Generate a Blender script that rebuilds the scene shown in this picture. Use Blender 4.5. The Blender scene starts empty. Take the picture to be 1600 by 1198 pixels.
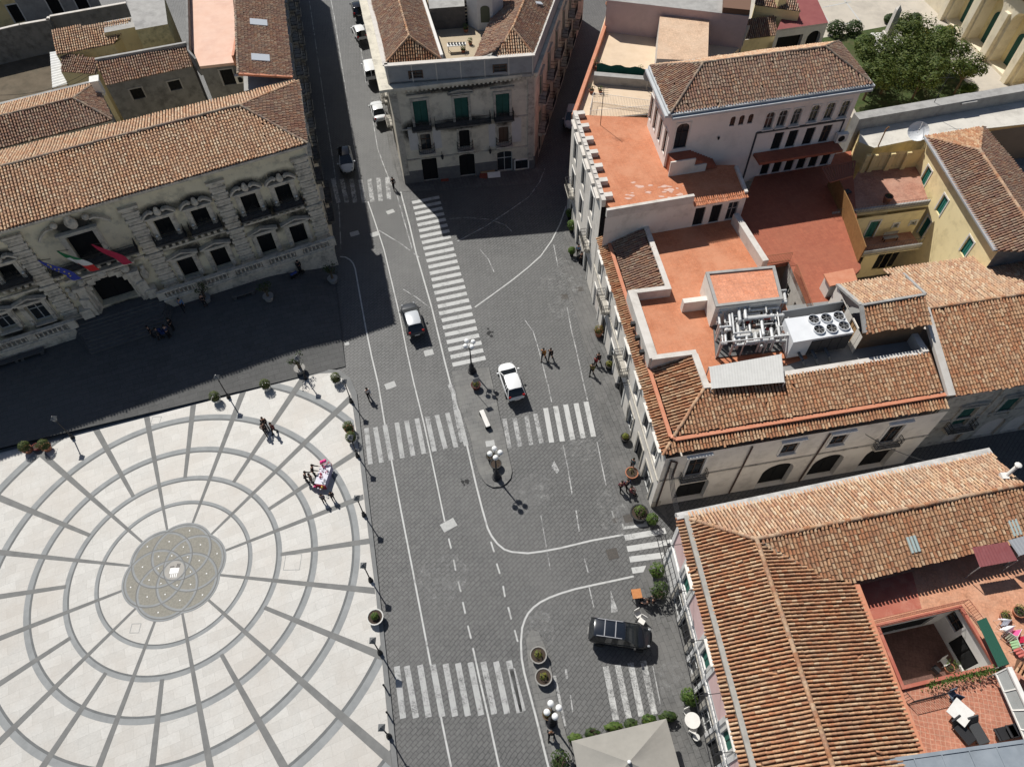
import bpy, bmesh, math, random
import numpy as np
from mathutils import Vector, Matrix

S = bpy.context.scene
COL = S.collection
rnd = random.Random(7)
R = math.radians

# ------------------------------------------------------------------ camera
H = 57.0                                     # drone height above the square
FPX, PITCH, ROLL = 1140.82, 0.959998886, -0.0239704665   # solved from the rings of the square
_f = np.array([0, math.cos(PITCH), -math.sin(PITCH)]); _u = np.array([0, math.sin(PITCH), math.cos(PITCH)]); _r = np.array([1.0, 0, 0])
CR = np.array([_r*math.cos(ROLL)+_u*math.sin(ROLL), -(_u*math.cos(ROLL)-_r*math.sin(ROLL)), _f])
cam_data = bpy.data.cameras.new('camera'); cam = bpy.data.objects.new('camera', cam_data); COL.objects.link(cam)
cam_data.sensor_width = 36; cam_data.sensor_fit = 'HORIZONTAL'; cam_data.lens = FPX/1600*36
cam_data.clip_end = 3000; cam_data.clip_start = 0.5
_m = Matrix(((CR[0][0], -CR[1][0], -CR[2][0], 0), (CR[0][1], -CR[1][1], -CR[2][1], 0), (CR[0][2], -CR[1][2], -CR[2][2], H), (0, 0, 0, 1)))
cam.matrix_world = _m
S.camera = cam

# ------------------------------------------------------------------ sky and sun
SUN_EL, SUN_AZ = R(52.0), R(125.0)           # azimuth of the direction towards the sun, from +X
W = bpy.data.worlds.new('World'); S.world = W; W.use_nodes = True
nt = W.node_tree; bg = nt.nodes['Background']
sky = nt.nodes.new('ShaderNodeTexSky'); sky.sky_type = 'NISHITA'; sky.sun_disc = False
sky.sun_elevation = SUN_EL; sky.sun_rotation = math.pi/2 - SUN_AZ
sky.altitude = 200; sky.air_density = 1.0; sky.dust_density = 1.2
nt.links.new(sky.outputs[0], bg.inputs[0]); bg.inputs[1].default_value = 0.055
sl = bpy.data.lights.new('sun', 'SUN'); sun = bpy.data.objects.new('sun', sl); COL.objects.link(sun)
sl.energy = 4.6; sl.angle = R(0.55); sl.color = (1.0, 0.97, 0.915)
sd = Vector((math.cos(SUN_EL)*math.cos(SUN_AZ), math.cos(SUN_EL)*math.sin(SUN_AZ), math.sin(SUN_EL)))
sun.rotation_euler = sd.to_track_quat('Z', 'Y').to_euler()
S.view_settings.view_transform = 'Standard'; S.view_settings.look = 'None'
S.view_settings.exposure = 0.16; S.view_settings.gamma = 1.0
S.render.engine = 'CYCLES'; S.cycles.max_bounces = 6; S.cycles.use_denoising = True

# ------------------------------------------------------------------ measuring: photo pixel (1600x1198) -> point at height z
def P(x, y, z=0.0):
    d = np.array([(x-800)/FPX, (y-599)/FPX, 1.0]) @ CR
    t = (z-H)/d[2]
    return Vector((d[0]*t, d[1]*t, z))
def ray(x, y):
    return Vector(tuple(np.array([(x-800)/FPX, (y-599)/FPX, 1.0]) @ CR))
def PL(pts, z=0.0): return [P(x, y, z) for x, y in pts]
def onplane(x, y, p0, n):
    d = ray(x, y); o = Vector((0, 0, H)); t = (Vector(p0)-o).dot(n)/d.dot(n); return o+d*t

# ------------------------------------------------------------------ materials
MATS = {}
def ramp(nodes, stops, interp='LINEAR'):
    n = nodes.new('ShaderNodeValToRGB'); n.color_ramp.interpolation = interp
    e = n.color_ramp.elements
    while len(e) < len(stops): e.new(0.5)
    for k, (p, c) in enumerate(stops): e[k].position = p; e[k].color = (*c, 1)
    return n
def mat(name, col, rough=0.85, spec=0.3, metal=0.0, noise=None, nscale=1.0, bump=0.0, bscale=20.0, stain=None, sscale=0.4, samt=0.5, emit=None, trans=0.0):
    """plain material with optional fine noise variation (noise = second colour) and stains (stain = colour)"""
    if name in MATS: return MATS[name]
    m = bpy.data.materials.new(name); m.use_nodes = True; N = m.node_tree.nodes; L = m.node_tree.links
    b = N['Principled BSDF']; b.inputs['Roughness'].default_value = rough; b.inputs['Metallic'].default_value = metal
    b.inputs['Specular IOR Level'].default_value = spec
    b.inputs['Base Color'].default_value = (*col, 1)
    m.diffuse_color = (*col, 1)
    tc = N.new('ShaderNodeTexCoord'); out = None
    if noise is not None:
        t = N.new('ShaderNodeTexNoise'); t.inputs['Scale'].default_value = nscale; t.inputs['Detail'].default_value = 6; t.inputs['Roughness'].default_value = 0.62
        L.new(tc.outputs['Object'], t.inputs['Vector'])
        r = ramp(N, [(0.32, col), (0.68, noise)]); L.new(t.outputs['Fac'], r.inputs['Fac']); out = r.outputs['Color']
    if stain is not None:
        t2 = N.new('ShaderNodeTexNoise'); t2.inputs['Scale'].default_value = sscale; t2.inputs['Detail'].default_value = 8; t2.inputs['Roughness'].default_value = 0.7
        L.new(tc.outputs['Object'], t2.inputs['Vector'])
        r2 = ramp(N, [(0.5, (0, 0, 0)), (0.72, (1, 1, 1))]); L.new(t2.outputs['Fac'], r2.inputs['Fac'])
        mu = N.new('ShaderNodeMath'); mu.operation = 'MULTIPLY'; mu.inputs[1].default_value = samt; L.new(r2.outputs['Color'], mu.inputs[0])
        mx = N.new('ShaderNodeMix'); mx.data_type = 'RGBA'; mx.inputs['A'].default_value = (*col, 1); mx.inputs['B'].default_value = (*stain, 1)
        if out is not None: L.new(out, mx.inputs['A'])
        L.new(mu.outputs[0], mx.inputs['Factor']); out = mx.outputs['Result']
    if out is not None: L.new(out, b.inputs['Base Color'])
    if bump:
        t3 = N.new('ShaderNodeTexNoise'); t3.inputs['Scale'].default_value = bscale; t3.inputs['Detail'].default_value = 4
        L.new(tc.outputs['Object'], t3.inputs['Vector'])
        bp = N.new('ShaderNodeBump'); bp.inputs['Strength'].default_value = bump; bp.inputs['Distance'].default_value = 0.03
        L.new(t3.outputs['Fac'], bp.inputs['Height']); L.new(bp.outputs[0], b.inputs['Normal'])
    if emit: b.inputs['Emission Color'].default_value = (*emit, 1); b.inputs['Emission Strength'].default_value = 1
    if trans: b.inputs['Transmission Weight'].default_value = trans
    MATS[name] = m; return m
def brickmat(name, c1, c2, mortar, bw, bh, rot=0.0, msize=0.012, rough=0.8, blot=None, bscale=0.25, bamt=0.5, bump=0.3, spec=0.3, squash=0.5, fine=0.25, freq=2, axes='XY'):
    """courses of stones or floor tiles in real metres"""
    if name in MATS: return MATS[name]
    m = bpy.data.materials.new(name); m.use_nodes = True; N = m.node_tree.nodes; L = m.node_tree.links
    b = N['Principled BSDF']; b.inputs['Roughness'].default_value = rough; b.inputs['Specular IOR Level'].default_value = spec
    tc = N.new('ShaderNodeTexCoord'); mp = N.new('ShaderNodeMapping'); mp.inputs['Rotation'].default_value = (0, 0, -rot)
    L.new(tc.outputs['Object'], mp.inputs['Vector'])
    # a little waviness so courses are not ruler straight
    nz = N.new('ShaderNodeTexNoise'); nz.inputs['Scale'].default_value = 0.6; nz.inputs['Detail'].default_value = 2; L.new(mp.outputs[0], nz.inputs['Vector'])
    va = N.new('ShaderNodeVectorMath'); va.operation = 'MULTIPLY_ADD'; va.inputs[1].default_value = (0.30, 0.30, 0); L.new(nz.outputs['Color'], va.inputs[0]); L.new(mp.outputs[0], va.inputs[2])
    t = N.new('ShaderNodeTexBrick'); L.new(va.outputs[0], t.inputs['Vector'])
    t.inputs['Scale'].default_value = 1.0; t.inputs['Brick Width'].default_value = bw; t.inputs['Row Height'].default_value = bh
    t.inputs['Mortar Size'].default_value = msize; t.inputs['Mortar Smooth'].default_value = 0.2; t.offset = squash; t.offset_frequency = freq
    t.inputs['Color1'].default_value = (*c1, 1); t.inputs['Color2'].default_value = (*c2, 1); t.inputs['Mortar'].default_value = (*mortar, 1)
    out = t.outputs['Color']
    n2 = N.new('ShaderNodeTexNoise'); n2.inputs['Scale'].default_value = 7.0; n2.inputs['Detail'].default_value = 6; L.new(tc.outputs['Object'], n2.inputs['Vector'])
    hs = N.new('ShaderNodeHueSaturation'); L.new(out, hs.inputs['Color'])
    ma = N.new('ShaderNodeMapRange'); ma.inputs['From Min'].default_value = 0.25; ma.inputs['From Max'].default_value = 0.75
    ma.inputs['To Min'].default_value = 1-fine; ma.inputs['To Max'].default_value = 1+fine; L.new(n2.outputs['Fac'], ma.inputs['Value']); L.new(ma.outputs[0], hs.inputs['Value'])
    out = hs.outputs['Color']
    n4 = N.new('ShaderNodeTexNoise'); n4.inputs['Scale'].default_value = 1.3; n4.inputs['Detail'].default_value = 5; n4.inputs['Roughness'].default_value = .7; L.new(tc.outputs['Object'], n4.inputs['Vector'])
    mb = N.new('ShaderNodeMapRange'); mb.inputs['From Min'].default_value = .3; mb.inputs['From Max'].default_value = .7; mb.inputs['To Min'].default_value = 1-fine*.7; mb.inputs['To Max'].default_value = 1+fine*.7; L.new(n4.outputs['Fac'], mb.inputs['Value'])
    h2 = N.new('ShaderNodeHueSaturation'); L.new(out, h2.inputs['Color']); L.new(mb.outputs[0], h2.inputs['Value']); out = h2.outputs['Color']
    if blot is not None:
        n3 = N.new('ShaderNodeTexNoise'); n3.inputs['Scale'].default_value = bscale; n3.inputs['Detail'].default_value = 7; n3.inputs['Roughness'].default_value = 0.65
        L.new(tc.outputs['Object'], n3.inputs['Vector'])
        r3 = ramp(N, [(0.42, (0, 0, 0)), (0.66, (bamt, bamt, bamt))]); L.new(n3.outputs['Fac'], r3.inputs['Fac'])
        mx = N.new('ShaderNodeMix'); mx.data_type = 'RGBA'; mx.inputs['B'].default_value = (*blot, 1)
        L.new(r3.outputs['Color'], mx.inputs['Factor']); L.new(out, mx.inputs['A']); out = mx.outputs['Result']
    L.new(out, b.inputs['Base Color'])
    if bump:
        bp = N.new('ShaderNodeBump'); bp.inputs['Strength'].default_value = bump; bp.inputs['Distance'].default_value = 0.02; bp.invert = True
        L.new(t.outputs['Fac'], bp.inputs['Height']); L.new(bp.outputs[0], b.inputs['Normal'])
    MATS[name] = m; return m
def paintmat(name, col, wear, scale=3.0):
    """road paint, worn through where the noise is high"""
    if name in MATS: return MATS[name]
    m = bpy.data.materials.new(name); m.use_nodes = True; N = m.node_tree.nodes; L = m.node_tree.links
    b = N['Principled BSDF']; b.inputs['Roughness'].default_value = 0.8; b.inputs['Base Color'].default_value = (*col, 1)
    tc = N.new('ShaderNodeTexCoord'); t = N.new('ShaderNodeTexNoise'); t.inputs['Scale'].default_value = scale; t.inputs['Detail'].default_value = 10; t.inputs['Roughness'].default_value = 0.82
    L.new(tc.outputs['Object'], t.inputs['Vector'])
    t2 = N.new('ShaderNodeTexNoise'); t2.inputs['Scale'].default_value = 1.1; t2.inputs['Detail'].default_value = 6; t2.inputs['Roughness'].default_value = .7; L.new(tc.outputs['Object'], t2.inputs['Vector'])
    ad = N.new('ShaderNodeMix'); ad.inputs['Factor'].default_value = .48; L.new(t.outputs['Fac'], ad.inputs['A']); L.new(t2.outputs['Fac'], ad.inputs['B'])
    r = ramp(N, [(max(0, wear-0.09), (0, 0, 0)), (wear+0.09, (.95, .95, .95))]); L.new(ad.outputs['Result'], r.inputs['Fac'])
    tr = N.new('ShaderNodeBsdfTransparent'); mx = N.new('ShaderNodeMixShader')
    L.new(r.outputs['Color'], mx.inputs['Fac']); L.new(tr.outputs[0], mx.inputs[1]); L.new(b.outputs[0], mx.inputs[2])
    L.new(mx.outputs[0], N['Material Output'].inputs['Surface'])
    MATS[name] = m; return m
def tilemat(name, cols, weather, wamt=0.5, wscale=0.5):
    """clay tiles: each tile (mesh island) its own tone, weathered in patches"""
    if name in MATS: return MATS[name]
    m = bpy.data.materials.new(name); m.use_nodes = True; N = m.node_tree.nodes; L = m.node_tree.links
    b = N['Principled BSDF']; b.inputs['Roughness'].default_value = 0.9; b.inputs['Specular IOR Level'].default_value = 0.15
    g = N.new('ShaderNodeNewGeometry'); r = ramp(N, [(k/len(cols), c) for k, c in enumerate(cols)], 'CONSTANT'); L.new(g.outputs['Random Per Island'], r.inputs['Fac'])
    tc = N.new('ShaderNodeTexCoord'); t = N.new('ShaderNodeTexNoise'); t.inputs['Scale'].default_value = wscale; t.inputs['Detail'].default_value = 8; t.inputs['Roughness'].default_value = 0.7
    L.new(tc.outputs['Object'], t.inputs['Vector'])
    r2 = ramp(N, [(0.42, (0, 0, 0)), (0.68, (wamt, wamt, wamt))]); L.new(t.outputs['Fac'], r2.inputs['Fac'])
    mx = N.new('ShaderNodeMix'); mx.data_type = 'RGBA'; mx.inputs['B'].default_value = (*weather, 1)
    L.new(r2.outputs['Color'], mx.inputs['Factor']); L.new(r.outputs['Color'], mx.inputs['A'])
    n3 = N.new('ShaderNodeTexNoise'); n3.inputs['Scale'].default_value = 9; n3.inputs['Detail'].default_value = 5; L.new(tc.outputs['Object'], n3.inputs['Vector'])
    ma = N.new('ShaderNodeMapRange'); ma.inputs['From Min'].default_value = 0.3; ma.inputs['From Max'].default_value = 0.7; ma.inputs['To Min'].default_value = 0.72; ma.inputs['To Max'].default_value = 1.2
    L.new(n3.outputs['Fac'], ma.inputs['Value'])
    hs = N.new('ShaderNodeHueSaturation'); L.new(mx.outputs['Result'], hs.inputs['Color']); L.new(ma.outputs[0], hs.inputs['Value'])
    L.new(hs.outputs['Color'], b.inputs['Base Color'])
    MATS[name] = m; return m
def leafmat(name, cols):
    if name in MATS: return MATS[name]
    m = bpy.data.materials.new(name); m.use_nodes = True; N = m.node_tree.nodes; L = m.node_tree.links
    b = N['Principled BSDF']; b.inputs['Roughness'].default_value = 0.6; b.inputs['Specular IOR Level'].default_value = 0.25
    g = N.new('ShaderNodeNewGeometry'); r = ramp(N, [(k/len(cols), c) for k, c in enumerate(cols)]); L.new(g.outputs['Random Per Island'], r.inputs['Fac'])
    L.new(r.outputs['Color'], b.inputs['Base Color'])
    tl = N.new('ShaderNodeBsdfTranslucent'); L.new(r.outputs['Color'], tl.inputs['Color']); mx = N.new('ShaderNodeMixShader'); mx.inputs['Fac'].default_value = 0.25
    L.new(b.outputs[0], mx.inputs[1]); L.new(tl.outputs[0], mx.inputs[2]); L.new(mx.outputs[0], N['Material Output'].inputs['Surface'])
    MATS[name] = m; return m

# ------------------------------------------------------------------ mesh builder
class MB:
    def __init__(s): s.V = []; s.F = []; s.MI = []; s.chunks = []
    def v(s, p): s.V.append(tuple(p)); return len(s.V)-1
    def poly(s, pts, m=0):
        i0 = len(s.V); s.V += [tuple(p) for p in pts]; s.F.append(tuple(range(i0, i0+len(pts)))); s.MI.append(m); return s
    def faces(s, verts, faces, m=0):
        i0 = len(s.V); s.V += [tuple(p) for p in verts]
        for f in faces: s.F.append(tuple(i+i0 for i in f)); s.MI.append(m)
        return s
    def prism(s, xy, z0, z1, m=0, bottom=False, mt=None):
        n = len(xy); i0 = len(s.V)
        s.V += [(p[0], p[1], z0) for p in xy]+[(p[0], p[1], z1) for p in xy]
        area = sum(xy[i][0]*xy[(i+1) % n][1]-xy[(i+1) % n][0]*xy[i][1] for i in range(n))
        o = range(n) if area > 0 else range(n-1, -1, -1); o = list(o)
        for k in range(n):
            a, b = o[k], o[(k+1) % n]; s.F.append((i0+a, i0+b, i0+n+b, i0+n+a)); s.MI.append(m)
        s.F.append(tuple(i0+n+k for k in o)); s.MI.append(m if mt is None else mt)
        if bottom: s.F.append(tuple(i0+k for k in reversed(o))); s.MI.append(m)
        return s
    def box(s, c, d, rz=0.0, m=0, tilt=None):
        hx, hy, hz = d[0]/2, d[1]/2, d[2]/2
        M = Matrix.Rotation(rz, 3, 'Z')
        if tilt is not None: M = M @ tilt
        c = Vector(c); vs = [c+M @ Vector((x*hx, y*hy, z*hz)) for z in (-1, 1) for y in (-1, 1) for x in (-1, 1)]
        return s.faces(vs, [(0, 2, 3, 1), (4, 5, 7, 6), (0, 1, 5, 4), (2, 6, 7, 3), (0, 4, 6, 2), (1, 3, 7, 5)], m)
    def bar(s, a, b, w, h, m=0, up=(0, 0, 1)):
        """rectangular bar from a to b, w across, h along up"""
        a = Vector(a); b = Vector(b); d = (b-a).normalized(); u = Vector(up); sd_ = d.cross(u)
        if sd_.length < 1e-4: sd_ = Vector((1, 0, 0))
        sd_.normalize(); u = sd_.cross(d)
        vs = [q+sd_*x*w/2+u*y*h/2 for q in (a, b) for y in (-1, 1) for x in (-1, 1)]
        return s.faces(vs, [(0, 1, 3, 2), (4, 6, 7, 5), (0, 4, 5, 1), (2, 3, 7, 6), (0, 2, 6, 4), (1, 5, 7, 3)], m)
    def cyl(s, a, b, r0, r1=None, n=10, m=0, caps=True):
        a = Vector(a); b = Vector(b); r1 = r0 if r1 is None else r1; d = (b-a).normalized()
        x = d.cross(Vector((0, 0, 1)));
        if x.length < 1e-3: x = Vector((1, 0, 0))
        x.normalize(); y = d.cross(x); i0 = len(s.V)
        for q, r in ((a, r0), (b, r1)):
            for k in range(n):
                t = 2*math.pi*k/n; s.V.append(tuple(q+x*r*math.cos(t)+y*r*math.sin(t)))
        for k in range(n):
            k2 = (k+1) % n; s.F.append((i0+k, i0+k2, i0+n+k2, i0+n+k)); s.MI.append(m)
        if caps:
            s.F.append(tuple(i0+k for k in range(n-1, -1, -1))); s.F.append(tuple(i0+n+k for k in range(n))); s.MI += [m, m]
        return s
    def tube(s, pts, r, n=6, m=0):
        for a, b in zip(pts[:-1], pts[1:]): s.cyl(a, b, r, r, n, m)
        return s
    def lathe(s, prof, c=(0, 0, 0), n=16, m=0, jit=0.0):
        i0 = len(s.V); c = Vector(c)
        for r, z in prof:
            for k in range(n):
                t = 2*math.pi*k/n; s.V.append((c.x+r*math.cos(t), c.y+r*math.sin(t), c.z+z))
        for j in range(len(prof)-1):
            for k in range(n):
                k2 = (k+1) % n; s.F.append((i0+j*n+k, i0+j*n+k2, i0+(j+1)*n+k2, i0+(j+1)*n+k)); s.MI.append(m)
        s.F.append(tuple(i0+(len(prof)-1)*n+k for k in range(n))); s.MI.append(m)
        s.F.append(tuple(i0+k for k in range(n-1, -1, -1))); s.MI.append(m)
        return s
    def ball(s, c, r, nu=14, nv=8, m=0, sc=(1, 1, 1)):
        c = Vector(c); i0 = len(s.V)
        s.V.append((c.x, c.y, c.z-r*sc[2]))
        for j in range(1, nv):
            a = -math.pi/2+math.pi*j/nv
            for k in range(nu):
                t = 2*math.pi*k/nu; s.V.append((c.x+r*sc[0]*math.cos(a)*math.cos(t), c.y+r*sc[1]*math.cos(a)*math.sin(t), c.z+r*sc[2]*math.sin(a)))
        s.V.append((c.x, c.y, c.z+r*sc[2])); top = len(s.V)-1
        for k in range(nu):
            k2 = (k+1) % nu; s.F.append((i0, i0+1+k2, i0+1+k)); s.MI.append(m)
            for j in range(nv-2):
                a = i0+1+j*nu; s.F.append((a+k, a+k2, a+nu+k2, a+nu+k)); s.MI.append(m)
            a = i0+1+(nv-2)*nu; s.F.append((a+k, a+k2, top)); s.MI.append(m)
        return s
    def build(s, name, mats, parent=None, smooth=False, loc=None, bevel=0.0):
        me = bpy.data.meshes.new(name); me.from_pydata(s.V, [], s.F); me.update()
        mats = mats if isinstance(mats, (list, tuple)) else [mats]
        for mm in mats: me.materials.append(mm)
        if len(mats) > 1: me.polygons.foreach_set('material_index', s.MI)
        if smooth: me.polygons.foreach_set('use_smooth', [True]*len(me.polygons))
        o = bpy.data.objects.new(name, me); COL.objects.link(o)
        if parent is not None:
            o.parent = parent; w = parent
            off = Vector((0, 0, 0))
            while w is not None: off += w.location; w = w.parent
            if not parent.get('_local'): o.location = -off
        if loc is not None: o.location = loc
        if bevel:
            b = o.modifiers.new('bevel', 'BEVEL'); b.width = bevel; b.segments = 2; b.limit_method = 'ANGLE'
        return o
def tag(o, label=None, cat=None, group=None, kind=None):
    if label: o['label'] = label
    if cat: o['category'] = cat
    if group: o['group'] = group
    if kind: o['kind'] = kind
    return o
def thing(name, label, cat, loc=(0, 0, 0), rz=0.0, group=None, local=False):
    """an Empty at the thing's base; children are given in world metres (or round the origin when local)"""
    o = bpy.data.objects.new(name, None); COL.objects.link(o); o.location = loc; o.rotation_euler = (0, 0, rz); o.empty_display_size = 0.3
    tag(o, label, cat, group)
    if local: o['_local'] = 1
    return o
def kids(o): return [c for c in bpy.data.objects if c.parent is o]
def copy_tree(root, loc, rz=0.0, label=None, group=None, scale=None):
    m = {}
    def rec(o, par):
        c = o.copy(); COL.objects.link(c); c.parent = par
        for ch in list(o.children): rec(ch, c)
        return c
    c = rec(root, None); c.location = loc; c.rotation_euler = (0, 0, rz)
    if scale: c.scale = (scale,)*3 if not isinstance(scale, tuple) else scale
    if label: c['label'] = label
    if group: c['group'] = group
    return c
def clip_convex(poly, clip):
    """Sutherland-Hodgman in XY; clip is a CCW convex list"""
    out = list(poly)
    n = len(clip)
    for i in range(n):
        a, b = clip[i], clip[(i+1) % n]; inp = out; out = []
        if not inp: return []
        def side(p): return (b[0]-a[0])*(p[1]-a[1])-(b[1]-a[1])*(p[0]-a[0])
        for k in range(len(inp)):
            p, q = inp[k], inp[(k+1) % len(inp)]; sp, sq = side(p), side(q)
            if sp >= 0: out.append(p)
            if sp*sq < 0:
                t = sp/(sp-sq); out.append((p[0]+(q[0]-p[0])*t, p[1]+(q[1]-p[1])*t))
    return out

# ================================================================== GROUND
M_basalt = brickmat('basalt_paving', (0.112, 0.111, 0.108), (0.097, 0.097, 0.095), (0.026, 0.026, 0.026), 0.52, 0.29, rot=R(47), msize=0.020, blot=(0.135, 0.133, 0.128), bscale=0.07, bamt=0.6, bump=0.6, fine=0.24, rough=.62, spec=.4)
M_slab = brickmat('lava_slabs', (0.13, 0.128, 0.124), (0.10, 0.099, 0.096), (0.033, 0.033, 0.033), 0.85, 0.42, rot=R(-76), msize=0.014, blot=(0.165, 0.16, 0.152), bscale=0.3, bamt=0.6, bump=0.4, fine=0.2)
M_slab2 = brickmat('pavement_slabs', (0.17, 0.168, 0.16), (0.14, 0.138, 0.133), (0.07, 0.07, 0.07), 0.8, 0.45, rot=R(12), msize=0.012, blot=(0.21, 0.205, 0.19), bscale=0.4, bamt=0.6, bump=0.35, fine=0.15)
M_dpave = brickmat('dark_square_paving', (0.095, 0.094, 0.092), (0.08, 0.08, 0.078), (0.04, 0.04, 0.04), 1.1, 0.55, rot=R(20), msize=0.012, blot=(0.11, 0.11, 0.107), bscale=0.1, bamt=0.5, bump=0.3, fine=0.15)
M_marble = brickmat('white_marble', (0.515, 0.50, 0.468), (0.455, 0.44, 0.41), (0.36, 0.348, 0.322), 1.5, 0.75, rot=R(22), msize=0.010, blot=(0.43, 0.385, 0.335), bscale=0.22, bamt=0.5, bump=0.0, fine=0.07, rough=0.55)
M_greyst = mat('grey_stone_band', (0.22, 0.228, 0.228), noise=(0.28, 0.288, 0.288), nscale=1.2, rough=0.75)
M_bandshade = mat('band_edge_shade', (0.115, 0.12, 0.12), noise=(0.15, 0.155, 0.155), nscale=1.5, rough=0.75)
M_gravel = mat('pebble_mosaic', (0.215, 0.205, 0.175), noise=(0.29, 0.275, 0.235), nscale=6, rough=0.9, bump=0.4, bscale=30)
M_line = paintmat('white_road_paint', (0.49, 0.49, 0.475), 0.395, 9)
M_worn = paintmat('worn_road_paint', (0.46, 0.46, 0.45), 0.48, 8)
M_faint = paintmat('faint_road_paint', (0.36, 0.36, 0.35), 0.5, 8)

ground = MB().poly([(-600, -300, 0), (600, -300, 0), (600, 900, 0), (-600, 900, 0)]).build('road', M_basalt); tag(ground, kind='structure')

def flat(name, pix, z, m, kind='structure', side=None):
    pts = [P(x, y)[:2] for x, y in pix]
    b = MB().prism(pts, -0.02, z, 0)
    o = b.build(name, m); tag(o, kind=kind); return o
# dark paving in front of the town hall
_e0, _e1 = P(0, 360, 14.8), P(480, 224, 14.8); _dA = (_e1-_e0).normalized(); _nA = Vector((_dA.y, -_dA.x, 0))
def gz(x, y):                                    # the paving climbs gently towards the town hall
    d = (Vector((x, y, 14.8))-_e1); t = min(1, max(0, (17.5-d.dot(_nA))/15.5)); s_ = min(1, max(0, (-d.dot(_dA)+.3)/9)); s_ = s_*s_*(3-2*s_); return 1.5*t*t*(3-2*t)*s_
def zsq(px):
    z = 0.0
    for _ in range(8): q = P(px[0], px[1], z); z = gz(q.x, q.y)+.02
    return z
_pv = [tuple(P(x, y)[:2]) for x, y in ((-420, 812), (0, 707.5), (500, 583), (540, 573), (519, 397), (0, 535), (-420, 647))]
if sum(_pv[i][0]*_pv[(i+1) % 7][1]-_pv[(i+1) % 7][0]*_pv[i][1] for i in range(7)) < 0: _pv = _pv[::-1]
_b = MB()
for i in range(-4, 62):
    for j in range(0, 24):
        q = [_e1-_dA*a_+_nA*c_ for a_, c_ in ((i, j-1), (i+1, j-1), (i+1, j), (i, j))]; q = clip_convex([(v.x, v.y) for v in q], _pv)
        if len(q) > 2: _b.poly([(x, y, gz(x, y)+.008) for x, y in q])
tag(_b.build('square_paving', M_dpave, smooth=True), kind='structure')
# pale scuffs and repaired patches on the carriageway
_b = MB()
for x, y, r_ in ((868, 440, 2.2), (884, 480, 2.0), (908, 445, 1.6), (880, 415, 1.2), (838, 985, 1.6), (845, 1005, 1.2), (830, 770, 2.0), (905, 700, 1.6), (960, 800, 2.2), (1050, 1060, 1.5), (600, 160, 3), (570, 60, 3), (690, 905, 2.5)):
    c = P(x, y); _b.poly([(c.x+r_*rnd.uniform(.6, 1.1)*math.cos(t), c.y+r_*rnd.uniform(.6, 1.1)*math.sin(t), .034+.0003*(x % 7)) for t in [i*.45 for i in range(14)]])
tag(_b.build('road_scuff', paintmat('pale_scuff', (.27, .268, .26), .56, 4)), kind='structure')
# grey border under the marble
flat('square_border', [(-420, 802), (0, 704), (300, 627), (470, 585), (500, 578), (530, 579), (548, 592), (558, 616), (567, 700), (585, 852), (596, 950), (610, 1080), (622, 1198), (640, 1400), (-900, 1400)], 0.14, mat('border_stone', (0.16, 0.162, 0.16), noise=(0.20, 0.202, 0.198), nscale=1.4))
CX, CY = -27.74, 22.115
plz_px = [(-420, 813), (0, 709), (500, 585), (521, 584), (538, 595), (549, 618), (558, 680), (578, 852), (588, 930), (602, 1080), (613, 1198), (632, 1400), (-900, 1400)]
plz = [tuple(P(x, y)[:2]) for x, y in plz_px]
if sum(plz[i][0]*plz[(i+1) % len(plz)][1]-plz[(i+1) % len(plz)][0]*plz[i][1] for i in range(len(plz))) < 0: plz = plz[::-1]
ZP0 = 0.11
pz = MB().prism(plz, 0.02, 0.05+ZP0, 0).build('square', M_marble); tag(pz, kind='structure')
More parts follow.
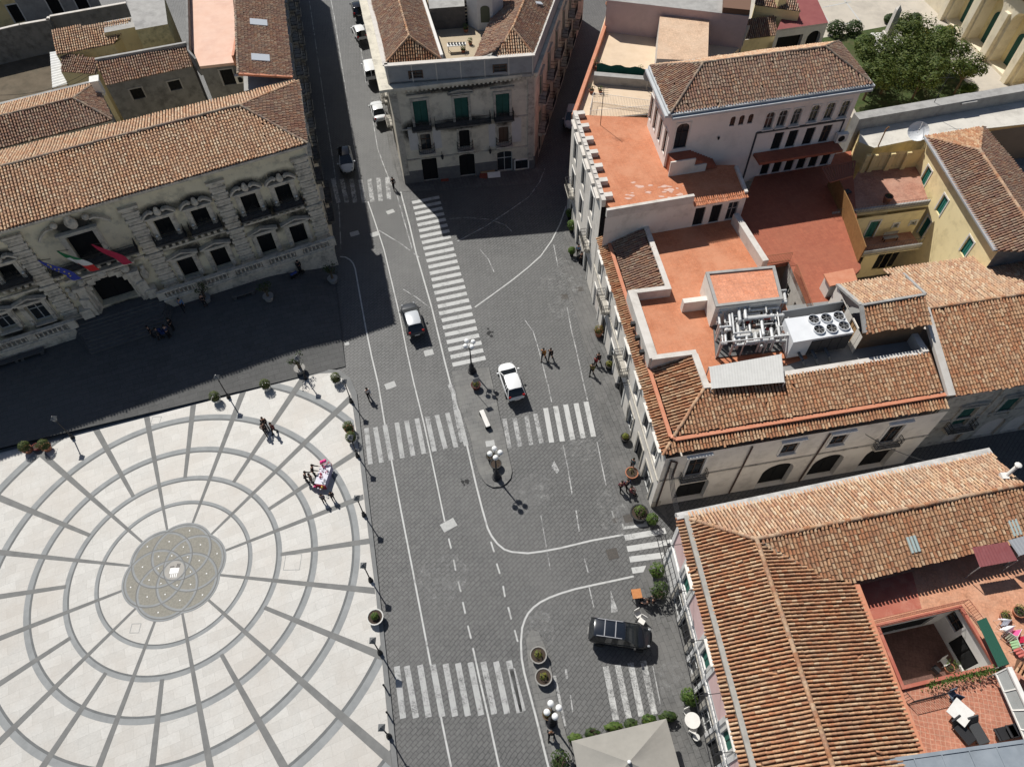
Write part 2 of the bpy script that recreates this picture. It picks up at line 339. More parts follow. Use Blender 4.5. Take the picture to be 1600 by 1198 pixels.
def bands():
    b = MB()
    def add(pts, z, m):
        q = clip_convex(pts, plz)
        if len(q) > 2: b.poly([(x, y, z) for x, y in q], m)
    def ring(r0, r1, z, m, c=(CX, CY), n=144):
        for k in range(n):
            a, a2 = 2*math.pi*k/n, 2*math.pi*(k+1)/n
            add([(c[0]+r*math.cos(t), c[1]+r*math.sin(t)) for r, t in ((r0, a), (r1, a), (r1, a2), (r0, a2))], z, m)
    a0 = R(22.74)
    for r, w in ((6.05, .36), (8.38, .48), (11.26, .58), (14.67, .66), (18.75, .78), (23.4, .9), (28.8, 1.0)):
        ring(r-w/2, r+w/2, 0.054, 0); ring(r-w/2, r-w/2+w*.28, 0.0565, 1)  # darker inner strip paints the concave shading of each ring
    for k in range(24):
        a = a0+k*R(15); r0 = 3.75 if k % 2 == 0 else 8.5
        d = (math.cos(a), math.sin(a)); s_ = (-d[1], d[0])
        rr = [r0, 8.4, 14, 20, 34] if k % 2 == 0 else [r0, 14, 20, 34]
        for ra, rb in zip(rr[:-1], rr[1:]):
            wa, wb = (0.045+ra*0.0125), (0.045+rb*0.0125)
            add([(CX+d[0]*ra+s_[0]*wa, CY+d[1]*ra+s_[1]*wa), (CX+d[0]*ra-s_[0]*wa, CY+d[1]*ra-s_[1]*wa), (CX+d[0]*rb-s_[0]*wb, CY+d[1]*rb-s_[1]*wb), (CX+d[0]*rb+s_[0]*wb, CY+d[1]*rb+s_[1]*wb)], 0.0625, 2)
    # rosette of six circles in the middle
    d, rc = 1.56, 2.42
    for k in range(6):
        t = a0+k*R(60); c = (CX+d*math.cos(t), CY+d*math.sin(t))
        b.poly([(c[0]+(rc+.17)*math.cos(u*R(5)), c[1]+(rc+.17)*math.sin(u*R(5)), 0.066+k*0.0003) for u in range(72)], 0)
    for k in range(6):
        t = a0+k*R(60); c = (CX+d*math.cos(t), CY+d*math.sin(t))
        b.poly([(c[0]+rc*math.cos(u*R(5)), c[1]+rc*math.sin(u*R(5)), 0.070+k*0.0003) for u in range(72)], 3)
    for k in range(6):
        t = a0+k*R(60); c = (CX+d*math.cos(t), CY+d*math.sin(t))
        ring(rc-.2, rc-.04, 0.0745+k*.0002, 0, c, 72); ring(rc-.045, rc+.03, 0.0775+k*.0002, 2, c, 72)
    b.poly([(CX+.78*math.cos(u*R(10)), CY+.78*math.sin(u*R(10)), 0.0795) for u in range(36)], 4)
    for k in range(6):                       # small white studs set in the pebbles
        for rr_, off in ((3.45, 0), (2.7, 30), (2.0, 0), (1.35, 30)):
            t = a0+R(60*k+off); x, y = CX+rr_*math.cos(t), CY+rr_*math.sin(t)
            b.poly([(x+.055*math.cos(u), y+.055*math.sin(u), 0.0815) for u in [i*math.pi/4 for i in range(8)]], 5)
    # white elephant emblem in the centre slab, seen as a pale block with tusk marks
    b.faces([(CX-.36+x*.72, CY-.30+y*.5, 0.082) for x, y in ((0, .05), (1, 0.12), (1, 1), (0, .95))], [(0, 1, 2, 3)], 5)
    for k in range(4): b.faces([(CX-.22+k*.15+x*.07, CY-.62+y*.34, 0.082) for x, y in ((0, 0.1), (1, 0), (1, 1), (0, 1))], [(0, 1, 2, 3)], 5)
    b.faces([(CX-.42+x*.34, CY+.24+y*.07, 0.0835) for x, y in ((0, 0), (1, 0.6), (1, 1.6), (0, 1))], [(0, 1, 2, 3)], 6)
    for k in range(3): b.faces([(CX+.1+k*.1+x*.05, CY+.22+y*.34, 0.0835) for x, y in ((0, 0), (1, 0), (1.6, 1), (0.6, 1))], [(0, 1, 2, 3)], 6)
    # square inspection covers let into the marble
    for px, py, w in ((458, 879, 1.3), (80, 710, 1.0), (213, 982, .7), (245, 658, .8)):
        c = P(px, py)
        for dx, dy in ((-1, 0), (1, 0)):
            b.bar((c.x+dx*w/2, c.y-w/2, .056), (c.x+dx*w/2, c.y+w/2, .056), .035, .004, 0)
            b.bar((c.x-w/2, c.y+dx*w/2, .0565), (c.x+w/2, c.y+dx*w/2, .0565), .035, .004, 0)
    b.V = [(x, y, z+ZP0) for x, y, z in b.V]
    o = b.build('square_bands', [M_greyst, M_bandshade, mat('spoke_stone', (0.15, 0.15, 0.146), noise=(0.195, 0.195, 0.188), nscale=1.3), M_gravel, mat('centre_stone', (0.33, 0.315, 0.285), noise=(0.38, 0.36, 0.33), nscale=4), mat('white_stud', (0.82, 0.82, 0.8)), mat('black_inlay', (0.03, 0.03, 0.03))]); tag(o, kind='structure')
bands()
# pavements
flat('pavement', [(888, 250), (884, 330), (882, 372), (878, 400), (886, 440), (895, 475), (907, 517), (920, 575), (935, 640), (950, 710), (965, 790), (975, 822), (1005, 818), (1022, 790), (1045, 815), (1010, 700), (940, 440), (915, 300), (912, 250)], 0.03, M_slab)
flat('pavement', [(1000, 905), (995, 925), (1004, 960), (1020, 1030), (1035, 1110), (1052, 1198), (1075, 1300), (1200, 1300), (1120, 1100), (1060, 930), (1035, 872), (1012, 878)], 0.03, M_slab)
flat('pavement', [(630, 300), (626, 289), (612, 250), (600, 190), (585, 120), (570, 40), (560, -40), (580, -40), (640, 286), (838, 262), (852, 266), (830, 288)], 0.03, M_slab)
isl1 = [(706, 581), (719, 640), (735, 682), (743, 720), (749, 740), (754, 750), (760, 757), (770, 762), (782, 761), (791, 756), (798, 748), (800, 738), (799, 730), (793, 705), (788, 680), (782, 657), (775, 622), (770, 602), (764, 575)]
flat('traffic_island', isl1, 0.15, [M_slab2])
isl2 = [(822, 1000), (830, 984), (842, 988), (852, 1012), (860, 1041), (875, 1111), (898, 1198), (915, 1260), (878, 1260), (855, 1170), (840, 1110), (828, 1060)]
flat('traffic_island', isl2, 0.15, [M_slab2])
# ---- painted markings
def line(b, pix, w, z, m=0):
    pts = [P(x, y, 0) for x, y in pix]; n = len(pts)
    L_, R_ = [], []
    for i in range(n):
        d = (pts[min(i+1, n-1)]-pts[max(i-1, 0)]); d.z = 0; d.normalize(); s_ = Vector((-d.y, d.x, 0))*w/2
        L_.append((pts[i].x+s_.x, pts[i].y+s_.y, z)); R_.append((pts[i].x-s_.x, pts[i].y-s_.y, z))
    for i in range(n-1): b.poly([R_[i], R_[i+1], L_[i+1], L_[i]], m)
def marks(name, lines, mtl, z):
    b = MB()
    for pix, w in lines: line(b, pix, w*.8, z)
    o = b.build(name, mtl); tag(o, kind='structure')
marks('road_marking', [
    ([(531, 401), (540, 402), (547, 406), (552, 412), (555, 420), (563, 465), (572, 515), (581, 558), (591, 600), (600, 655), (610, 710), (628, 805), (646, 897), (659, 965), (672, 1033), (688, 1115), (705, 1198), (712, 1235)], .17),
    ([(575, 315), (587, 350), (600, 390), (612, 440), (625, 495), (635, 546), (647, 600), (655, 632), (662, 660), (675, 720), (685, 767), (695, 815)], .15),
    ([(739, 1012), (750, 1063), (762, 1115), (780, 1198), (788, 1235)], .17),
    ([(626, 300), (640, 352), (650, 395), (663, 440), (675, 482), (695, 565), (704, 600), (717, 645), (730, 697), (745, 762), (754, 797), (762, 825), (768, 837), (777, 849), (788, 858), (800, 862), (825, 864), (848, 861), (875, 856), (900, 850), (925, 844), (974, 835)], .19),
    ([(990, 900), (958, 907), (925, 914), (898, 920), (875, 927), (859, 933), (845, 940), (834, 948), (825, 958), (820, 968), (816, 980), (814, 1003), (815, 1028), (819, 1050), (825, 1073), (837, 1118), (850, 1170), (860, 1210), (868, 1250)], .19),
    ([(701, 841), (705, 857)], .16), ([(709, 874), (712, 891)], .16), ([(716, 908), (720, 924)], .16), ([(723, 940), (727, 958)], .16), ([(731, 977), (736, 997)], .16),
    ([(767, 846), (772, 862)], .16), ([(776, 880), (781, 896)], .16), ([(786, 915), (789, 932)], .16), ([(794, 948), (799, 967)], .16), ([(804, 984), (809, 1002)], .16),
    ([(742, 480), (770, 460), (800, 438), (825, 418), (845, 400), (862, 376), (875, 350), (885, 322), (890, 300), (892, 270)], .17),
], M_line, 0.010)
marks('faded_road_marking', [
    ([(619, 300), (630, 340), (645, 392)], .14),
    ([(517, 0), (522, 25), (536, 115), (550, 207), (563, 282)], .14), ([(480, -20), (487, 25), (505, 150), (522, 262), (530, 330), (533, 390)], .14),
    ([(560, 52), (566, 90), (572, 130)], .12), ([(583, 190), (590, 232), (600, 260), (612, 290)], .15),
    ([(592, 360), (625, 380), (655, 402)], .14), ([(630, 452), (650, 464), (672, 481)], .12),
    ([(715, 377), (760, 353), (799, 327), (826, 308), (843, 285), (852, 262)], .13),
    ([(690, 343), (730, 340), (765, 343), (790, 352), (800, 362)], .10), ([(750, 390), (763, 405), (772, 425)], .11),
    ([(856, 600), (862, 628)], .13), ([(880, 695), (887, 730), (894, 772)], .14), ([(900, 797), (905, 830)], .14), ([(913, 872), (919, 894)], .13), ([(920, 915), (928, 950)], .12),
    ([(933, 690), (940, 725), (947, 758)], .12), ([(956, 798), (960, 812)], .16), ([(845, 805), (852, 845), (860, 890)], .08),
    ([(865, 382), (872, 417)], .13), ([(886, 480), (893, 517), (900, 545), (912, 600), (918, 625)], .14), ([(820, 500), (833, 518), (840, 540), (848, 570), (855, 598)], .13),
    ([(866, 1055), (873, 1090), (882, 1134)], .34), ([(884, 1045), (886, 1060)], .2), ([(891, 1085), (895, 1112)], .12), ([(1020, 1040), (1032, 1100)], .10),
    ([(695, 818), (697, 826)], .2), ([(702, 600), (708, 612), (712, 640), (722, 690)], .5),
], M_worn, 0.011)
def zebra(name, tops, bots, w, mtl, z=0.014):
    b = MB()
    for t, q in zip(tops, bots): line(b, [t, q], w, z)
    o = b.build(name, mtl); tag(o, kind='structure')
def lerp2(a, b, n): return [(a[0]+(b[0]-a[0])*k/(n-1), a[1]+(b[1]-a[1])*k/(n-1)) for k in range(n)]
def zebra_w(name, la, lb, ra, rb, n, w, mtl):
    A, B_, C_, D = P(*la), P(*lb), P(*ra), P(*rb); b = MB()
    for k in range(n):
        t = k/(n-1); p = A.lerp(B_, t); q = C_.lerp(D, t); d = (q-p).normalized(); s_ = Vector((-d.y, d.x, 0))*w/2
        e = rnd.uniform(-.05, .05)
        b.poly([tuple(v+Vector((0, 0, .014))) for v in (p+s_-d*e, p-s_-d*e, q-s_+d*e, q+s_+d*e)])
    o = b.build(name, mtl); tag(o, kind='structure')
zebra_w('zebra_crossing', (643.5, 317), (707, 570), (687, 308), (758.5, 559), 26, .5, M_line)
q4 = lambda L_, ox, oy: [(ox+x/4, oy+y/4) for x, y in L_]
zebra('zebra_crossing', [(520, 279), (534, 280), (549, 280), (563, 281), (577, 280), (591, 278), (605, 277)], [(529, 317), (542, 317), (555, 317), (569, 317), (582, 316), (595, 314), (608, 312)], .5, M_worn)
zebra('zebra_crossing', q4([(690, 275), (745, 270), (805, 255), (880, 240), (940, 228), (1005, 215), (1070, 205), (1130, 193), (1195, 180), (1260, 165)], 400, 600), q4([(715, 500), (785, 490), (845, 475), (915, 462), (982, 448), (1050, 435), (1115, 420), (1185, 405), (1250, 395), (1315, 385)], 400, 600), .42, paintmat('zebra_paint', (0.40, 0.40, 0.39), 0.425, 10))
zebra('zebra_crossing', q4([(15, 210), (90, 200), (145, 185)], 800, 600)+[(788, 654)], q4([(50, 390), (120, 380), (185, 370)], 800, 600)+[(796, 700)], .4, M_worn)
zebra('zebra_crossing', q4([(210, 150), (272, 138), (335, 128), (400, 120), (462, 110)], 800, 600), q4([(248, 365), (315, 358), (380, 348), (445, 338), (510, 328)], 800, 600), .46, M_line)
zebra('zebra_crossing', q4([(880, 570), (942, 568), (1025, 562), (1105, 560), (1185, 555), (1262, 550), (1340, 545), (1420, 542), (1500, 540), (1580, 535)], 400, 898)+[(800, 1044)], q4([(920, 895), (1000, 892), (1080, 888), (1165, 885), (1245, 882), (1325, 880), (1408, 875), (1490, 868), (1570, 865)], 400, 898)+[(812, 1113), (817, 1111)], .44, MATS['zebra_paint'])
zebra('zebra_crossing', q4([(585, 570), (660, 560), (740, 548), (820, 535)], 800, 898), q4([(650, 905), (730, 893), (810, 882), (890, 868)], 800, 898), .45, paintmat('worn_zebra_paint', (0.50, 0.50, 0.485), 0.475, 6))
zebra('zebra_crossing', q4([(690, 890), (705, 960), (720, 1030), (735, 1095), (750, 1165)], 800, 600), q4([(845, 870), (960, 915), (1005, 985), (950, 1068), (915, 1140)], 800, 600), .5, M_line)
def arrow(pts, name='road_arrow'):
    b = MB().poly([tuple(P(x, y))[:2]+(0.013,) for x, y in pts]); tag(b.build(name, M_worn), kind='structure')
arrow([(954, 922), (955, 957), (966, 955)]); arrow([(866, 720), (861, 728), (870, 740), (874, 735)])
# drain covers and patched squares in the paving
b = MB()
for x, y, w, h in ((610, 602, 1.0, .7), (701, 820, 1.25, .8), (670, 551, .9, .7), (610, 331, .9, .6), (586, 366, 1, .7), (554, 365, 1, .7), (528, 565, .8, .7), (542, 537, .45, .4), (766, 694, .8, .6)):
    c = P(x, y); b.box((c.x, c.y, .007), (w, h, .012 if y != 694 else .32), R(rnd.uniform(8, 30)))
tag(b.build('stone_cover', mat('pale_cover', (0.36, 0.36, 0.35), noise=(0.46, 0.46, 0.44), nscale=5)), kind='structure')
b = MB()
for x, y, w, h in ((882, 464, .75, .7), (906, 452, .7, .6), (957, 865, .9, .9), (981, 810, .7, .7), (936, 619, .4, .4), (961, 812, .5, .5)):
    c = P(x, y); b.box((c.x, c.y, .02 if x in (906, 981) else .006), (w, h, .03), R(12))
tag(b.build('iron_cover', mat('iron_cover', (0.06, 0.055, 0.05), noise=(0.1, 0.09, 0.08), nscale=8)), kind='structure')
# bitumen and drip stains on the setts: thin films with their own outlines
b = MB()
for x, y, r in ((728, 752, .5), (1290/4+400, 600+610/4, .35), (765, 520, .6)):
    c = P(x, y)
    for k in range(7):
        a = rnd.uniform(0, 6.3); d = rnd.uniform(0, r); q = rnd.uniform(.08, .25)
        b.poly([(c.x+d*math.cos(a)+q*math.cos(t)*rnd.uniform(.5, 1.2), c.y+d*math.sin(a)+q*math.sin(t)*rnd.uniform(.5, 1.2), .0125+k*.0002) for t in [i*.7 for i in range(9)]])
tag(b.build('oil_stain', mat('oil_stain', (0.03, 0.03, 0.03))), kind='structure')

# ================================================================== BUILDING KIT
C_ = lambda *v: v
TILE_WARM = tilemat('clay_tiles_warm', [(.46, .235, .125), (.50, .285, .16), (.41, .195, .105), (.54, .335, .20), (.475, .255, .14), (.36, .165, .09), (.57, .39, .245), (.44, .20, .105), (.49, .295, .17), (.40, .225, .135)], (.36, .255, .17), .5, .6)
TILE_PALE = tilemat('clay_tiles_pale', [(.53, .315, .19), (.57, .37, .235), (.48, .27, .16), (.60, .43, .285), (.55, .335, .205), (.42, .24, .155), (.59, .385, .235), (.50, .295, .18), (.63, .48, .33), (.47, .315, .21)], (.44, .34, .25), .5, .5)  # pale set also paints sun brightness into the north slopes
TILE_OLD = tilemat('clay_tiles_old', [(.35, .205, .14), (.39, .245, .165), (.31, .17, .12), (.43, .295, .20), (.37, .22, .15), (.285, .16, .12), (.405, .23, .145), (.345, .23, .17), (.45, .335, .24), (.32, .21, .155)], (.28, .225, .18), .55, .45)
CHAN_WARM = mat('tile_channel_warm', (.12, .06, .035), noise=(.18, .10, .06), nscale=5, rough=.95)  # channel clay darkened so the shade between tiles reads deeper
CHAN_OLD = mat('tile_channel_old', (.085, .055, .042), noise=(.13, .085, .065), nscale=5, rough=.95)  # same gap shade put into the old roofs' channel colour
M_ridge = tilemat('ridge_tiles', [(.44, .26, .15), (.36, .17, .09), (.50, .33, .21), (.40, .21, .12)], (.34, .28, .22), .7, .8)
M_ridgeold = tilemat('ridge_tiles_old', [(.30, .21, .15), (.24, .15, .11), (.34, .26, .19), (.22, .17, .14)], (.20, .18, .15), .7, .8)

def tiles_mesh(name, poly, tmat, cmat, parent, pitch=0.25, row=0.34, jit=1.0, flat_r=1.0, seed=None, base_only=False):
    """one slope of barrel tiles. poly[0]->poly[1] is the eave; every tile is its own little half pipe."""
    rg = np.random.default_rng(seed if seed is not None else abs(hash(name+str(round(poly[0][0], 2)))) % 99991)
    p = [Vector(q) for q in poly]
    u = (p[1]-p[0]).normalized(); n = None
    # best normal (Newell)
    nn = Vector((0, 0, 0))
    for i in range(len(p)):
        a, b = p[i], p[(i+1) % len(p)]; nn += Vector(((a.y-b.y)*(a.z+b.z), (a.z-b.z)*(a.x+b.x), (a.x-b.x)*(a.y+b.y)))
    nn.normalize()
    if nn.z < 0: nn = -nn
    n = nn; cc_ = sum(p, Vector())/len(p); p = [q-n*(q-cc_).dot(n) for q in p]; u = (u-n*u.dot(n)).normalized(); v = n.cross(u)
    if sum((q-p[0]).dot(v) for q in p) < 0: v = -v; u = u  # up-slope
    o = p[0]
    q2 = np.array([[(q-o).dot(u), (q-o).dot(v)] for q in p])
    base = MB().poly([q-n*0.02 for q in p]) if nn.dot(n) > 0 else MB().poly(p)
    u0, u1 = q2[:, 0].min(), q2[:, 0].max(); v0, v1 = q2[:, 1].min(), q2[:, 1].max()
    us = np.arange(u0+pitch/2, u1, pitch); vs = np.arange(v0, v1, row)
    U, Vv = np.meshgrid(us, vs, indexing='ij')
    U = U+rg.normal(0, .006*jit, U.shape)+rg.normal(0, .008*jit, (len(us), 1)); Vv = Vv+rg.normal(0, .012*jit, U.shape)+rg.normal(0, .03*jit, (len(us), 1))
    U = U.ravel(); Vv = Vv.ravel()
    def inside(px, py):
        c = np.zeros(len(px), bool); j = len(q2)-1
        for i in range(len(q2)):
            xi, yi = q2[i]; xj, yj = q2[j]
            cond = ((yi > py) != (yj > py)) & (px < (xj-xi)*(py-yi)/((yj-yi) if yj != yi else 1e-9)+xi)
            c ^= cond; j = i
        return c
    ok = inside(U, Vv+row*.5); U = U[ok]; Vv = Vv[ok]; k = len(U)
    if k == 0: return None
    ang = np.linspace(0, math.pi, 6); ca, sa = np.cos(ang), np.sin(ang)
    r_lo, r_hi = pitch*.36, pitch*.29
    tilt = rg.normal(0, .025*jit, k); lift = rg.normal(0.0, .004*jit, k); f1_, f2_ = rg.uniform(.3, .8, 2); q1, q2_ = rg.uniform(0, 6, 2)
    lift = lift+.032*np.sin(f1_*U+q1)*np.sin(f2_*Vv+q2_)+.022*np.sin(1.3*U+q2_)*np.sin(.9*Vv+q1); sl_ = rg.random(k) < .006; tilt = np.where(sl_, tilt+rg.normal(0, .2, k), tilt); Vv = np.where(sl_, Vv-rg.uniform(.05, .2, k), Vv)
    vert = np.zeros((k, 12, 3))
    for e, (dv, r, dn) in enumerate(((-.05, r_lo, .035), (row+.02, r_hi, .0))):
        uu = U[:, None]+r*ca[None, :]+(tilt*dv)[:, None]*1.0; vv = (Vv+dv)[:, None]+0*uu; hh = r*1.25*sa[None, :]*flat_r+dn+lift[:, None]
        vert[:, e*6:(e+1)*6, 0] = o.x+uu*u.x+vv*v.x+hh*n.x
        vert[:, e*6:(e+1)*6, 1] = o.y+uu*u.y+vv*v.y+hh*n.y
        vert[:, e*6:(e+1)*6, 2] = o.z+uu*u.z+vv*v.z+hh*n.z
    fq = np.array([[i, i+1, i+7, i+6] for i in range(5)])
    Fq = (fq[None]+(np.arange(k)*12)[:, None, None]).reshape(-1, 4)
    VV = vert.reshape(-1, 3)
    # channel sheet as last face
    nb = len(VV); bv = np.array([tuple(q-n*0.06) for q in p]); VV = np.vstack([VV, bv])
    me = bpy.data.meshes.new(name)
    nl = len(Fq)*4+len(p); me.vertices.add(len(VV)); me.vertices.foreach_set('co', VV.ravel())
    me.loops.add(nl); me.polygons.add(len(Fq)+1)
    me.loops.foreach_set('vertex_index', np.concatenate([Fq.ravel(), np.arange(nb, nb+len(p))]).astype(np.int32))
    me.polygons.foreach_set('loop_start', np.concatenate([np.arange(len(Fq))*4, [len(Fq)*4]]).astype(np.int32))
    me.materials.append(tmat); me.materials.append(cmat)
    me.polygons.foreach_set('material_index', np.concatenate([np.zeros(len(Fq)), [1]]).astype(np.int32))
    me.polygons.foreach_set('use_smooth', np.concatenate([np.ones(len(Fq), bool), [False]]))
    me.update(calc_edges=True); me.validate()
    ob = bpy.data.objects.new(name, me); COL.objects.link(ob)
    off = Vector((0, 0, 0)); w = parent
    while w is not None: off += w.location; w = w.parent
    ob.parent = parent; ob.location = -off
    return ob
def ridge(name, a, b, parent, m=None, r=.13, lift=.04, step=.42):
    """a row of overlapping half-round caps along a ridge or hip"""
    m = m or M_ridge; a = Vector(a); b = Vector(b); L = (b-a).length; d = (b-a)/L; nseg = max(1, int(L/step)); mb = MB()
    sd_ = d.cross(Vector((0, 0, 1))).normalized(); up = sd_.cross(d)
    for k in range(nseg):
        q0 = a+d*(L*k/nseg-.03); q1 = a+d*(L*(k+1)/nseg+.03); jz = rnd.uniform(-.012, .012); js = rnd.uniform(-.02, .02)
        vs = []
        for q, rr in ((q0, r*1.12), (q1, r*.9)):
            for i in range(7):
                t = math.pi*(-.08+1.16*i/6); vs.append(q+sd_*(rr*math.cos(t)+js)+up*(rr*math.sin(t)*.9+lift+jz))
        mb.faces(vs, [(i, i+1, i+8, i+7) for i in range(6)]+[tuple(range(6, -1, -1))])
    return mb.build(name, m, parent, smooth=False)

M_glass = mat('window_glass', (.025, .03, .035), rough=.12, spec=.6)
M_dark = mat('dark_opening', (.012, .012, .012), rough=.9)
M_iron = mat('black_iron', (.02, .02, .022), rough=.55, spec=.4)
M_green = mat('green_shutter', (.02, .085, .065), noise=(.03, .11, .085), nscale=3, rough=.7)
M_white = mat('white_trim', (.72, .70, .66), noise=(.62, .60, .56), nscale=2, rough=.8)
M_stone = mat('pale_stone', (.52, .485, .42), noise=(.38, .355, .31), nscale=2.2, rough=.9, stain=(.10, .095, .085), sscale=1.1, samt=.75, bump=.4)
M_frame = mat('brown_frame', (.10, .06, .04), rough=.6)
M_wframe = mat('white_frame', (.6, .6, .58), rough=.6)
M_concrete = mat('concrete', (.38, .37, .35), noise=(.30, .29, .275), nscale=1.5, rough=.9, stain=(.14, .135, .13), sscale=.6, samt=.6)
M_coping = mat('whitewashed_coping', (.62, .585, .54), noise=(.54, .50, .45), nscale=1.2, rough=.9, stain=(.30, .27, .23), sscale=.9, samt=.6)
M_terra = brickmat('terracotta_floor', (.50, .195, .10), (.455, .17, .085), (.36, .145, .08), .33, .33, rot=R(14), msize=.008, blot=(.56, .265, .155), bscale=.45, bamt=.7, bump=.1, squash=0, fine=.14)
M_terrad = brickmat('dark_red_floor', (.36, .115, .065), (.31, .095, .055), (.24, .085, .055), .33, .33, rot=R(14), msize=.008, blot=(.33, .12, .07), bscale=.4, bamt=.5, bump=.1, squash=0, fine=.1)
M_gutter = mat('terracotta_gutter', (.50, .19, .105), noise=(.56, .25, .15), nscale=2, rough=.6)

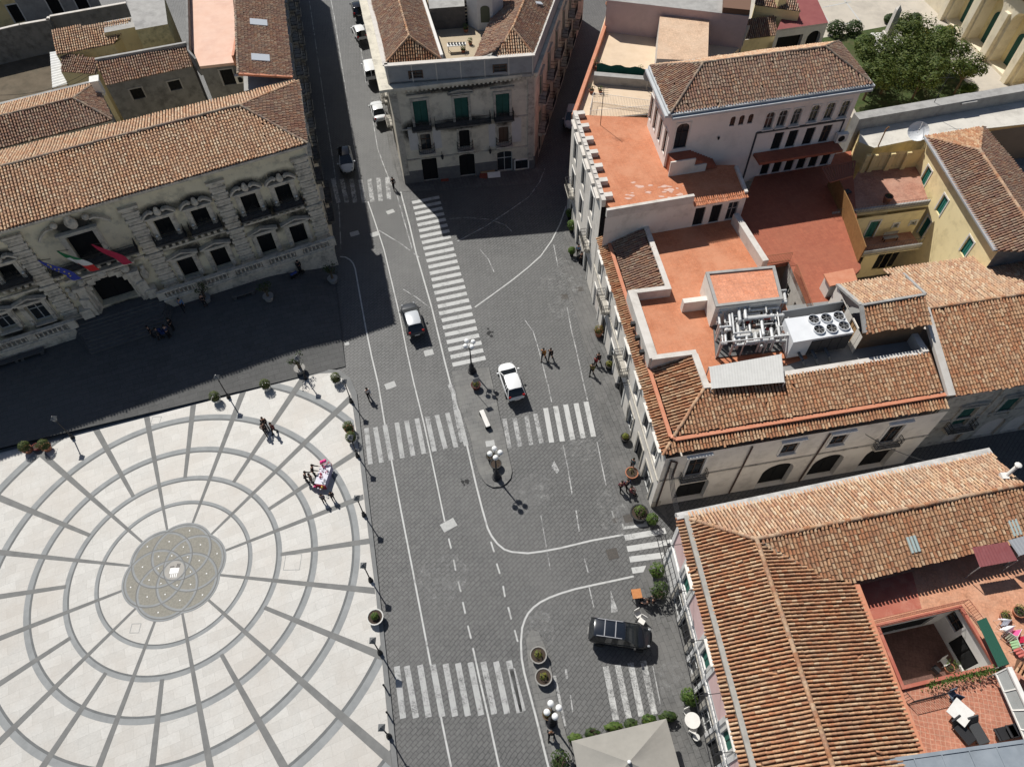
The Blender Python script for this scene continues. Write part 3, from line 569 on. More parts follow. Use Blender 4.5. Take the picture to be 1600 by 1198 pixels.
class Wall:
    """vertical wall p0->p1 (outside on the right hand), z0..z1, with cut openings. Openings are measured from the photograph through the wall's own plane."""
    def __init__(s, p0, p1, z0, z1):
        s.p0 = Vector((p0[0], p0[1], 0)); s.p1 = Vector((p1[0], p1[1], 0)); s.z0 = z0; s.z1 = z1
        s.d = (s.p1-s.p0); s.L = s.d.length; s.d.normalize(); s.n = Vector((s.d.y, -s.d.x, 0)); s.ops = []
    def uz(s, px, py):
        q = onplane(px, py, s.p0, s.n); return (q-s.p0).dot(s.d), q.z
    def at(s, u, z, out=0.0): return s.p0+s.d*u+s.n*out+Vector((0, 0, z))
    def op(s, u, z0, w, h, arch=0.0, depth=.2, **k):
        z0 = max(z0, s.z0+.003); h = min(h, s.z1-.05-z0)
        u = min(max(u, w/2+.02), s.L-w/2-.02)
        s.ops.append(dict(u=u, z=z0, w=w, h=h, arch=arch, depth=depth, **k)); return s.ops[-1]
    def pix(s, bx, by, tx, ty, w, **k):
        """opening given by the pixel of its bottom centre and its top centre"""
        u0, z0 = s.uz(bx, by); u1, z1 = s.uz(tx, ty); return s.op((u0+u1)/2, z0, w, z1-z0, **k)
    def mesh(s, mb, m=0, mrev=None):
        mrev = m if mrev is None else mrev
        us = sorted({0.0, s.L} | {round(o['u']-o['w']/2, 4) for o in s.ops} | {round(o['u']+o['w']/2, 4) for o in s.ops})
        us = [x for x in us if -1e-6 <= x <= s.L+1e-6]
        zs = sorted({s.z0, s.z1} | {round(o['z'], 4) for o in s.ops} | {round(o['z']+o['h'], 4) for o in s.ops})
        zs = [x for x in zs if s.z0-1e-6 <= x <= s.z1+1e-6]
        for a, b in zip(us[:-1], us[1:]):
            run = None
            for c, d in zip(zs[:-1], zs[1:]):
                um, zm = (a+b)/2, (c+d)/2
                hole = any(abs(um-o['u']) < o['w']/2 and o['z'] < zm < o['z']+o['h'] for o in s.ops)
                if hole:
                    if run is not None: mb.poly([s.at(a, run), s.at(b, run), s.at(b, c), s.at(a, c)], m); run = None
                elif run is None: run = c
            if run is not None: mb.poly([s.at(a, run), s.at(b, run), s.at(b, s.z1), s.at(a, s.z1)], m)
        for o in s.ops:
            a, b, c, d, dp = o['u']-o['w']/2, o['u']+o['w']/2, o['z'], o['z']+o['h'], -o['depth']
            mb.poly([s.at(a, c), s.at(a, d), s.at(a, d, dp), s.at(a, c, dp)][::-1], mrev); mb.poly([s.at(b, c), s.at(b, c, dp), s.at(b, d, dp), s.at(b, d)][::-1], mrev)
            mb.poly([s.at(a, d), s.at(b, d), s.at(b, d, dp), s.at(a, d, dp)][::-1], mrev); mb.poly([s.at(a, c), s.at(a, c, dp), s.at(b, c, dp), s.at(b, c)][::-1], mrev)
            if o['arch']:
                ar = o['arch']*o['w']/2 if o['arch'] <= 1 else o['w']/2
                pts = [(o['u']-o['w']/2*math.cos(t), d-ar+ar*math.sin(t)) for t in [math.pi*i/14 for i in range(15)]]
                mb.poly([s.at(a, d, -.004)]+[s.at(x, z, -.004) for x, z in reversed(pts[:8])], m); mb.poly([s.at(b, d, -.004)]+[s.at(x, z, -.004) for x, z in reversed(pts[7:])], m)
                for q, r_ in zip(pts[:-1], pts[1:]): mb.poly([s.at(*q, -.004), s.at(*r_, -.004), s.at(*r_, dp), s.at(*q, dp)], mrev)
        return mb
    def fill(s, parent, style='window', only=None):
        """the window or door in every opening: pane or shutters, frame bars, surround, sill"""
        for o in s.ops:
            st = o.get('st', style); u, z, w, h, dp = o['u'], o['z'], o['w'], o['h'], o['depth']
            nm = 'door' if st.startswith('door') else ('arch_opening' if st == 'hole' else 'window')
            b = MB(); y = -dp+.03
            if st == 'hole':
                b.poly([s.at(u-w/2, z, y), s.at(u+w/2, z, y), s.at(u+w/2, z+h, y), s.at(u-w/2, z+h, y)], 0); b.build(nm, [M_dark], parent); continue
            pm = {'window': M_glass, 'shutter': o.get('sm', M_green), 'door': o.get('dm', M_glass), 'doorwood': o.get('dm', M_frame), 'half': M_glass}[st]
            if st in ('shutter', 'doorwood'):
                # two leaves with raised rails and slats
                for sx in (-1, 1):
                    c0, c1 = (u-w/2+.02, u-.012) if sx < 0 else (u+.012, u+w/2-.02)
                    b.faces([s.at(x, zz, y+dd) for dd in (0, .045) for x, zz in ((c0, z+.02), (c1, z+.02), (c1, z+h-.02), (c0, z+h-.02))], [(4, 5, 6, 7), (0, 1, 5, 4), (1, 2, 6, 5), (2, 3, 7, 6), (3, 0, 4, 7)], 0)
                    k = 0; zz = z+.12
                    while zz < z+h-.12:
                        b.faces([s.at(x, q, y+.05+dd) for x, q, dd in ((c0+.05, zz, .03), (c1-.05, zz, .03), (c1-.05, zz+.07, 0), (c0+.05, zz+.07, 0))], [(0, 1, 2, 3)], 0); zz += .10
                b.poly([s.at(u-w/2, z, y-.02), s.at(u+w/2, z, y-.02), s.at(u+w/2, z+h, y-.02), s.at(u-w/2, z+h, y-.02)], 1)
                win = b.build(nm, [pm, M_dark], parent)
            else:
                b.poly([s.at(u-w/2, z, y), s.at(u+w/2, z, y), s.at(u+w/2, z+h, y), s.at(u-w/2, z+h, y)], 0)
                win = b.build(nm, [pm], parent)
                f = MB(); fm = o.get('fm', M_wframe)
                fw = .06
                for a_, c_ in (((u-w/2+fw/2, z), (u-w/2+fw/2, z+h)), ((u+w/2-fw/2, z), (u+w/2-fw/2, z+h)), ((u, z), (u, z+h))):
                    f.bar(s.at(*a_, y+.03), s.at(*c_, y+.03), fw, .05, 0, up=s.n)
                for zz in (z+fw/2, z+h-fw/2, z+h*(.62 if h > 1.6 else .5)): f.bar(s.at(u-w/2, zz, y+.032), s.at(u+w/2, zz, y+.032), fw, .05, 0, up=s.n)
                f.build('frame', fm, win)
            if o.get('sur'):
                q = MB(); t = o.get('sw', .16); pr = o.get('sp', .06); sm_ = o['sur']
                q.bar(s.at(u-w/2-t/2, z-.02, pr/2), s.at(u-w/2-t/2, z+h+t, pr/2), t, pr, up=s.n); q.bar(s.at(u+w/2+t/2, z-.02, pr/2), s.at(u+w/2+t/2, z+h+t, pr/2), t, pr, up=s.n)
                q.bar(s.at(u-w/2, z+h+t/2, pr/2+.003), s.at(u+w/2, z+h+t/2, pr/2+.003), t, pr, up=s.n)
                q.build('surround', sm_, win)
            if o.get('hood'):
                q = MB(); hz = z+h+o.get('hoff', .3); hw = o.get('hw', w+.7)
                q.bar(s.at(u-hw/2, hz, .12), s.at(u+hw/2, hz, .12), .24, .12, up=(0, 0, 1))
                if o['hood'] == 'arc':
                    pts = [s.at(u-hw/2*math.cos(t), hz+.06+.38*math.sin(t), .12) for t in [math.pi*i/10 for i in range(11)]]
                    for a_, c_ in zip(pts[:-1], pts[1:]): q.bar(a_, c_, .22, .1, up=(0, 0, 1))
                if o['hood'] == 'ped':
                    q.bar(s.at(u-hw/2, hz+.08, .12), s.at(u, hz+.42, .12), .22, .1); q.bar(s.at(u+hw/2, hz+.08, .12), s.at(u, hz+.42, .12), .22, .1)
                q.build('hood', o.get('sur') or M_stone, win)
            if o.get('sill'):
                q = MB(); q.bar(s.at(u-w/2-.12, z-.05, .08), s.at(u+w/2+.12, z-.05, .08), .22, .09); q.build('sill', o.get('sur') or M_white, win)
            if o.get('balc'): balcony(s, u, z-.02, o.get('bw', w+.9), o.get('bd', .8), parent, o.get('bm', M_stone), round_=o.get('bround', False))
def balcony(wall, u, z, w, d, parent, m=None, rail=.95, round_=False, step=.13):
    m = m or M_stone; b = MB()
    c = wall.at(u, z-.08, d/2+.002)
    ang = math.atan2(wall.d.y, wall.d.x)
    b.box(c, (w, d, .16), ang)
    nb = max(2, int(w/1.2)+1)
    for k in range(nb): b.box(wall.at(u-w/2+.2+(w-.4)*k/(nb-1), z-.33, d*.3), (.16, d*.55, .34), ang)
    bo = b.build('balcony', m, parent)
    q = MB(); e = .05
    path = [(-w/2+e, 0.02), (-w/2+e, d-e), (w/2-e, d-e), (w/2-e, 0.02)]
    if round_: path = [(-w/2+e, .02)]+[(-(w/2-e)*math.cos(t), .1+(d-.15)*math.sin(t)) for t in [math.pi*i/12 for i in range(13)]]+[(w/2-e, .02)]
    for zz in (.06, rail*.55, rail):
        for a_, c_ in zip(path[:-1], path[1:]): q.bar(wall.at(u+a_[0], z+zz, a_[1]), wall.at(u+c_[0], z+zz, c_[1]), .035, .03)
    for a_, c_ in zip(path[:-1], path[1:]):
        L = math.hypot(c_[0]-a_[0], c_[1]-a_[1]); n = max(1, int(L/step))
        for k in range(n+1):
            t = k/n; x, y = a_[0]+(c_[0]-a_[0])*t, a_[1]+(c_[1]-a_[1])*t; q.bar(wall.at(u+x, z, y), wall.at(u+x, z+rail, y), .022, .022, up=(1, 0, 0))
    q.build('railing', M_iron, bo)
    return bo
def walls_obj(name, walls, m, parent, mrev=None, style='window'):
    b = MB()
    for w in walls: w.mesh(b, 0)
    o = b.build(name, m, parent)
    for w in walls: w.fill(parent, style)
    return o
def parapet(name, pts, z0, z1, t, m, parent, closed=False, inward=1):
    """low wall along a polyline of XY points, thickness t to the left of the direction (inward=1)"""
    b = MB(); P2 = [Vector((p[0], p[1])) for p in pts]; n = len(P2); off = []
    for i in range(n):
        def nrm(a, c): d = (c-a).normalized(); return Vector((-d.y, d.x))
        ns = []
        if closed or i > 0: ns.append(nrm(P2[i-1], P2[i]))
        if closed or i < n-1: ns.append(nrm(P2[i], P2[(i+1) % n]))
        v = sum(ns, Vector((0, 0))); v.normalize(); k = t/max(.35, v.dot(ns[0])); off.append(P2[i]+v*k*inward)
    z1 += rnd.uniform(.0, .03)
    rng = range(n) if closed else range(n-1)
    for i in rng:
        j = (i+1) % n; b.prism([P2[i], P2[j], off[j], off[i]], z0, z1)
    return b.build(name, m, parent)
def slab(name, pts, z0, z1, m, parent, mt=None):
    mm = [m, mt] if mt else [m]
    return MB().prism([tuple(p)[:2] for p in pts], z0, z1, 0, mt=1 if mt else None).build(name, mm, parent)
def railing(name, pts, h, parent=None, m=None, step=.14, r=.014):
    """bars between 3-D points"""
    q = MB(); m = m or M_iron
    for a, b in zip(pts[:-1], pts[1:]):
        a = Vector(a); b = Vector(b); L = (b-a).length; n = max(1, int(L/step)); Z = Vector((0, 0, 1))
        for zz in (.08, h): q.bar(a+Z*zz, b+Z*zz, r*2.4, r*2)
        for k in range(n+1): p = a.lerp(b, k/n); q.bar(p, p+Z*h, r*1.5, r*1.5, up=(1, 0, 0))
    return q.build(name, m, parent)
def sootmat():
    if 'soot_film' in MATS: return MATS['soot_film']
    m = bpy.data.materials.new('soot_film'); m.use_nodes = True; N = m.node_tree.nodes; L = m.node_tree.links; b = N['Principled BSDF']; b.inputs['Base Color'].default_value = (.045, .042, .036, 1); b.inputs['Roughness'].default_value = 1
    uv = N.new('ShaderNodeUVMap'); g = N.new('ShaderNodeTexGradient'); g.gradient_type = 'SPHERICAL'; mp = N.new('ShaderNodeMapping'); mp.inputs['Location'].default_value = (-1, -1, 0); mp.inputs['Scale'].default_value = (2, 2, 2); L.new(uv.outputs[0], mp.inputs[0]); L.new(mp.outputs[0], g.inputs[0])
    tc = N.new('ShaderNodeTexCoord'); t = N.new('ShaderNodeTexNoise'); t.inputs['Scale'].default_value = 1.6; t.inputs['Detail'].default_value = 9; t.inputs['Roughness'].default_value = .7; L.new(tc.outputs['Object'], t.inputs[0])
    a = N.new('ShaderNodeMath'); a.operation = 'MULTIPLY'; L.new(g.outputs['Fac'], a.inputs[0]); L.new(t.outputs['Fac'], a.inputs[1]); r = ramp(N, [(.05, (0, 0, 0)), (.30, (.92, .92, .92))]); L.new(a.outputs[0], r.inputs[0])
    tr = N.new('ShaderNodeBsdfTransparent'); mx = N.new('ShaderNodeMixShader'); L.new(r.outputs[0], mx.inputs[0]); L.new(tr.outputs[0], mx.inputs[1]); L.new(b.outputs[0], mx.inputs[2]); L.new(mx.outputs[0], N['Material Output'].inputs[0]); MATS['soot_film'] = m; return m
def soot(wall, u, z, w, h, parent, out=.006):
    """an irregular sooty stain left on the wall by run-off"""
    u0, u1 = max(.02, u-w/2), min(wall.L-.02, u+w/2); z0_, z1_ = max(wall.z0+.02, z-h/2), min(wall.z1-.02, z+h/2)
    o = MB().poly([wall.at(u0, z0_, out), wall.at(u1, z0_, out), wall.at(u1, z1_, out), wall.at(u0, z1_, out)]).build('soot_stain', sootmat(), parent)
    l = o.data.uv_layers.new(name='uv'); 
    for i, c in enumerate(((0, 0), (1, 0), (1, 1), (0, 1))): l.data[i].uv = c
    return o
def cov(a, b, t): return Vector(a).lerp(Vector(b), t)

# ================================================================== TOWN HALL (west)
M_hall = mat('town_hall_plaster', (.80, .71, .52), noise=(.71, .63, .46), nscale=.8, rough=.92, stain=(.13, .12, .10), sscale=.55, samt=.65)
M_hallstone = mat('weathered_limestone', (.72, .645, .53), noise=(.54, .48, .39), nscale=3, rough=.92, stain=(.09, .085, .075), sscale=1.3, samt=.8, bump=.6, bscale=7)
M_soot = mat('sooty_stone', (.16, .15, .135), noise=(.08, .075, .07), nscale=2.2, rough=.95, bump=.5, bscale=8)
ZE = 14.8
e0, e1 = P(0, 360, ZE), P(480, 224, ZE)
dA = (e1-e0).normalized(); nA = Vector((dA.y, -dA.x, 0))          # outwards, to the square
e0x = e0-dA*14
hall = thing('town_hall', 'baroque town hall with a long clay roof, carved window frames and an arched door', 'town hall', (e1.x, e1.y, 0))
r0, r1 = P(0, 259, 16.4), P(375, 165, 16.4); r0x = r0-dA*14
b0 = P(0, 230, ZE); b1 = P(467, 127, ZE); dB = (b1-b0).normalized(); b0x = b0-dA*14
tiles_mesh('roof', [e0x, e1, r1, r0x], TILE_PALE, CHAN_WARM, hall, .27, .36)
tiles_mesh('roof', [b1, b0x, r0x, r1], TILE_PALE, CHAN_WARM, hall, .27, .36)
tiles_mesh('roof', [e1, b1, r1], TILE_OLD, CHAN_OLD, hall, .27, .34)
ridge('ridge_tiles', r0x, r1, hall, M_ridgeold, .16); ridge('ridge_tiles', r1, e1, hall, M_ridgeold); ridge('ridge_tiles', r1, b1, hall, M_ridge)
IN = .55
w1 = e1-nA*IN-dA*.35; w0 = e0x-nA*IN; wb1 = b1-(b1-e1).normalized()*.4-dA*.35; wb0 = b0x+nA*.3
ZT = 2.8
front = Wall(w0, w1, 0, ZE-.25); east = Wall(w1, wb1, 0, ZE-.25); back = Wall(wb1, wb0, 0, ZE-.25)
def hop(bx, by, tx, ty, w, **k):
    return front.pix(bx, by, tx, ty, w, depth=.45, **k)
up = [((264, 368), (252, 340)), ((320, 351), (309, 325)), ((397, 331), (386, 303)), ((448, 315.6), (440, 288)), ((20, 436), (8, 413))]
lo = [((300, 431), (288, 402)), ((351, 416), (339, 387)), ((423, 395), (411, 365)), ((472, 380), (462, 350)), ((71, 500), (50, 474)), ((12, 515), (2, 490))]
for b_, t_ in up: hop(*b_, *t_, 1.45, st='shutter', sm=M_dark, orn=1)
for k, (b_, t_) in enumerate(lo): hop(*b_, *t_, 1.5, st='window' if k > 3 else 'shutter', sm=M_dark, orn=2)
du, dz = front.uz(135, 383); hop(147, 402, 123, 364, 2.3, st='shutter', sm=M_dark, orn=3)
du, dz0 = front.uz(192, 480); u_d, z_d = front.uz(166, 428)
front.op((du+u_d)/2, ZT+.3, 3.3, z_d-ZT-.3, arch=1.0, depth=.9, st='doorwood', dm=M_dark, orn=4)
# windows left of the frame
for k in range(2):
    for o in list(front.ops[:0]): pass
for o in [dict(o) for o in front.ops if o['u'] < 20]: pass
walls_obj('wall', [front, east, back], M_hall, hall, mrev=None)
AZ = math.atan2(dA.y, dA.x)
for o in front.ops:
    u, z, w, h = o['u'], o['z'], o['w'], o['h']; q = MB(); st = o['orn']
    f = lambda x, zz, out: front.at(u+x, zz, out)
    for sx in (-1, 1):
        q.bar(f(sx*(w/2+.2), z-.05, .1), f(sx*(w/2+.2), z+h+.1, .1), .36, .2, up=nA)
        q.bar(f(sx*(w/2+.36), z-.05, .05), f(sx*(w/2+.36), z+h+.1, .05), .3, .1, up=nA)
        q.box(f(sx*(w/2+.3), z+h*.15, .2), (.22, .3, .5), AZ)
    q.bar(f(-w/2-.45, z+h+.22, .14), f(w/2+.45, z+h+.22, .14), .3, .28)
    q.bar(f(-w/2-.62, z+h+.45, .22), f(w/2+.62, z+h+.45, .22), .46, .13)
    if st in (1, 3):
        sc = 1.0 if st == 1 else 1.6
        for sx in (-1, 1):              # broken scrolled pediment with a shell between
            pts = [f(sx*sc*(w/2+.75-.95*t), z+h+.55+sc*.55*math.sin(t*1.9), .24) for t in (0, .2, .4, .6, .8, 1)]
            for a_, c_ in zip(pts[:-1], pts[1:]): q.bar(a_, c_, .44, .16)
            q.ball(f(sx*sc*.36*w, z+h+1.0*sc, .26), .2*sc, 8, 5)
        q.ball(f(0, z+h+.85*sc, .2), .36*sc, 10, 6, sc=(1, .7, 1.15)); q.ball(f(0, z+h+1.25*sc, .24), .2*sc, 8, 5)
    elif st == 2:
        q.bar(f(-w/2-.75, z+h+.55, .25), f(0, z+h+1.0, .25), .5, .14); q.bar(f(w/2+.75, z+h+.55, .25), f(0, z+h+1.0, .25), .5, .14)
        q.bar(f(-w/2-.2, z-.1, .2), f(w/2+.2, z-.1, .2), .4, .16)
    elif st == 4:
        for sx in (-1, 1):
            q.box(f(sx*2.35, z+1.5, .3), (.9, .6, 3.4), AZ+sx*.3); q.box(f(sx*2.55, z+1.0, .45), (.9, .7, 2.2), AZ+sx*.3); q.box(f(sx*2.45, z+3.4, .4), (1.1, .8, .4), AZ); q.box(f(sx*3.1, z+.4, .5), (1.0, .9, 1.1), AZ)
            q.ball(f(sx*2.0, z+3.9, .35), .42, 10, 6); q.ball(f(sx*3.3, z+2.6, .3), .4, 8, 6, sc=(1, .8, 1.6)); q.ball(f(sx*3.4, z+3.4, .3), .26, 8, 6)
        for k in range(9):
            t = math.pi*(k+.5)/9; q.box(f(-2.0*math.cos(t), z+h-1.65+2.0*math.sin(t), .2), (.6, .42, .7), AZ)
        q.ball(f(0, z+h+.55, .35), .5, 10, 6); q.bar(f(-3.1, z+h+.9, .3), f(3.1, z+h+.9, .3), .62, .24)
    q.build('carved_surround', M_hallstone, hall)
    if st in (1, 3):
        bw = 2.9 if st == 1 else 7.6
        if st == 1: pass
        balcony(front, u, z-.05, bw, 1.0, hall, M_soot, round_=(st == 3 and False))
        q = MB()
        for k in range(5 if st == 1 else 9):
            n_ = (5 if st == 1 else 9)-1; q.box(front.at(u-bw/2+.25+(bw-.5)*k/n_, z-.55, .3), (.3, .6, .6), AZ); q.ball(front.at(u-bw/2+.25+(bw-.5)*k/n_, z-.62, .62), .17, 8, 5)
        q.build('carved_bracket', M_hallstone, hall)
# rusticated pilasters in two orders
pil = [((20, 367), (108, 488)), ((202, 322), (262, 436)), ((334, 283), (390, 405)), ((466, 246), (506, 366))]
for t_, b_ in pil:
    ut, zt = front.uz(*t_); ub, zb = front.uz(*b_); u = (ut+ub)/2-.05; q = MB()
    z = ZT+.2; k = 0
    while z < zt-.15:
        hh = .36; ww = 1.5 if k % 2 == 0 else 1.24; q.box(front.at(min(u, front.L-.7), z+hh/2, .12), (ww, .26+.06*(k % 2 == 0), hh-.05), AZ); z += hh; k += 1
    q.box(front.at(min(u, front.L-.7), ZT+4.7, .18), (1.75, .42, .3), AZ); q.box(front.at(min(u, front.L-.75), zt, .18), (1.7, .4, .25), AZ)
    q.box(front.at(min(u, front.L-.7), ZT-.5, .2), (1.7, .4, 1.3), AZ)
    q.build('pilaster', M_hallstone, hall)
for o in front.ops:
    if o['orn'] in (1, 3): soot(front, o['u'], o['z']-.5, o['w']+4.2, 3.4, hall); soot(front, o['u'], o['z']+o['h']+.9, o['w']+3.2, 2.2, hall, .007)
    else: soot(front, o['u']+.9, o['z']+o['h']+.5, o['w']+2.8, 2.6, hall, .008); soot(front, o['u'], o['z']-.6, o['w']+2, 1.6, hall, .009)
q = MB(); q.bar(front.at(0, ZE-.22, .3), front.at(front.L+.3, ZE-.22, .3), .62, .2); q.bar(front.at(0, ZE-.45, .16), front.at(front.L+.16, ZE-.45, .16), .36, .2)
q.bar(east.at(-.3, ZE-.225, .2), east.at(east.L, ZE-.225, .2), .5, .19)
q.build('cornice', M_hallstone, hall)
q = MB()
for a_, c_ in ((0, 1), ): q.bar(front.at(0, ZT+4.75, .06), front.at(front.L+.05, ZT+4.75, .06), .16, .2)
q.build('string_course', M_hallstone, hall)
# east side windows, balconies and stains
for k in range(3):
    for zz in (3.6, 9):
        u = 2.5+k*3.4
        if u < east.L-1: q = MB(); q.bar(east.at(u, zz, .05), east.at(u, zz+2.6, .05), 1.7, .1, up=east.n); q.bar(east.at(u-1, zz+2.9, .15), east.at(u+1, zz+2.9, .15), .4, .18); wi = q.build('window', M_hallstone, hall); MB().poly([east.at(u-.55, zz+.1, .11), east.at(u+.55, zz+.1, .11), east.at(u+.55, zz+2.3, .11), east.at(u-.55, zz+2.3, .11)]).build('pane', M_dark, wi); balcony(east, u, zz-.02, 2.2, .8, hall, M_soot)
# raised terraces with balustrades on both sides of the steps
def terrace(pa, pb, ret=True):
    a, b = P(*pa), P(*pb); ia = a-nA*((a-w1).dot(nA)-.02); ib = b-nA*((b-w1).dot(nA)-.02)
    q = MB(); q.prism([a[:2], b[:2], ib[:2], ia[:2]], 0, ZT-.02); L = (b-a).length; d = (b-a).normalized(); ang = math.atan2(d.y, d.x)
    q.bar(a+Vector((0, 0, ZT-.1))+nA*.06, b+Vector((0, 0, ZT-.1))+nA*.06, .2, .2)
    m_ = q.build('terrace', M_hallstone, hall)
    bl = MB(); n = max(2, int(L/3.2)); zt = ZT-.02
    for k in range(n+1): bl.box(a.lerp(b, k/n)-nA*.17+Vector((0, 0, zt+.5)), (.75, .34, 1.0), ang)
    bl.bar(a-nA*.17+Vector((0, 0, zt+.93)), b-nA*.17+Vector((0, 0, zt+.93)), .42, .16); bl.bar(a-nA*.17+Vector((0, 0, zt+.08)), b-nA*.17+Vector((0, 0, zt+.08)), .38, .16)
    for k in range(n):
        for j in range(7):
            t = (k+(j+1.3)/8.6)/n; c = a.lerp(b, t)-nA*.17+Vector((0, 0, zt+.12)); bl.lathe([(.07, 0), (.1, .2), (.05, .45), (.07, .72)], c, 7)
    bl.build('balustrade', M_hallstone, hall)
tA = P(255, 470); ta_dir = dA
tR0 = P(266, 470); tR1 = tR0+dA*((P(524, 402)-tR0).dot(dA))
q_ = (w1-tR0).dot(nA)
terrace_front = -(1.35)
def tpt(px):                                                        # point on the terrace front line nearest to the given pixel
    p = P(*px); q = w1+dA*((p-w1).dot(dA))+nA*1.45; return Vector((q.x, q.y, 0))
terrace_pairs = [(tpt((266, 470)), tpt((524, 402))), (tpt((0, 545))-dA*14, tpt((134, 508)))]
_P = P
for a, b in terrace_pairs:
    sc_a, sc_b = a, b
    P = lambda x, y, z=0.0, _d={1: sc_a, 2: sc_b}: _d[x].copy()
    terrace((1, 0), (2, 0))
P = _P
# steps up to the door
q = MB(); sl_, sr_ = terrace_pairs[1][1], terrace_pairs[0][0]; mid = (sl_+sr_)/2; half = (sr_-sl_).length/2
for k in range(8):
    out = 2.3-k*.36; q.prism([(mid-dA*(half-.05+.0*k)+nA*out)[:2], (mid+dA*(half-.05)+nA*out)[:2], (mid+dA*(half-.05)-nA*1.43)[:2], (mid-dA*(half-.05)-nA*1.43)[:2]] if k > 4 else [(mid-dA*(half-.6+k*.02)+nA*(out+.4))[:2], (mid+dA*(half-.6)+nA*(out+.4))[:2], (mid+dA*(half+.5-k*.1)+nA*.02)[:2], (mid+dA*(half-.05)-nA*1.43)[:2], (mid-dA*(half-.05)-nA*1.43)[:2], (mid-dA*(half+.5-k*.1)+nA*.02)[:2]], 0, 1.5+.16*(k+1)+.002*k)
q.build('steps', mat('lava_steps', (.085, .085, .085), noise=(.12, .12, .118), nscale=2, rough=.8), hall)
# wall lanterns by the upper windows
q = MB()
for o in front.ops:
    if o['orn'] == 1:
        for sx in (-1, 1): q.ball(front.at(o['u']+sx*(o['w']/2+.28), o['z']+.55, .32), .13, 8, 6)
q.build('lamp_pattern', mat('lamp_glass_white', (.7, .7, .66), rough=.3), hall)
# flags on slanting poles
def flag(px_a, px_b, base_u, label, cols, star=None):
    a = front.at(*front.uz(*px_a), .25); u2, z2 = front.uz(*px_b)
    root = thing('flag', label, 'flag', a)
    tip = a+nA*1.9-dA*.25+Vector((0, 0, 1.7)); MB().cyl(a, tip, .035, .025, 7).build('pole', M_iron, root)
    q = MB(); n, m_ = 16, 9; L = 3.1; Wv = dA*.95+nA*.45-Vector((0, 0, .15))
    for i in range(n+1):
        for j in range(m_+1):
            s, t = i/n, j/m_; c = tip+Wv*(t-.35)*(.35+1.3*math.sin(min(1.0, s*1.25)*2.4))*.85+dA*(L*.50*s)+Vector((0, 0, -L*.92*s))+nA*(.10*math.sin(7*t+5*s)+.25*s)+dA*.12*math.sin(6*t+3*s); q.V.append(tuple(c))
    for i in range(n):
        for j in range(m_):
            q.F.append((i*(m_+1)+j, i*(m_+1)+j+1, (i+1)*(m_+1)+j+1, (i+1)*(m_+1)+j)); q.MI.append(min(len(cols)-1, int(i/n*len(cols))) if star is None else 0)
    if star:
        for k in range(12):
            t = k/12*2*math.pi; i, j = n*.5+n*.26*math.cos(t), m_*.5+m_*.3*math.sin(t); v = Vector(q.V[int(round(i))*(m_+1)+int(round(j))])
            for s_ in (1, -1): q.poly([v+nA*.03*s_+Vector((math.cos(x)*.075*dA.x, math.cos(x)*.075*dA.y, math.sin(x)*.075)) for x in [math.pi/2+y*2*math.pi/5 for y in range(5)]], 1)
    ms = [mat('flag_'+c, v, rough=.9) for c, v in cols]
    if star: ms = ms[:1]+[mat('flag_yellow', (.7, .55, .05))]
    cl = q.build('cloth', ms, root, smooth=True)
flag((78, 402), (115, 415), 0, 'blue flag with a ring of yellow stars above the town hall door', [('blue', (.045, .06, .30))], star=1)
flag((106, 388), (135, 400), 0, 'green, white and red tricolour flag in the middle above the town hall door', [('green', (.02, .15, .06)), ('white', (.6, .6, .58)), ('red', (.5, .03, .03))])
flag((158, 378), (170, 390), 0, 'crimson flag right of the tricolour above the town hall door', [('crimson', (.42, .03, .07))])

# ================================================================== houses behind the town hall
M_ochre = mat('ochre_plaster', (.82, .66, .34), noise=(.75, .60, .31), nscale=.7, rough=.92, stain=(.30, .23, .13), sscale=.8, samt=.6)
M_greywall = mat('grey_render', (.25, .245, .235), noise=(.17, .168, .16), nscale=1.2, rough=.95, stain=(.07, .068, .065), sscale=.6, samt=.7)
M_pinkfloor = mat('pale_pink_terrace', (.66, .43, .33), noise=(.70, .49, .39), nscale=.8, rough=.9, stain=(.5, .30, .24), sscale=.5, samt=.4)
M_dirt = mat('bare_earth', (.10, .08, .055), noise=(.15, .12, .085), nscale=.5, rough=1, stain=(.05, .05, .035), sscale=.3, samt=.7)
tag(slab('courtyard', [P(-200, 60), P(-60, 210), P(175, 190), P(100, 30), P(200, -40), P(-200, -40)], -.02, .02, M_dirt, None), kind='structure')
# grey hipped rear wing
zr = 13.9
rw = thing('rear_wing', 'grey weathered hipped roof wing joined behind the town hall roof at far left', 'building', tuple(P(0, 230, 0)))
ra, rb = P(0, 229, zr), P(175, 187, zr); rc, rd = P(150, 129, zr), P(0, 164, zr); k0, k1 = P(0, 181, zr+1.3), P(115, 154, zr+1.3); sh = -dA*14
tiles_mesh('roof', [ra+sh, rb, k1, k0+sh], TILE_OLD, CHAN_OLD, rw); tiles_mesh('roof', [rc, rd+sh, k0+sh, k1], TILE_PALE, CHAN_WARM, rw); tiles_mesh('roof', [rb, rc, k1], TILE_OLD, CHAN_OLD, rw)  # back slope's paler tiles carry its sunlit tone in their colour
for a, b in ((k0+sh, k1), (k1, rb), (k1, rc)): ridge('ridge_tiles', a, b, rw, M_ridgeold)
slab('wall', [ra+sh, rb, rc, rd+sh], 0, zr-.12, M_greywall, rw)
parapet('gutter', [rc[:2], (rd+sh)[:2]], zr-.1, zr+.12, .35, M_concrete, rw, inward=-1)
q = MB(); c = P(157, 143, zr); q.box((c.x, c.y, zr+.5), (.7, .9, 1.6), .3); q.box((c.x, c.y, zr+1.35), (.9, 1.1, .14), .3); q.build('chimney', M_white, rw)
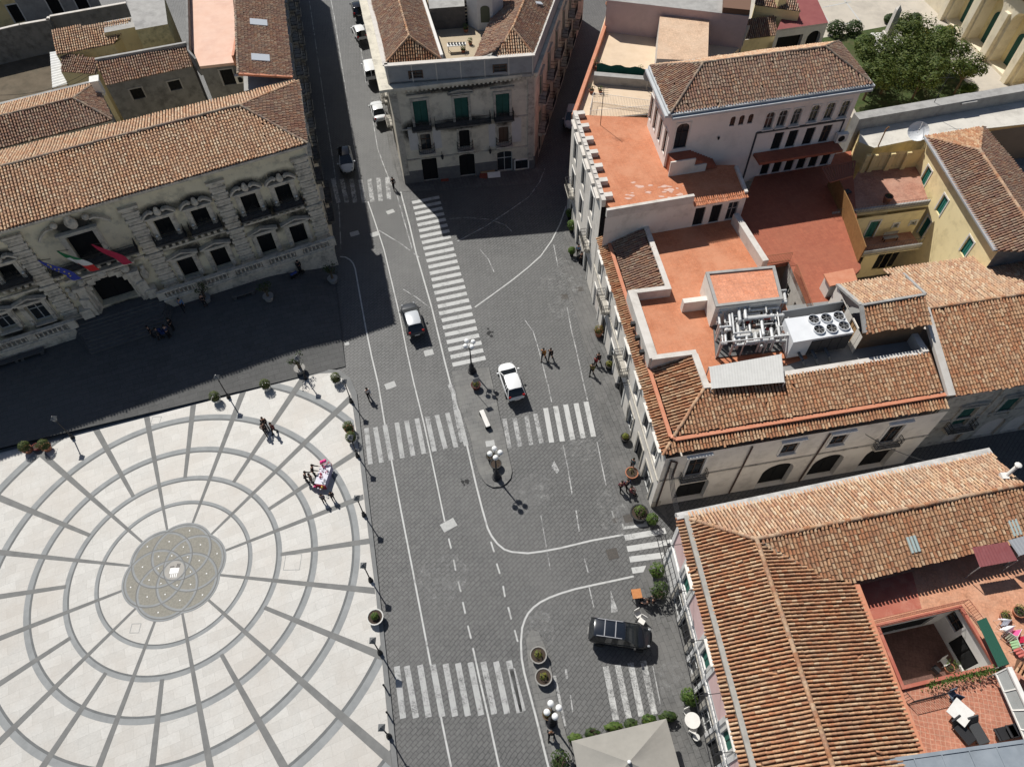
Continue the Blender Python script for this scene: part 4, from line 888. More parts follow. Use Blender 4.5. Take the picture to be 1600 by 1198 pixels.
# house on the left street with skylights
zb = 14.6
hb = thing('street_house', 'tall house with skylights in its brown roof next to the town hall', 'house', tuple(P(457, 121, 0)))
s0, s1 = P(457, 121, zb), P(443, 0, zb); ds = (s1-s0).normalized(); s1 = s0+ds*52; t0 = P(372, 116, zb+1.7); t1 = t0+ds*52
tiles_mesh('roof', [s0, s1, t1, t0], TILE_OLD, CHAN_WARM, hb, .25, .32)
ridge('ridge_tiles', t0, t1, hb, M_ridgeold)
hw = [Wall(t0+ds*.2, s0+ds*.2-(s0-t0).normalized()*.3, 0, zb-.2), Wall(s0+ds*.2-(s0-t0).normalized()*.3, s1, 0, zb-.2)]
for k in range(14):
    for zz in (1, 5.2, 9.6): hw[1].op(2.2+k*3.6, zz, 1.2, 2.4, st='shutter', sm=M_green if zz > 1 else M_dark, sur=M_stone, balc=zz > 1, bd=.8, hood='flat' if zz > 1 else None)
walls_obj('wall', hw, M_greywall, hb)
q = MB(); q.prism([t0[:2], s0[:2], s1[:2], t1[:2]], zb-.5, zb-.16); q.build('cornice', M_concrete, hb)
q = MB(); q.bar(t0, s0+Vector((0, 0, .02)), .3, .18); q.build('gutter', M_gutter, hb)
for px in ((404, 37), (407, 92)):
    q = MB(); nrm = (s1-s0).cross(t0-s0).normalized(); nrm = nrm if nrm.z > 0 else -nrm
    c = onplane(px[0], px[1], s0, nrm)+nrm*.18; yv = (t0-s0).normalized()
    q.faces([c+ds*x+yv*y for x, y in ((-.6, -.9), (.6, -.9), (.6, .9), (-.6, .9))]+[c-nrm*.3+ds*x+yv*y for x, y in ((-.6, -.9), (.6, -.9), (.6, .9), (-.6, .9))], [(0, 1, 2, 3), (0, 4, 5, 1), (1, 5, 6, 2), (2, 6, 7, 3), (3, 7, 4, 0)])
    q.build('skylight', mat('skylight_glass', (.45, .47, .5), rough=.2, spec=.5), hb)
# terrace house with pale pink floor
zt = 13.2
th = thing('terrace_house', 'house with a pale pink roof terrace left of the skylight roof', 'house', tuple(P(340, 100, 0)))
tp = [P(312, 104, zt), P(366, 98, zt), P(372, 80, zt), P(362, -20, zt), P(296, -20, zt), P(298, 70, zt)]
slab('terrace_floor', tp, zt-.3, zt, M_pinkfloor, th)
tw = [Wall(P(312, 104, zt), P(380, 95, zt), 0, zt-.302)]
u, z = tw[0].uz(357, 122); tw[0].op(u, z-.8, 1.3, 1.8, st='shutter', sm=M_dark, sur=M_concrete)
walls_obj('wall', tw, M_greywall, th); 
parapet('parapet', [P(366, 100, zt)[:2], P(372, 66, zt)[:2]], zt-.3, zt+.9, .25, M_gutter, th, inward=-1)
parapet('parapet', [P(297, -20, zt)[:2], P(300, 90, zt)[:2], P(312, 104, zt)[:2]], zt-1, zt+.9, .2, M_greywall, th, inward=-1)
q = MB(); c = P(378, 128, zt-2.0); q.box((c.x, c.y, zt-1.6), (1.1, .5, .9), .2); q.cyl((c.x-.05, c.y-.27, zt-1.6), (c.x-.05, c.y-.3, zt-1.6), .32, n=16, m=1); q.build('air_conditioner', [M_white, M_dark], th)
# grey house with the small windows
zc = 12.6
gh = thing('grey_house', 'dark grey rendered house with two small windows behind the town hall ridge', 'house', tuple(P(240, 150, 0)))
c0, c1, c2, c3 = P(165, 133, zc), P(301, 104, zc), P(292, 71, zc+1.2), P(150, 97, zc+1.2)
tiles_mesh('roof', [c0, c1, c2, c3], TILE_OLD, CHAN_WARM, gh, .25, .34)
gw = [Wall(c0-nA*.1, c1-nA*.1, 0, zc-.08)]
for bx, by, tx, ty in ((216, 155, 214, 138), (275, 141, 272, 126)): gw[0].pix(bx, by, tx, ty, 1.25, st='shutter', sm=M_dark, sur=M_concrete, sw=.14)
walls_obj('wall', gw, M_greywall, gh)
slab('core_wall', [c0-nA*.7, c1-nA*.7, c2, c3], 0, zc-.1, M_greywall, gh)
parapet('coping', [c3[:2], c2[:2]], zc-.5, zc+1.45, .3, M_concrete, gh, inward=1)
# ochre house with the old roof
zo = 12.2
oh = thing('ochre_house', 'ochre house with patchy clay roof and a stained square block at the upper left', 'house', tuple(P(170, 80, 0)))
o0, o1, o2, o3 = P(88, 86, zo), P(178, 69, zo), P(205, 28, zo+1.1), P(80, 48, zo+1.1)
tiles_mesh('roof', [o0, o1, o2, o3], TILE_PALE, CHAN_OLD, oh, .25, .34); slab('wall', [o0-nA*.15, o1-nA*.15, o2, o3], 0, zo-.1, M_ochre, oh)
y0, y1 = P(140, 92, zo-.6), P(268, 68, zo-.6); y2 = P(265, 41, zo+.7)
yw = Wall(P(174, 74, zo-.8), P(267, 56, zo-.8), 0, zo+.9); walls_obj('tall_wall', [yw], M_ochre, oh)
slab('flat_roof', [yw.at(0, 0, -.01), yw.at(yw.L, 0, -.01), yw.at(yw.L, 0, -2.4), yw.at(0, 0, -2.4)], 0, zo+.9, M_concrete, oh)
bl = [P(212, 47, zo+2.2), P(262, 38, zo+2.2), P(256, -6, zo+2.2), P(196, -2, zo+2.2)]
slab('stained_block', bl, 0, zo+2.2, mat('stained_ochre', (.68, .56, .28), noise=(.50, .41, .20), nscale=2.5, rough=.95, stain=(.14, .12, .07), sscale=1.5, samt=.8), oh, M_concrete)
sm = [P(95, 112, zo-1), P(151, 116, zo-1), P(150, 90, zo-.3), P(96, 85, zo-.3)]
tiles_mesh('roof', sm, TILE_OLD, CHAN_OLD, oh, .25, .34); slab('annex_wall', [sm[0]-nA*.1, sm[1]-nA*.1, sm[2], sm[3]], 0, zo-1.1, M_ochre, oh)
aw = thing('white_canopy', 'white corrugated canopy roof at the edge of the dark courtyard', 'canopy', tuple(P(92, 110, 0)))
cp = [P(82, 138, 9.2), P(105, 131, 9.2), P(91, 80, 9.8), P(78, 82, 9.8)]
q = MB(); n = 14
for k in range(n):
    a, b = k/n, (k+1)/n; lz = Vector((0, 0, .06))
    q.poly([cp[0].lerp(cp[3], a), cp[1].lerp(cp[2], a), cp[1].lerp(cp[2], (a+b)/2)+lz, cp[0].lerp(cp[3], (a+b)/2)+lz]); q.poly([cp[0].lerp(cp[3], (a+b)/2)+lz, cp[1].lerp(cp[2], (a+b)/2)+lz, cp[1].lerp(cp[2], b), cp[0].lerp(cp[3], b)])
q.build('sheet', mat('white_sheet', (.68, .68, .66), noise=(.58, .58, .56), nscale=1.5), aw)
q = MB()
for p in cp: q.cyl((p.x, p.y, 0), p, .06, n=6)
q.build('post', M_iron, aw)
# far yellow house and garden walls at the top left corner
yh = thing('yellow_house', 'yellow house with tall dark doors at the top left corner', 'house', tuple(P(60, 35, 0)))
ywl = [Wall(P(-120, 66), P(42, 35), 0, 9), Wall(P(42, 35), P(160, 12), 0, 9)]
for bx, by, tx, ty in ((38, 34, 17, 8),): ywl[0].pix(bx, by, tx, ty, 1.4, st='shutter', sm=M_dark, sur=M_white)
for bx, by, tx, ty in ((92, 22, 80, -2), (132, 14, 122, -8)): ywl[1].pix(bx, by, tx, ty, 1.6, st='shutter', sm=M_dark, sur=M_white)
walls_obj('wall', [ywl[0]], M_ochre, yh); walls_obj('side_wall', [ywl[1]], M_concrete, yh)
def freewall(name, label, pix, z, t, m, mc, cat='wall', base=0.0):
    r = thing(name, label, cat, tuple(P(*pix[0], z).xy)+(base,)); pts = [P(x, y, z)[:2] for x, y in pix]
    parapet('body', pts, base, z-.1, t, m, r); 
    q = MB()
    for a, b in zip(pts[:-1], pts[1:]):
        d = (Vector(b)-Vector(a)).normalized(); nn_ = Vector((-d.y, d.x)); a2 = Vector(a)-d*.05+nn_*t/2; b2 = Vector(b)+d*.05+nn_*t/2
        q.bar((*a2, z-.05), (*b2, z-.05), t+.1, .1)
    q.build('coping', mc, r); return r
freewall('garden_wall', 'dark courtyard wall with a pale coping at the top left', [(-60, 60), (30, 39), (76, 31), (78, 26), (196, 5)], 4.5, .35, M_greywall, M_coping)
q = MB(); a, b = P(-40, 165, 13.5), P(152, 118, 13.0)
for k in range(3): q.tube([cov(a, b, t)+Vector((0, k*.5, k*.25-1.2*math.sin(math.pi*t))) for t in [i/10 for i in range(11)]], .018, 4)
tag(q.build('overhead_cable', M_iron), 'thin cables strung over the dark courtyard at the left edge', 'cable')

# ================================================================== CORNER PALACE between the two streets (top centre)
M_palace = mat('flaking_cream_stone', (.66, .615, .51), noise=(.56, .52, .435), nscale=1.1, rough=.92, stain=(.19, .175, .15), sscale=.7, samt=.7, bump=.25, bscale=5)
M_palgrey = mat('palace_grey_attic', (.34, .345, .35), noise=(.28, .285, .29), nscale=.8, rough=.95, stain=(.12, .12, .12), sscale=.7, samt=.5)
M_patch = mat('pale_repair_plaster', (.56, .55, .54), noise=(.50, .49, .48), nscale=1.5, rough=.9)
M_base = mat('dark_base_render', (.12, .12, .125), noise=(.16, .16, .16), nscale=2, rough=.9)
ZC, ZA = 12.5, 14.9
f0, f1 = P(633, 288), P(835, 263)
l1 = P(570, 0, ZC); l0 = P(601, 132, ZC); dl = (l1-l0); dl.z = 0; dl.normalize()
rr0, rr1 = P(833, 88, ZA), P(866, 0, ZA); dr = rr1-rr0; dr.z = 0; dr.normalize()
bk0 = f0+dl*34; bk1 = f1+dr*34
pal = thing('corner_palace', 'three storey cream palace with green shutters and a grey attic between the two streets', 'palace', (f0.x, f0.y, 0))
F = Wall(f0, f1, 0, ZC); Rw = Wall(f1, bk1, 0, ZC); Lw = Wall(bk0, f0, 0, ZC)
F.pix(659, 200, 656.7, 156.7, 1.5, st='shutter', sur=M_stone, sw=.28, sp=.12, hood='flat', hoff=.75, hw=2.6, depth=.18)
F.pix(722.6, 189, 720, 152, 1.5, st='shutter', sur=M_stone, sw=.28, sp=.12, hood='arc', hoff=.5, hw=2.8, depth=.18)
F.pix(786.5, 183, 784, 146, 1.5, st='shutter', sur=M_stone, sw=.28, sp=.12, hood='flat', hoff=.75, hw=2.6, depth=.18)
F.pix(667, 235, 664, 209, 1.15, arch=.35, st='window', sur=M_stone, sw=.22, sp=.08, balc=1, bw=1.9, bd=.7, bround=True, fm=M_frame, depth=.3)
F.pix(726.8, 230.6, 725, 203, 1.2, arch=.35, st='shutter', sm=M_dark, sur=M_stone, sw=.22, sp=.08, balc=1, bw=1.9, bd=.7, bround=True, depth=.3)
F.pix(788, 224, 786, 198, 1.15, arch=.35, st='doorwood', sur=M_stone, sw=.22, sp=.08, balc=1, bw=1.9, bd=.7, bround=True, depth=.3)
for bx, by, tx, ty, w, st in ((674, 281, 670, 247, 1.75, 'shutter'), (731.5, 276.5, 729, 241, 1.8, 'shutter'), (789.5, 269, 788, 237, 1.8, 'window')):
    u0, z0 = F.uz(bx, by); u1, z1 = F.uz(tx, ty); F.op((u0+u1)/2, .02, w, z1, arch=.25, st=st, sm=M_dark, depth=.4, fm=M_wframe)
u0, z0 = F.uz(815, 258); F.op(u0, z0-.55, 1.5, 1.3, st='window', sur=M_white, sw=.14, sp=.08, fm=M_iron)
for k in range(6):
    for zz, hh in ((.05, 2.9), (3.7, 2.4), (7.6, 3.0)): Rw.op(3+k*4.6, zz, 1.5, hh, st='shutter', sm=M_dark if zz < 3 else M_green, sur=M_stone, sw=.2, balc=zz > 3, bd=.9, hood='flat' if zz > 7 else None)
    for zz, hh in ((.05, 2.9), (3.7, 2.4), (7.6, 3.0)): Lw.op(2.6+k*4.8, zz, 1.4, hh, st='shutter', sm=M_dark if zz < 3 else M_green, sur=M_stone, sw=.2, balc=zz > 3, bd=.7)
walls_obj('wall', [F, Rw, Lw], M_palace, pal)
AF = math.atan2(F.d.y, F.d.x)
for u, w in ((F.uz(659, 200)[0], 2.2), (F.uz(722.6, 189)[0], 6.2), (F.uz(786.5, 183)[0], 2.2)): balcony(F, u, F.uz(722.6, 189)[1], w, .95, pal, M_soot)
# pilaster strips, patches of new plaster, base and string courses
q = MB(); zb2 = F.uz(722, 189)[1]-.1
for u in (.35, F.L-.5): q.bar(F.at(u, 1.3, .05), F.at(u, ZC-.5, .05), .7, .1, up=F.n)
for zz, t in ((zb2-.15, .16), (3.35, .12)): q.bar(F.at(0, zz, .06), F.at(F.L, zz, .06), .12, t)
q.build('trim', M_stone, pal)
for px in ((646, 217, 1.0, 3.0), (683, 214, .9, 3.0), (769, 212, .75, 3.0), (807, 203, 1.1, 3.2)):
    u, z = F.uz(px[0], px[1]); MB().bar(F.at(u, z-px[3]/2, .01), F.at(u, z+px[3]/2, .01), px[2], .02, up=F.n).build('plaster_patch', M_patch, pal)
zp = F.uz(640, 268)[1]; us = sorted([(o['u']-o['w']/2, o['u']+o['w']/2) for o in F.ops if o['z'] < .5]); a = 0; q = MB()
for s_, e_ in us+[(F.L, F.L)]:
    if s_-a > .1: MB().bar(F.at(a, zp/2, .02), F.at(s_, zp/2, .02), .06, zp).build('base_course', M_base, pal)
    a = e_
q.bar(Rw.at(0, zp/2, .02), Rw.at(1.9, zp/2, .02), .06, zp)
q.build('base_course', M_base, pal)
# cornice ledge, set back attic
q = MB(); q.prism([tuple((F.at(-.35, 0, .65)).xy), tuple(F.at(F.L+.12, 0, .65).xy), tuple((bk1+Rw.n*.2).xy), tuple((bk0+Lw.n*1.0).xy), tuple((f0+Lw.n*1.0+F.n*.65).xy)], ZC, ZC+.3)
q.prism([tuple((F.at(-.1, 0, .35)).xy), tuple(F.at(F.L+.1, 0, .35).xy), tuple((bk1+Rw.n*.2).xy), tuple((bk0+Lw.n*.3).xy)], ZC-.35, ZC-.003)
for k in range(34): q.box(F.at(.1+k*(F.L-.2)/33, ZC-.18, .42), (.2, .34, .3), AF)
q.build('cornice', M_palace, pal)
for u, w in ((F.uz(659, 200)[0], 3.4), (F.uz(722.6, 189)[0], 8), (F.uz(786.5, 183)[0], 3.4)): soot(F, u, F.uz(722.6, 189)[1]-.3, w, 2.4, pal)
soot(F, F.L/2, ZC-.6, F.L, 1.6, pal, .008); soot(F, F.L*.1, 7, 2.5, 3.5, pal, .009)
a0, a1 = P(602, 103, ZA), P(834, 86, ZA); at = Wall(a0, a1, ZC+.3, ZA); atR = Wall(a1, a1+dr*33, ZC+.3, ZA); atL = Wall(a0+dl*33, a0, ZC+.3, ZA)
for px in ((649, 112), (781, 102)): u, z = at.uz(*px); at.op(u, ZC+.75, 1.3, .8, st='window', sur=M_frame, sw=.1, fm=M_frame)
walls_obj('attic_wall', [at, atR, atL], M_palgrey, pal)
q = MB()
for k in range(7): u = .1+k*(at.L-.2)/6; q.bar(at.at(u, ZC+.3, .02), at.at(u, ZA, .02), .1, .04, up=at.n)
q.bar(at.at(-.1, ZA+.05, .0), at.at(at.L+.1, ZA+.05, .0), .55, .12); q.bar(atL.at(0, ZA+.05, 0), atL.at(atL.L, ZA+.05, 0), .5, .12); q.bar(atR.at(0, ZA-.02, 0), atR.at(atR.L, ZA-.02, 0), .2, .1, )
q.build('parapet_coping', M_coping, pal)
slab('inner_roof_slab', [a0, a1, a1+dr*33, a0+dl*33], ZA-2.4, ZA-1.9, M_concrete, pal)
# left wing roof with hipped front
g0, g1 = P(604, 98, ZA), P(689, 93, ZA); pk = P(639, 57, ZA+1.75); pk2 = pk+dl*30; g2 = g1+dl*30; g3 = g0+dl*30
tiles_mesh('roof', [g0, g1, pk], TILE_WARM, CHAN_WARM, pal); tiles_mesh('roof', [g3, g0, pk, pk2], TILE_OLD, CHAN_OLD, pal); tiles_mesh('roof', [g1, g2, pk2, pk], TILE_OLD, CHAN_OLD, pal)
for a, b in ((pk, pk2), (pk, g0), (pk, g1)): ridge('ridge_tiles', a, b, pal, M_ridge)
parapet('terrace_wall', [(g1+dl*.2)[:2], g2[:2]], ZA-2, ZA+.35, .3, M_white, pal, inward=-1)
# right wing roof
h0, h1 = P(776, 88, ZA), P(832, 84, ZA); hp = P(801, 44, ZA+1.5); h0 = h0; hp2 = hp+dr*30; h2 = h1+dr*30
ht = P(735, 62, ZA); ht2 = P(737, 90, ZA)
tiles_mesh('roof', [h0, h1, hp], TILE_PALE, CHAN_OLD, pal); tiles_mesh('roof', [h1, h2, hp2, hp], TILE_OLD, CHAN_OLD, pal)
hl = ht2+dr*30
tiles_mesh('roof', [hl+Vector((0, 0, .0)), ht2, h0, hp, hp2], TILE_OLD, CHAN_OLD, pal)
for a, b in ((hp, hp2), (hp, h0), (hp, h1)): ridge('ridge_tiles', a, b, pal, M_ridge)
c = onplane(842, 7, h1, (h2-h1).cross(hp-h1).normalized()); q = MB(); q.box(c+Vector((0, 0, .12)), (.8, .6, .12), .4, tilt=Matrix.Rotation(.35, 3, 'Y')); q.build('skylight', mat('skylight_glass', (.4, .4, .4)), pal)
# sunken terrace with pots between the wings
zt = ZA-1.6
slab('terrace_floor', [g1+dl*.1, ht2, ht2+dr*18, g1+dl*18], zt-.3, zt, mat('beige_floor', (.46, .38, .27), noise=(.40, .33, .235), nscale=1.2, rough=.9), pal)
# octagonal white lookout turret with balustrade
c0 = P(757, 50, zt); tr = 2.15; zt2 = ZA+2.0
cen = c0+Vector((.15, tr+.1, 0)); q = MB()
oct_ = [(cen.x+tr*math.cos(t), cen.y+tr*math.sin(t)) for t in [math.pi/8+i*math.pi/4 for i in range(8)]]
q.prism(oct_, zt, zt2); q.prism([(cen.x+(p[0]-cen.x)*1.1, cen.y+(p[1]-cen.y)*1.1) for p in oct_], zt2, zt2+.25)
tu = q.build('turret', mat('white_turret', (.66, .66, .65), noise=(.58, .58, .57), nscale=1.3, rough=.9), pal)
q = MB(); ol = [Vector((cen.x+(p[0]-cen.x)*1.02, cen.y+(p[1]-cen.y)*1.02, zt2+.25)) for p in oct_]
for a, b in zip(ol, ol[1:]+ol[:1]):
    q.bar(a+Vector((0, 0, 1.0)), b+Vector((0, 0, 1.0)), .2, .12); q.bar(a+Vector((0, 0, .08)), b+Vector((0, 0, .08)), .18, .12); q.box(a+Vector((0, 0, .5)), (.24, .24, 1.0))
    for k in range(1, 9): q.lathe([(.045, 0), (.075, .3), (.04, .6), (.05, .85)], a.lerp(b, k/9)+Vector((0, 0, .1)), 6)
q.build('balustrade', M_white, tu)
tw = Wall(oct_[5], oct_[6], zt, zt2) if oct_[5][0] < oct_[6][0] else Wall(oct_[6], oct_[5], zt, zt2)
q = MB(); z = zt+.9
q.poly([tw.at(tw.L/2-.5, z, .02), tw.at(tw.L/2+.5, z, .02)]+[tw.at(tw.L/2+.5*math.cos(t), z+1.5+.35*math.sin(t), .02) for t in [math.pi*i/8 for i in range(9)]]); q.build('window', mat('olive_shutter', (.10, .11, .075), rough=.7), tu)
slab('rear_shade_block', [P(671, 14, zt+2.4), P(726, 10, zt+2.4), P(722, -40, zt+2.4), P(664, -40, zt+2.4)], zt, zt+2.4, mat('painted_rear_shade', (.09, .085, .08), noise=(.13, .12, .11), nscale=2), pal, M_concrete)  # dark block added to paint the shade at the terrace back
# stairs up to the lookout
q = MB(); s0_ = P(727, 38, zt); 
for k in range(9): q.box((s0_.x-.2+k*.02, s0_.y+k*.32, zt+.22*k+.1), (.95, .3, .1))
q.bar((s0_.x-.7, s0_.y-.2, zt+.9), (s0_.x-.5, s0_.y+2.8, zt+2.9), .05, .06); q.build('outdoor_stairs', M_iron, pal)
def shrub(name, label, c, r, h, cols, cat='plant', group=None, pot=None, n=160, leaf=.11, parent=None, squash=1.0):
    root = thing(name, label, cat, tuple(c), 0, group, local=True) if parent is None else parent
    b = MB(); z0 = 0
    if pot:
        pr, ph, pm = pot; p = MB().lathe([(pr*.7, 0), (pr*.95, ph*.85), (pr*1.05, ph*.88), (pr*1.05, ph), (pr*.9, ph), (pr*.88, ph*.86)], (0, 0, 0), 16).build('pot', pm, root, smooth=False); z0 = ph*.85
        MB().poly([(pr*.88*math.cos(t), pr*.88*math.sin(t), ph*.9) for t in [i*.4 for i in range(16)]]).build('soil', mat('soil', (.05, .035, .025)), root)
    for k in range(n):
        a, e = rnd.uniform(0, 6.283), math.asin(rnd.uniform(-.7, 1)); rr = r*rnd.uniform(.45, 1.0)**.5
        p = Vector((rr*math.cos(a)*math.cos(e), rr*math.sin(a)*math.cos(e), z0+h/2+h/2*math.sin(e)*rnd.uniform(.7, 1.05)))
        nrm = Vector((math.cos(a)*math.cos(e), math.sin(a)*math.cos(e), math.sin(e)+.4)).normalized(); x = nrm.cross(Vector((rnd.random(), rnd.random(), rnd.random()))).normalized(); y = nrm.cross(x); s = leaf*rnd.uniform(.6, 1.3)
        b.poly([p-x*s*.5, p+y*s*.35, p+x*s*.5+nrm*s*.15, p-y*s*.35])
    b.cyl((0, 0, z0*.6), (0, 0, z0+h*.5), .03, .02, 6)
    b.build('foliage', leafmat(*cols), root); return root
LEAF_DARK = ('leaves_dark', [(.018, .035, .010), (.035, .06, .016), (.055, .085, .022)])
LEAF_MID = ('leaves_mid', [(.03, .06, .012), (.06, .11, .02), (.10, .15, .03)])
LEAF_YEL = ('leaves_yellow', [(.07, .10, .02), (.14, .16, .03), (.20, .19, .04)])
M_clay = mat('terracotta_pot', (.33, .13, .07), noise=(.40, .17, .10), nscale=6)
for i, (px, py, s, lab) in enumerate(((728, 50, .35, 'small potted plant by the foot of the turret on the roof terrace'), (724, 82, .3, 'leafy pot on the front edge of the roof terrace beside the hipped roof'), (735, 70, .28, 'low green pot plant against the right edge of the roof terrace'), (690, 30, .5, 'bushy shrub in the shaded back of the roof terrace'))):
    shrub('potted_plant', lab, P(px, py, zt), s, s*2, LEAF_MID, pot=(s*.8, s, M_clay), n=90, group='pots on the palace roof terrace')
q = MB(); c = P(714, 80, zt); q.box((c.x, c.y, zt+.72), (2.0, .6, .06), .1)
for dx, dy in ((-.9, -.2), (.9, -.2), (-.9, .2), (.9, .2)): q.box((c.x+dx, c.y+dy, zt+.35), (.06, .06, .7), .1)
tb = thing('garden_table', 'white table set with dark pots on the palace roof terrace', 'table', tuple(c)); q.build('table_top', M_white, tb); q = MB()
for k in range(6): q.lathe([(.07, 0), (.12, .2), (.1, .22)], (c.x-.8+k*.32, c.y, zt+.75), 8)
q.build('pot_row', M_iron, tb)
# street furniture against the front
r = thing('road_sign', 'round no parking sign on a thin pole in front of the corner palace', 'sign', tuple(P(711, 276)))
b_ = r.location; MB().cyl(b_, b_+Vector((0, 0, 2.6)), .03, n=8).build('pole', M_concrete, r)
q = MB(); c = b_+Vector((0, -.05, 2.35)); yv = Vector((0, -1, .1)).normalized()
q.cyl(c, c+yv*.02, .3, n=20, m=0); q.cyl(c+yv*.021, c+yv*.024, .225, n=20, m=1); q.bar(c+Vector((-.16, -.03, .16)), c+Vector((.16, -.03, -.16)), .05, .012, 0, up=yv)
q.build('disc', [mat('sign_red', (.4, .03, .03)), mat('sign_blue', (.03, .06, .3))], r)
for i, (px, py, lab) in enumerate(((690.5, 243, 'black wall lantern between the left and middle shop doors of the palace'), (765, 234, 'black wall lantern left of the glazed shop door of the palace'))):
    u, z = F.uz(px, py); rt = thing('wall_lantern', lab, 'lantern', tuple(F.at(u, z)), group='lanterns on the palace front')
    q = MB(); q.bar(F.at(u, z+.5, 0), F.at(u, z+.5, .5), .04, .04); q.bar(F.at(u, z+.1, 0), F.at(u, z+.5, .45), .03, .03); q.build('bracket', M_iron, rt)
    q = MB(); q.lathe([(.1, -.35), (.17, .05), (.2, .08), (.04, .28)], F.at(u, z+.2, .5), 6); q.build('lamp_shade', M_iron, rt)
r = thing('cardboard_boxes', 'flattened cardboard and white boxes left on the ground before the palace shop', 'boxes', tuple(P(768, 276)))
q = MB(); c = P(762, 272); q.box((c.x, c.y, .3), (1.7, .6, .5), .1, 0); c = P(772, 277); q.box((c.x, c.y, .35), (1.5, .7, .06), .1, 1, tilt=Matrix.Rotation(.5, 3, 'X')); c = P(756, 277); q.box((c.x, c.y, .2), (.9, .5, .4), -.2, 2)
q.build('box', [mat('cardboard', (.34, .24, .14)), M_white, mat('red_crate', (.25, .06, .04))], r)
r = thing('entrance_mat', 'red tray lying on the pavement between the left doors of the palace', 'tray', tuple(P(695, 282))); c = P(695, 282); MB().box((c.x, c.y, .08), (.9, .4, .12), .1).build('tray', mat('red_crate', (.25, .06, .04)), r)

# ================================================================== CORNER HOUSE with roof terraces (right of the street)
M_pale = mat('pale_pink_plaster', (.70, .635, .575), noise=(.64, .58, .525), nscale=.7, rough=.92, stain=(.38, .345, .31), sscale=.5, samt=.5)
M_cream = mat('cream_plaster', (.74, .70, .635), noise=(.68, .635, .57), nscale=.8, rough=.92, stain=(.36, .33, .29), sscale=.6, samt=.55)
M_pinkw = mat('pale_pink_wall', (.80, .73, .68), noise=(.745, .68, .63), nscale=.6, rough=.92, stain=(.40, .37, .35), sscale=.5, samt=.4)
ZD, ZTD = 8.6, 9.4
c0 = Vector((11.50, 26.78, 0)); dW = Vector((8.49-11.48, 50.3-27.0, 0)).normalized(); nW = Vector((-dW.y, dW.x, 0))
if nW.x > 0: nW = -nW
eS1 = P(1482, 636, ZD); eSW = P(1035, 711, ZD); dS = (eS1-eSW); dS.z = 0; dS.normalize(); nS = Vector((dS.y, -dS.x, 0))
eNW = P(942, 372, ZD)
c1 = c0+dW*24.3; cE = c0+dS*((eS1-c0).dot(dS))
cor = thing('corner_house', 'long pale corner house with orange roof terraces and rooftop cooling plant', 'house', tuple(c0))
wW = Wall(c1, c0, 0, ZD-.25); wS = Wall(c0, cE, 0, ZD-.25)
# west front windows: two storeys, measured on the wall
for (bx, by, tx, ty, w, k) in ((948, 427, 936, 372, 1.2, 0), (985, 533, 970, 478, 1.2, 0), (1013, 652, 1000, 604, 1.2, 0), (1020, 703, 1012, 660, 1.2, 0)):
    u, z = wW.uz((bx+tx)/2, (by+ty)/2)
us_ = [2.2, 5.6, 9.2, 12.8, 16.4, 19.6, 22.4]
for i, u in enumerate(us_):
    wW.op(u, 5.0, 1.15, 2.3, st='shutter' if i % 2 else 'window', sm=M_iron, sur=M_white, sw=.2, sp=.07, hood='flat', hoff=.32, hw=1.9, fm=M_white, balc=(i in (1, 3)), bd=.85, bw=2.3)
    wW.op(u, .02, 1.5 if i % 3 else 1.9, 2.9, arch=.8 if i > 3 else .3, st='shutter' if i % 2 else 'door', sm=M_dark, sur=M_white if i < 4 else M_stone, sw=.22, sp=.08)
for bx, by, tx, ty, w in ((1095, 747, 1090, 712, 1.3), ):
    pass
pxs = ((1082, 742, 1090, 716), (1228, 708, 1238, 692), (1305, 694, 1314, 679), (1388, 690, 1398, 665))
for i, (bx, by, tx, ty) in enumerate(pxs): wS.pix(bx, by, tx, ty, 1.35, st='window', sur=M_white, sw=.18, hood='flat', hoff=.55, hw=2.1, fm=M_frame, sill=1, balc=(i in (0, 3)), bw=2.2, bd=.6)
for px in (1078, 1207, 1283, 1362): 
    u, z = wS.uz(px, 770-(px-1078)*.16); wS.op(u, .02, 2.7, 4.0, arch=1.0, st='shutter', sm=M_dark, depth=.5, sur=None)
for px in (1075, 1220, 1290, 1372):
    u, z = wS.uz(px, 752-(px-1075)*.155)
walls_obj('wall', [wW, wS], M_cream, cor)
slab('north_east_wall', [c1, c0+dS*1.0+dW*1.0, cE+dW*1.0, cE+dW*19.5, c1+dS*14], 0, 5.0, M_pale, cor)
q = MB(); q.bar(wS.at(0, 4.75, .05), wS.at(wS.L, 4.75, .05), .1, .14); q.bar(wW.at(0, 4.55, .05), wW.at(wW.L-.1, 4.55, .05), .1, .14); q.bar(wS.at(0, .45, .03), wS.at(.8, .45, .03), .06, .9); q.build('string_course', M_stone, cor)
q = MB()
for u in (.45, 6.9, 13.2): q.cyl(wS.at(u, .2, .1), wS.at(u, ZD-.5, .1), .07, n=8)
q.tube([wS.at(.45, ZD-.6, .1), wS.at(1.0, ZD-1.0, .1), wS.at(1.0, 5, .1)], .07, 8)
q.build('drain_pipe', mat('drain_brown', (.09, .06, .05)), cor)
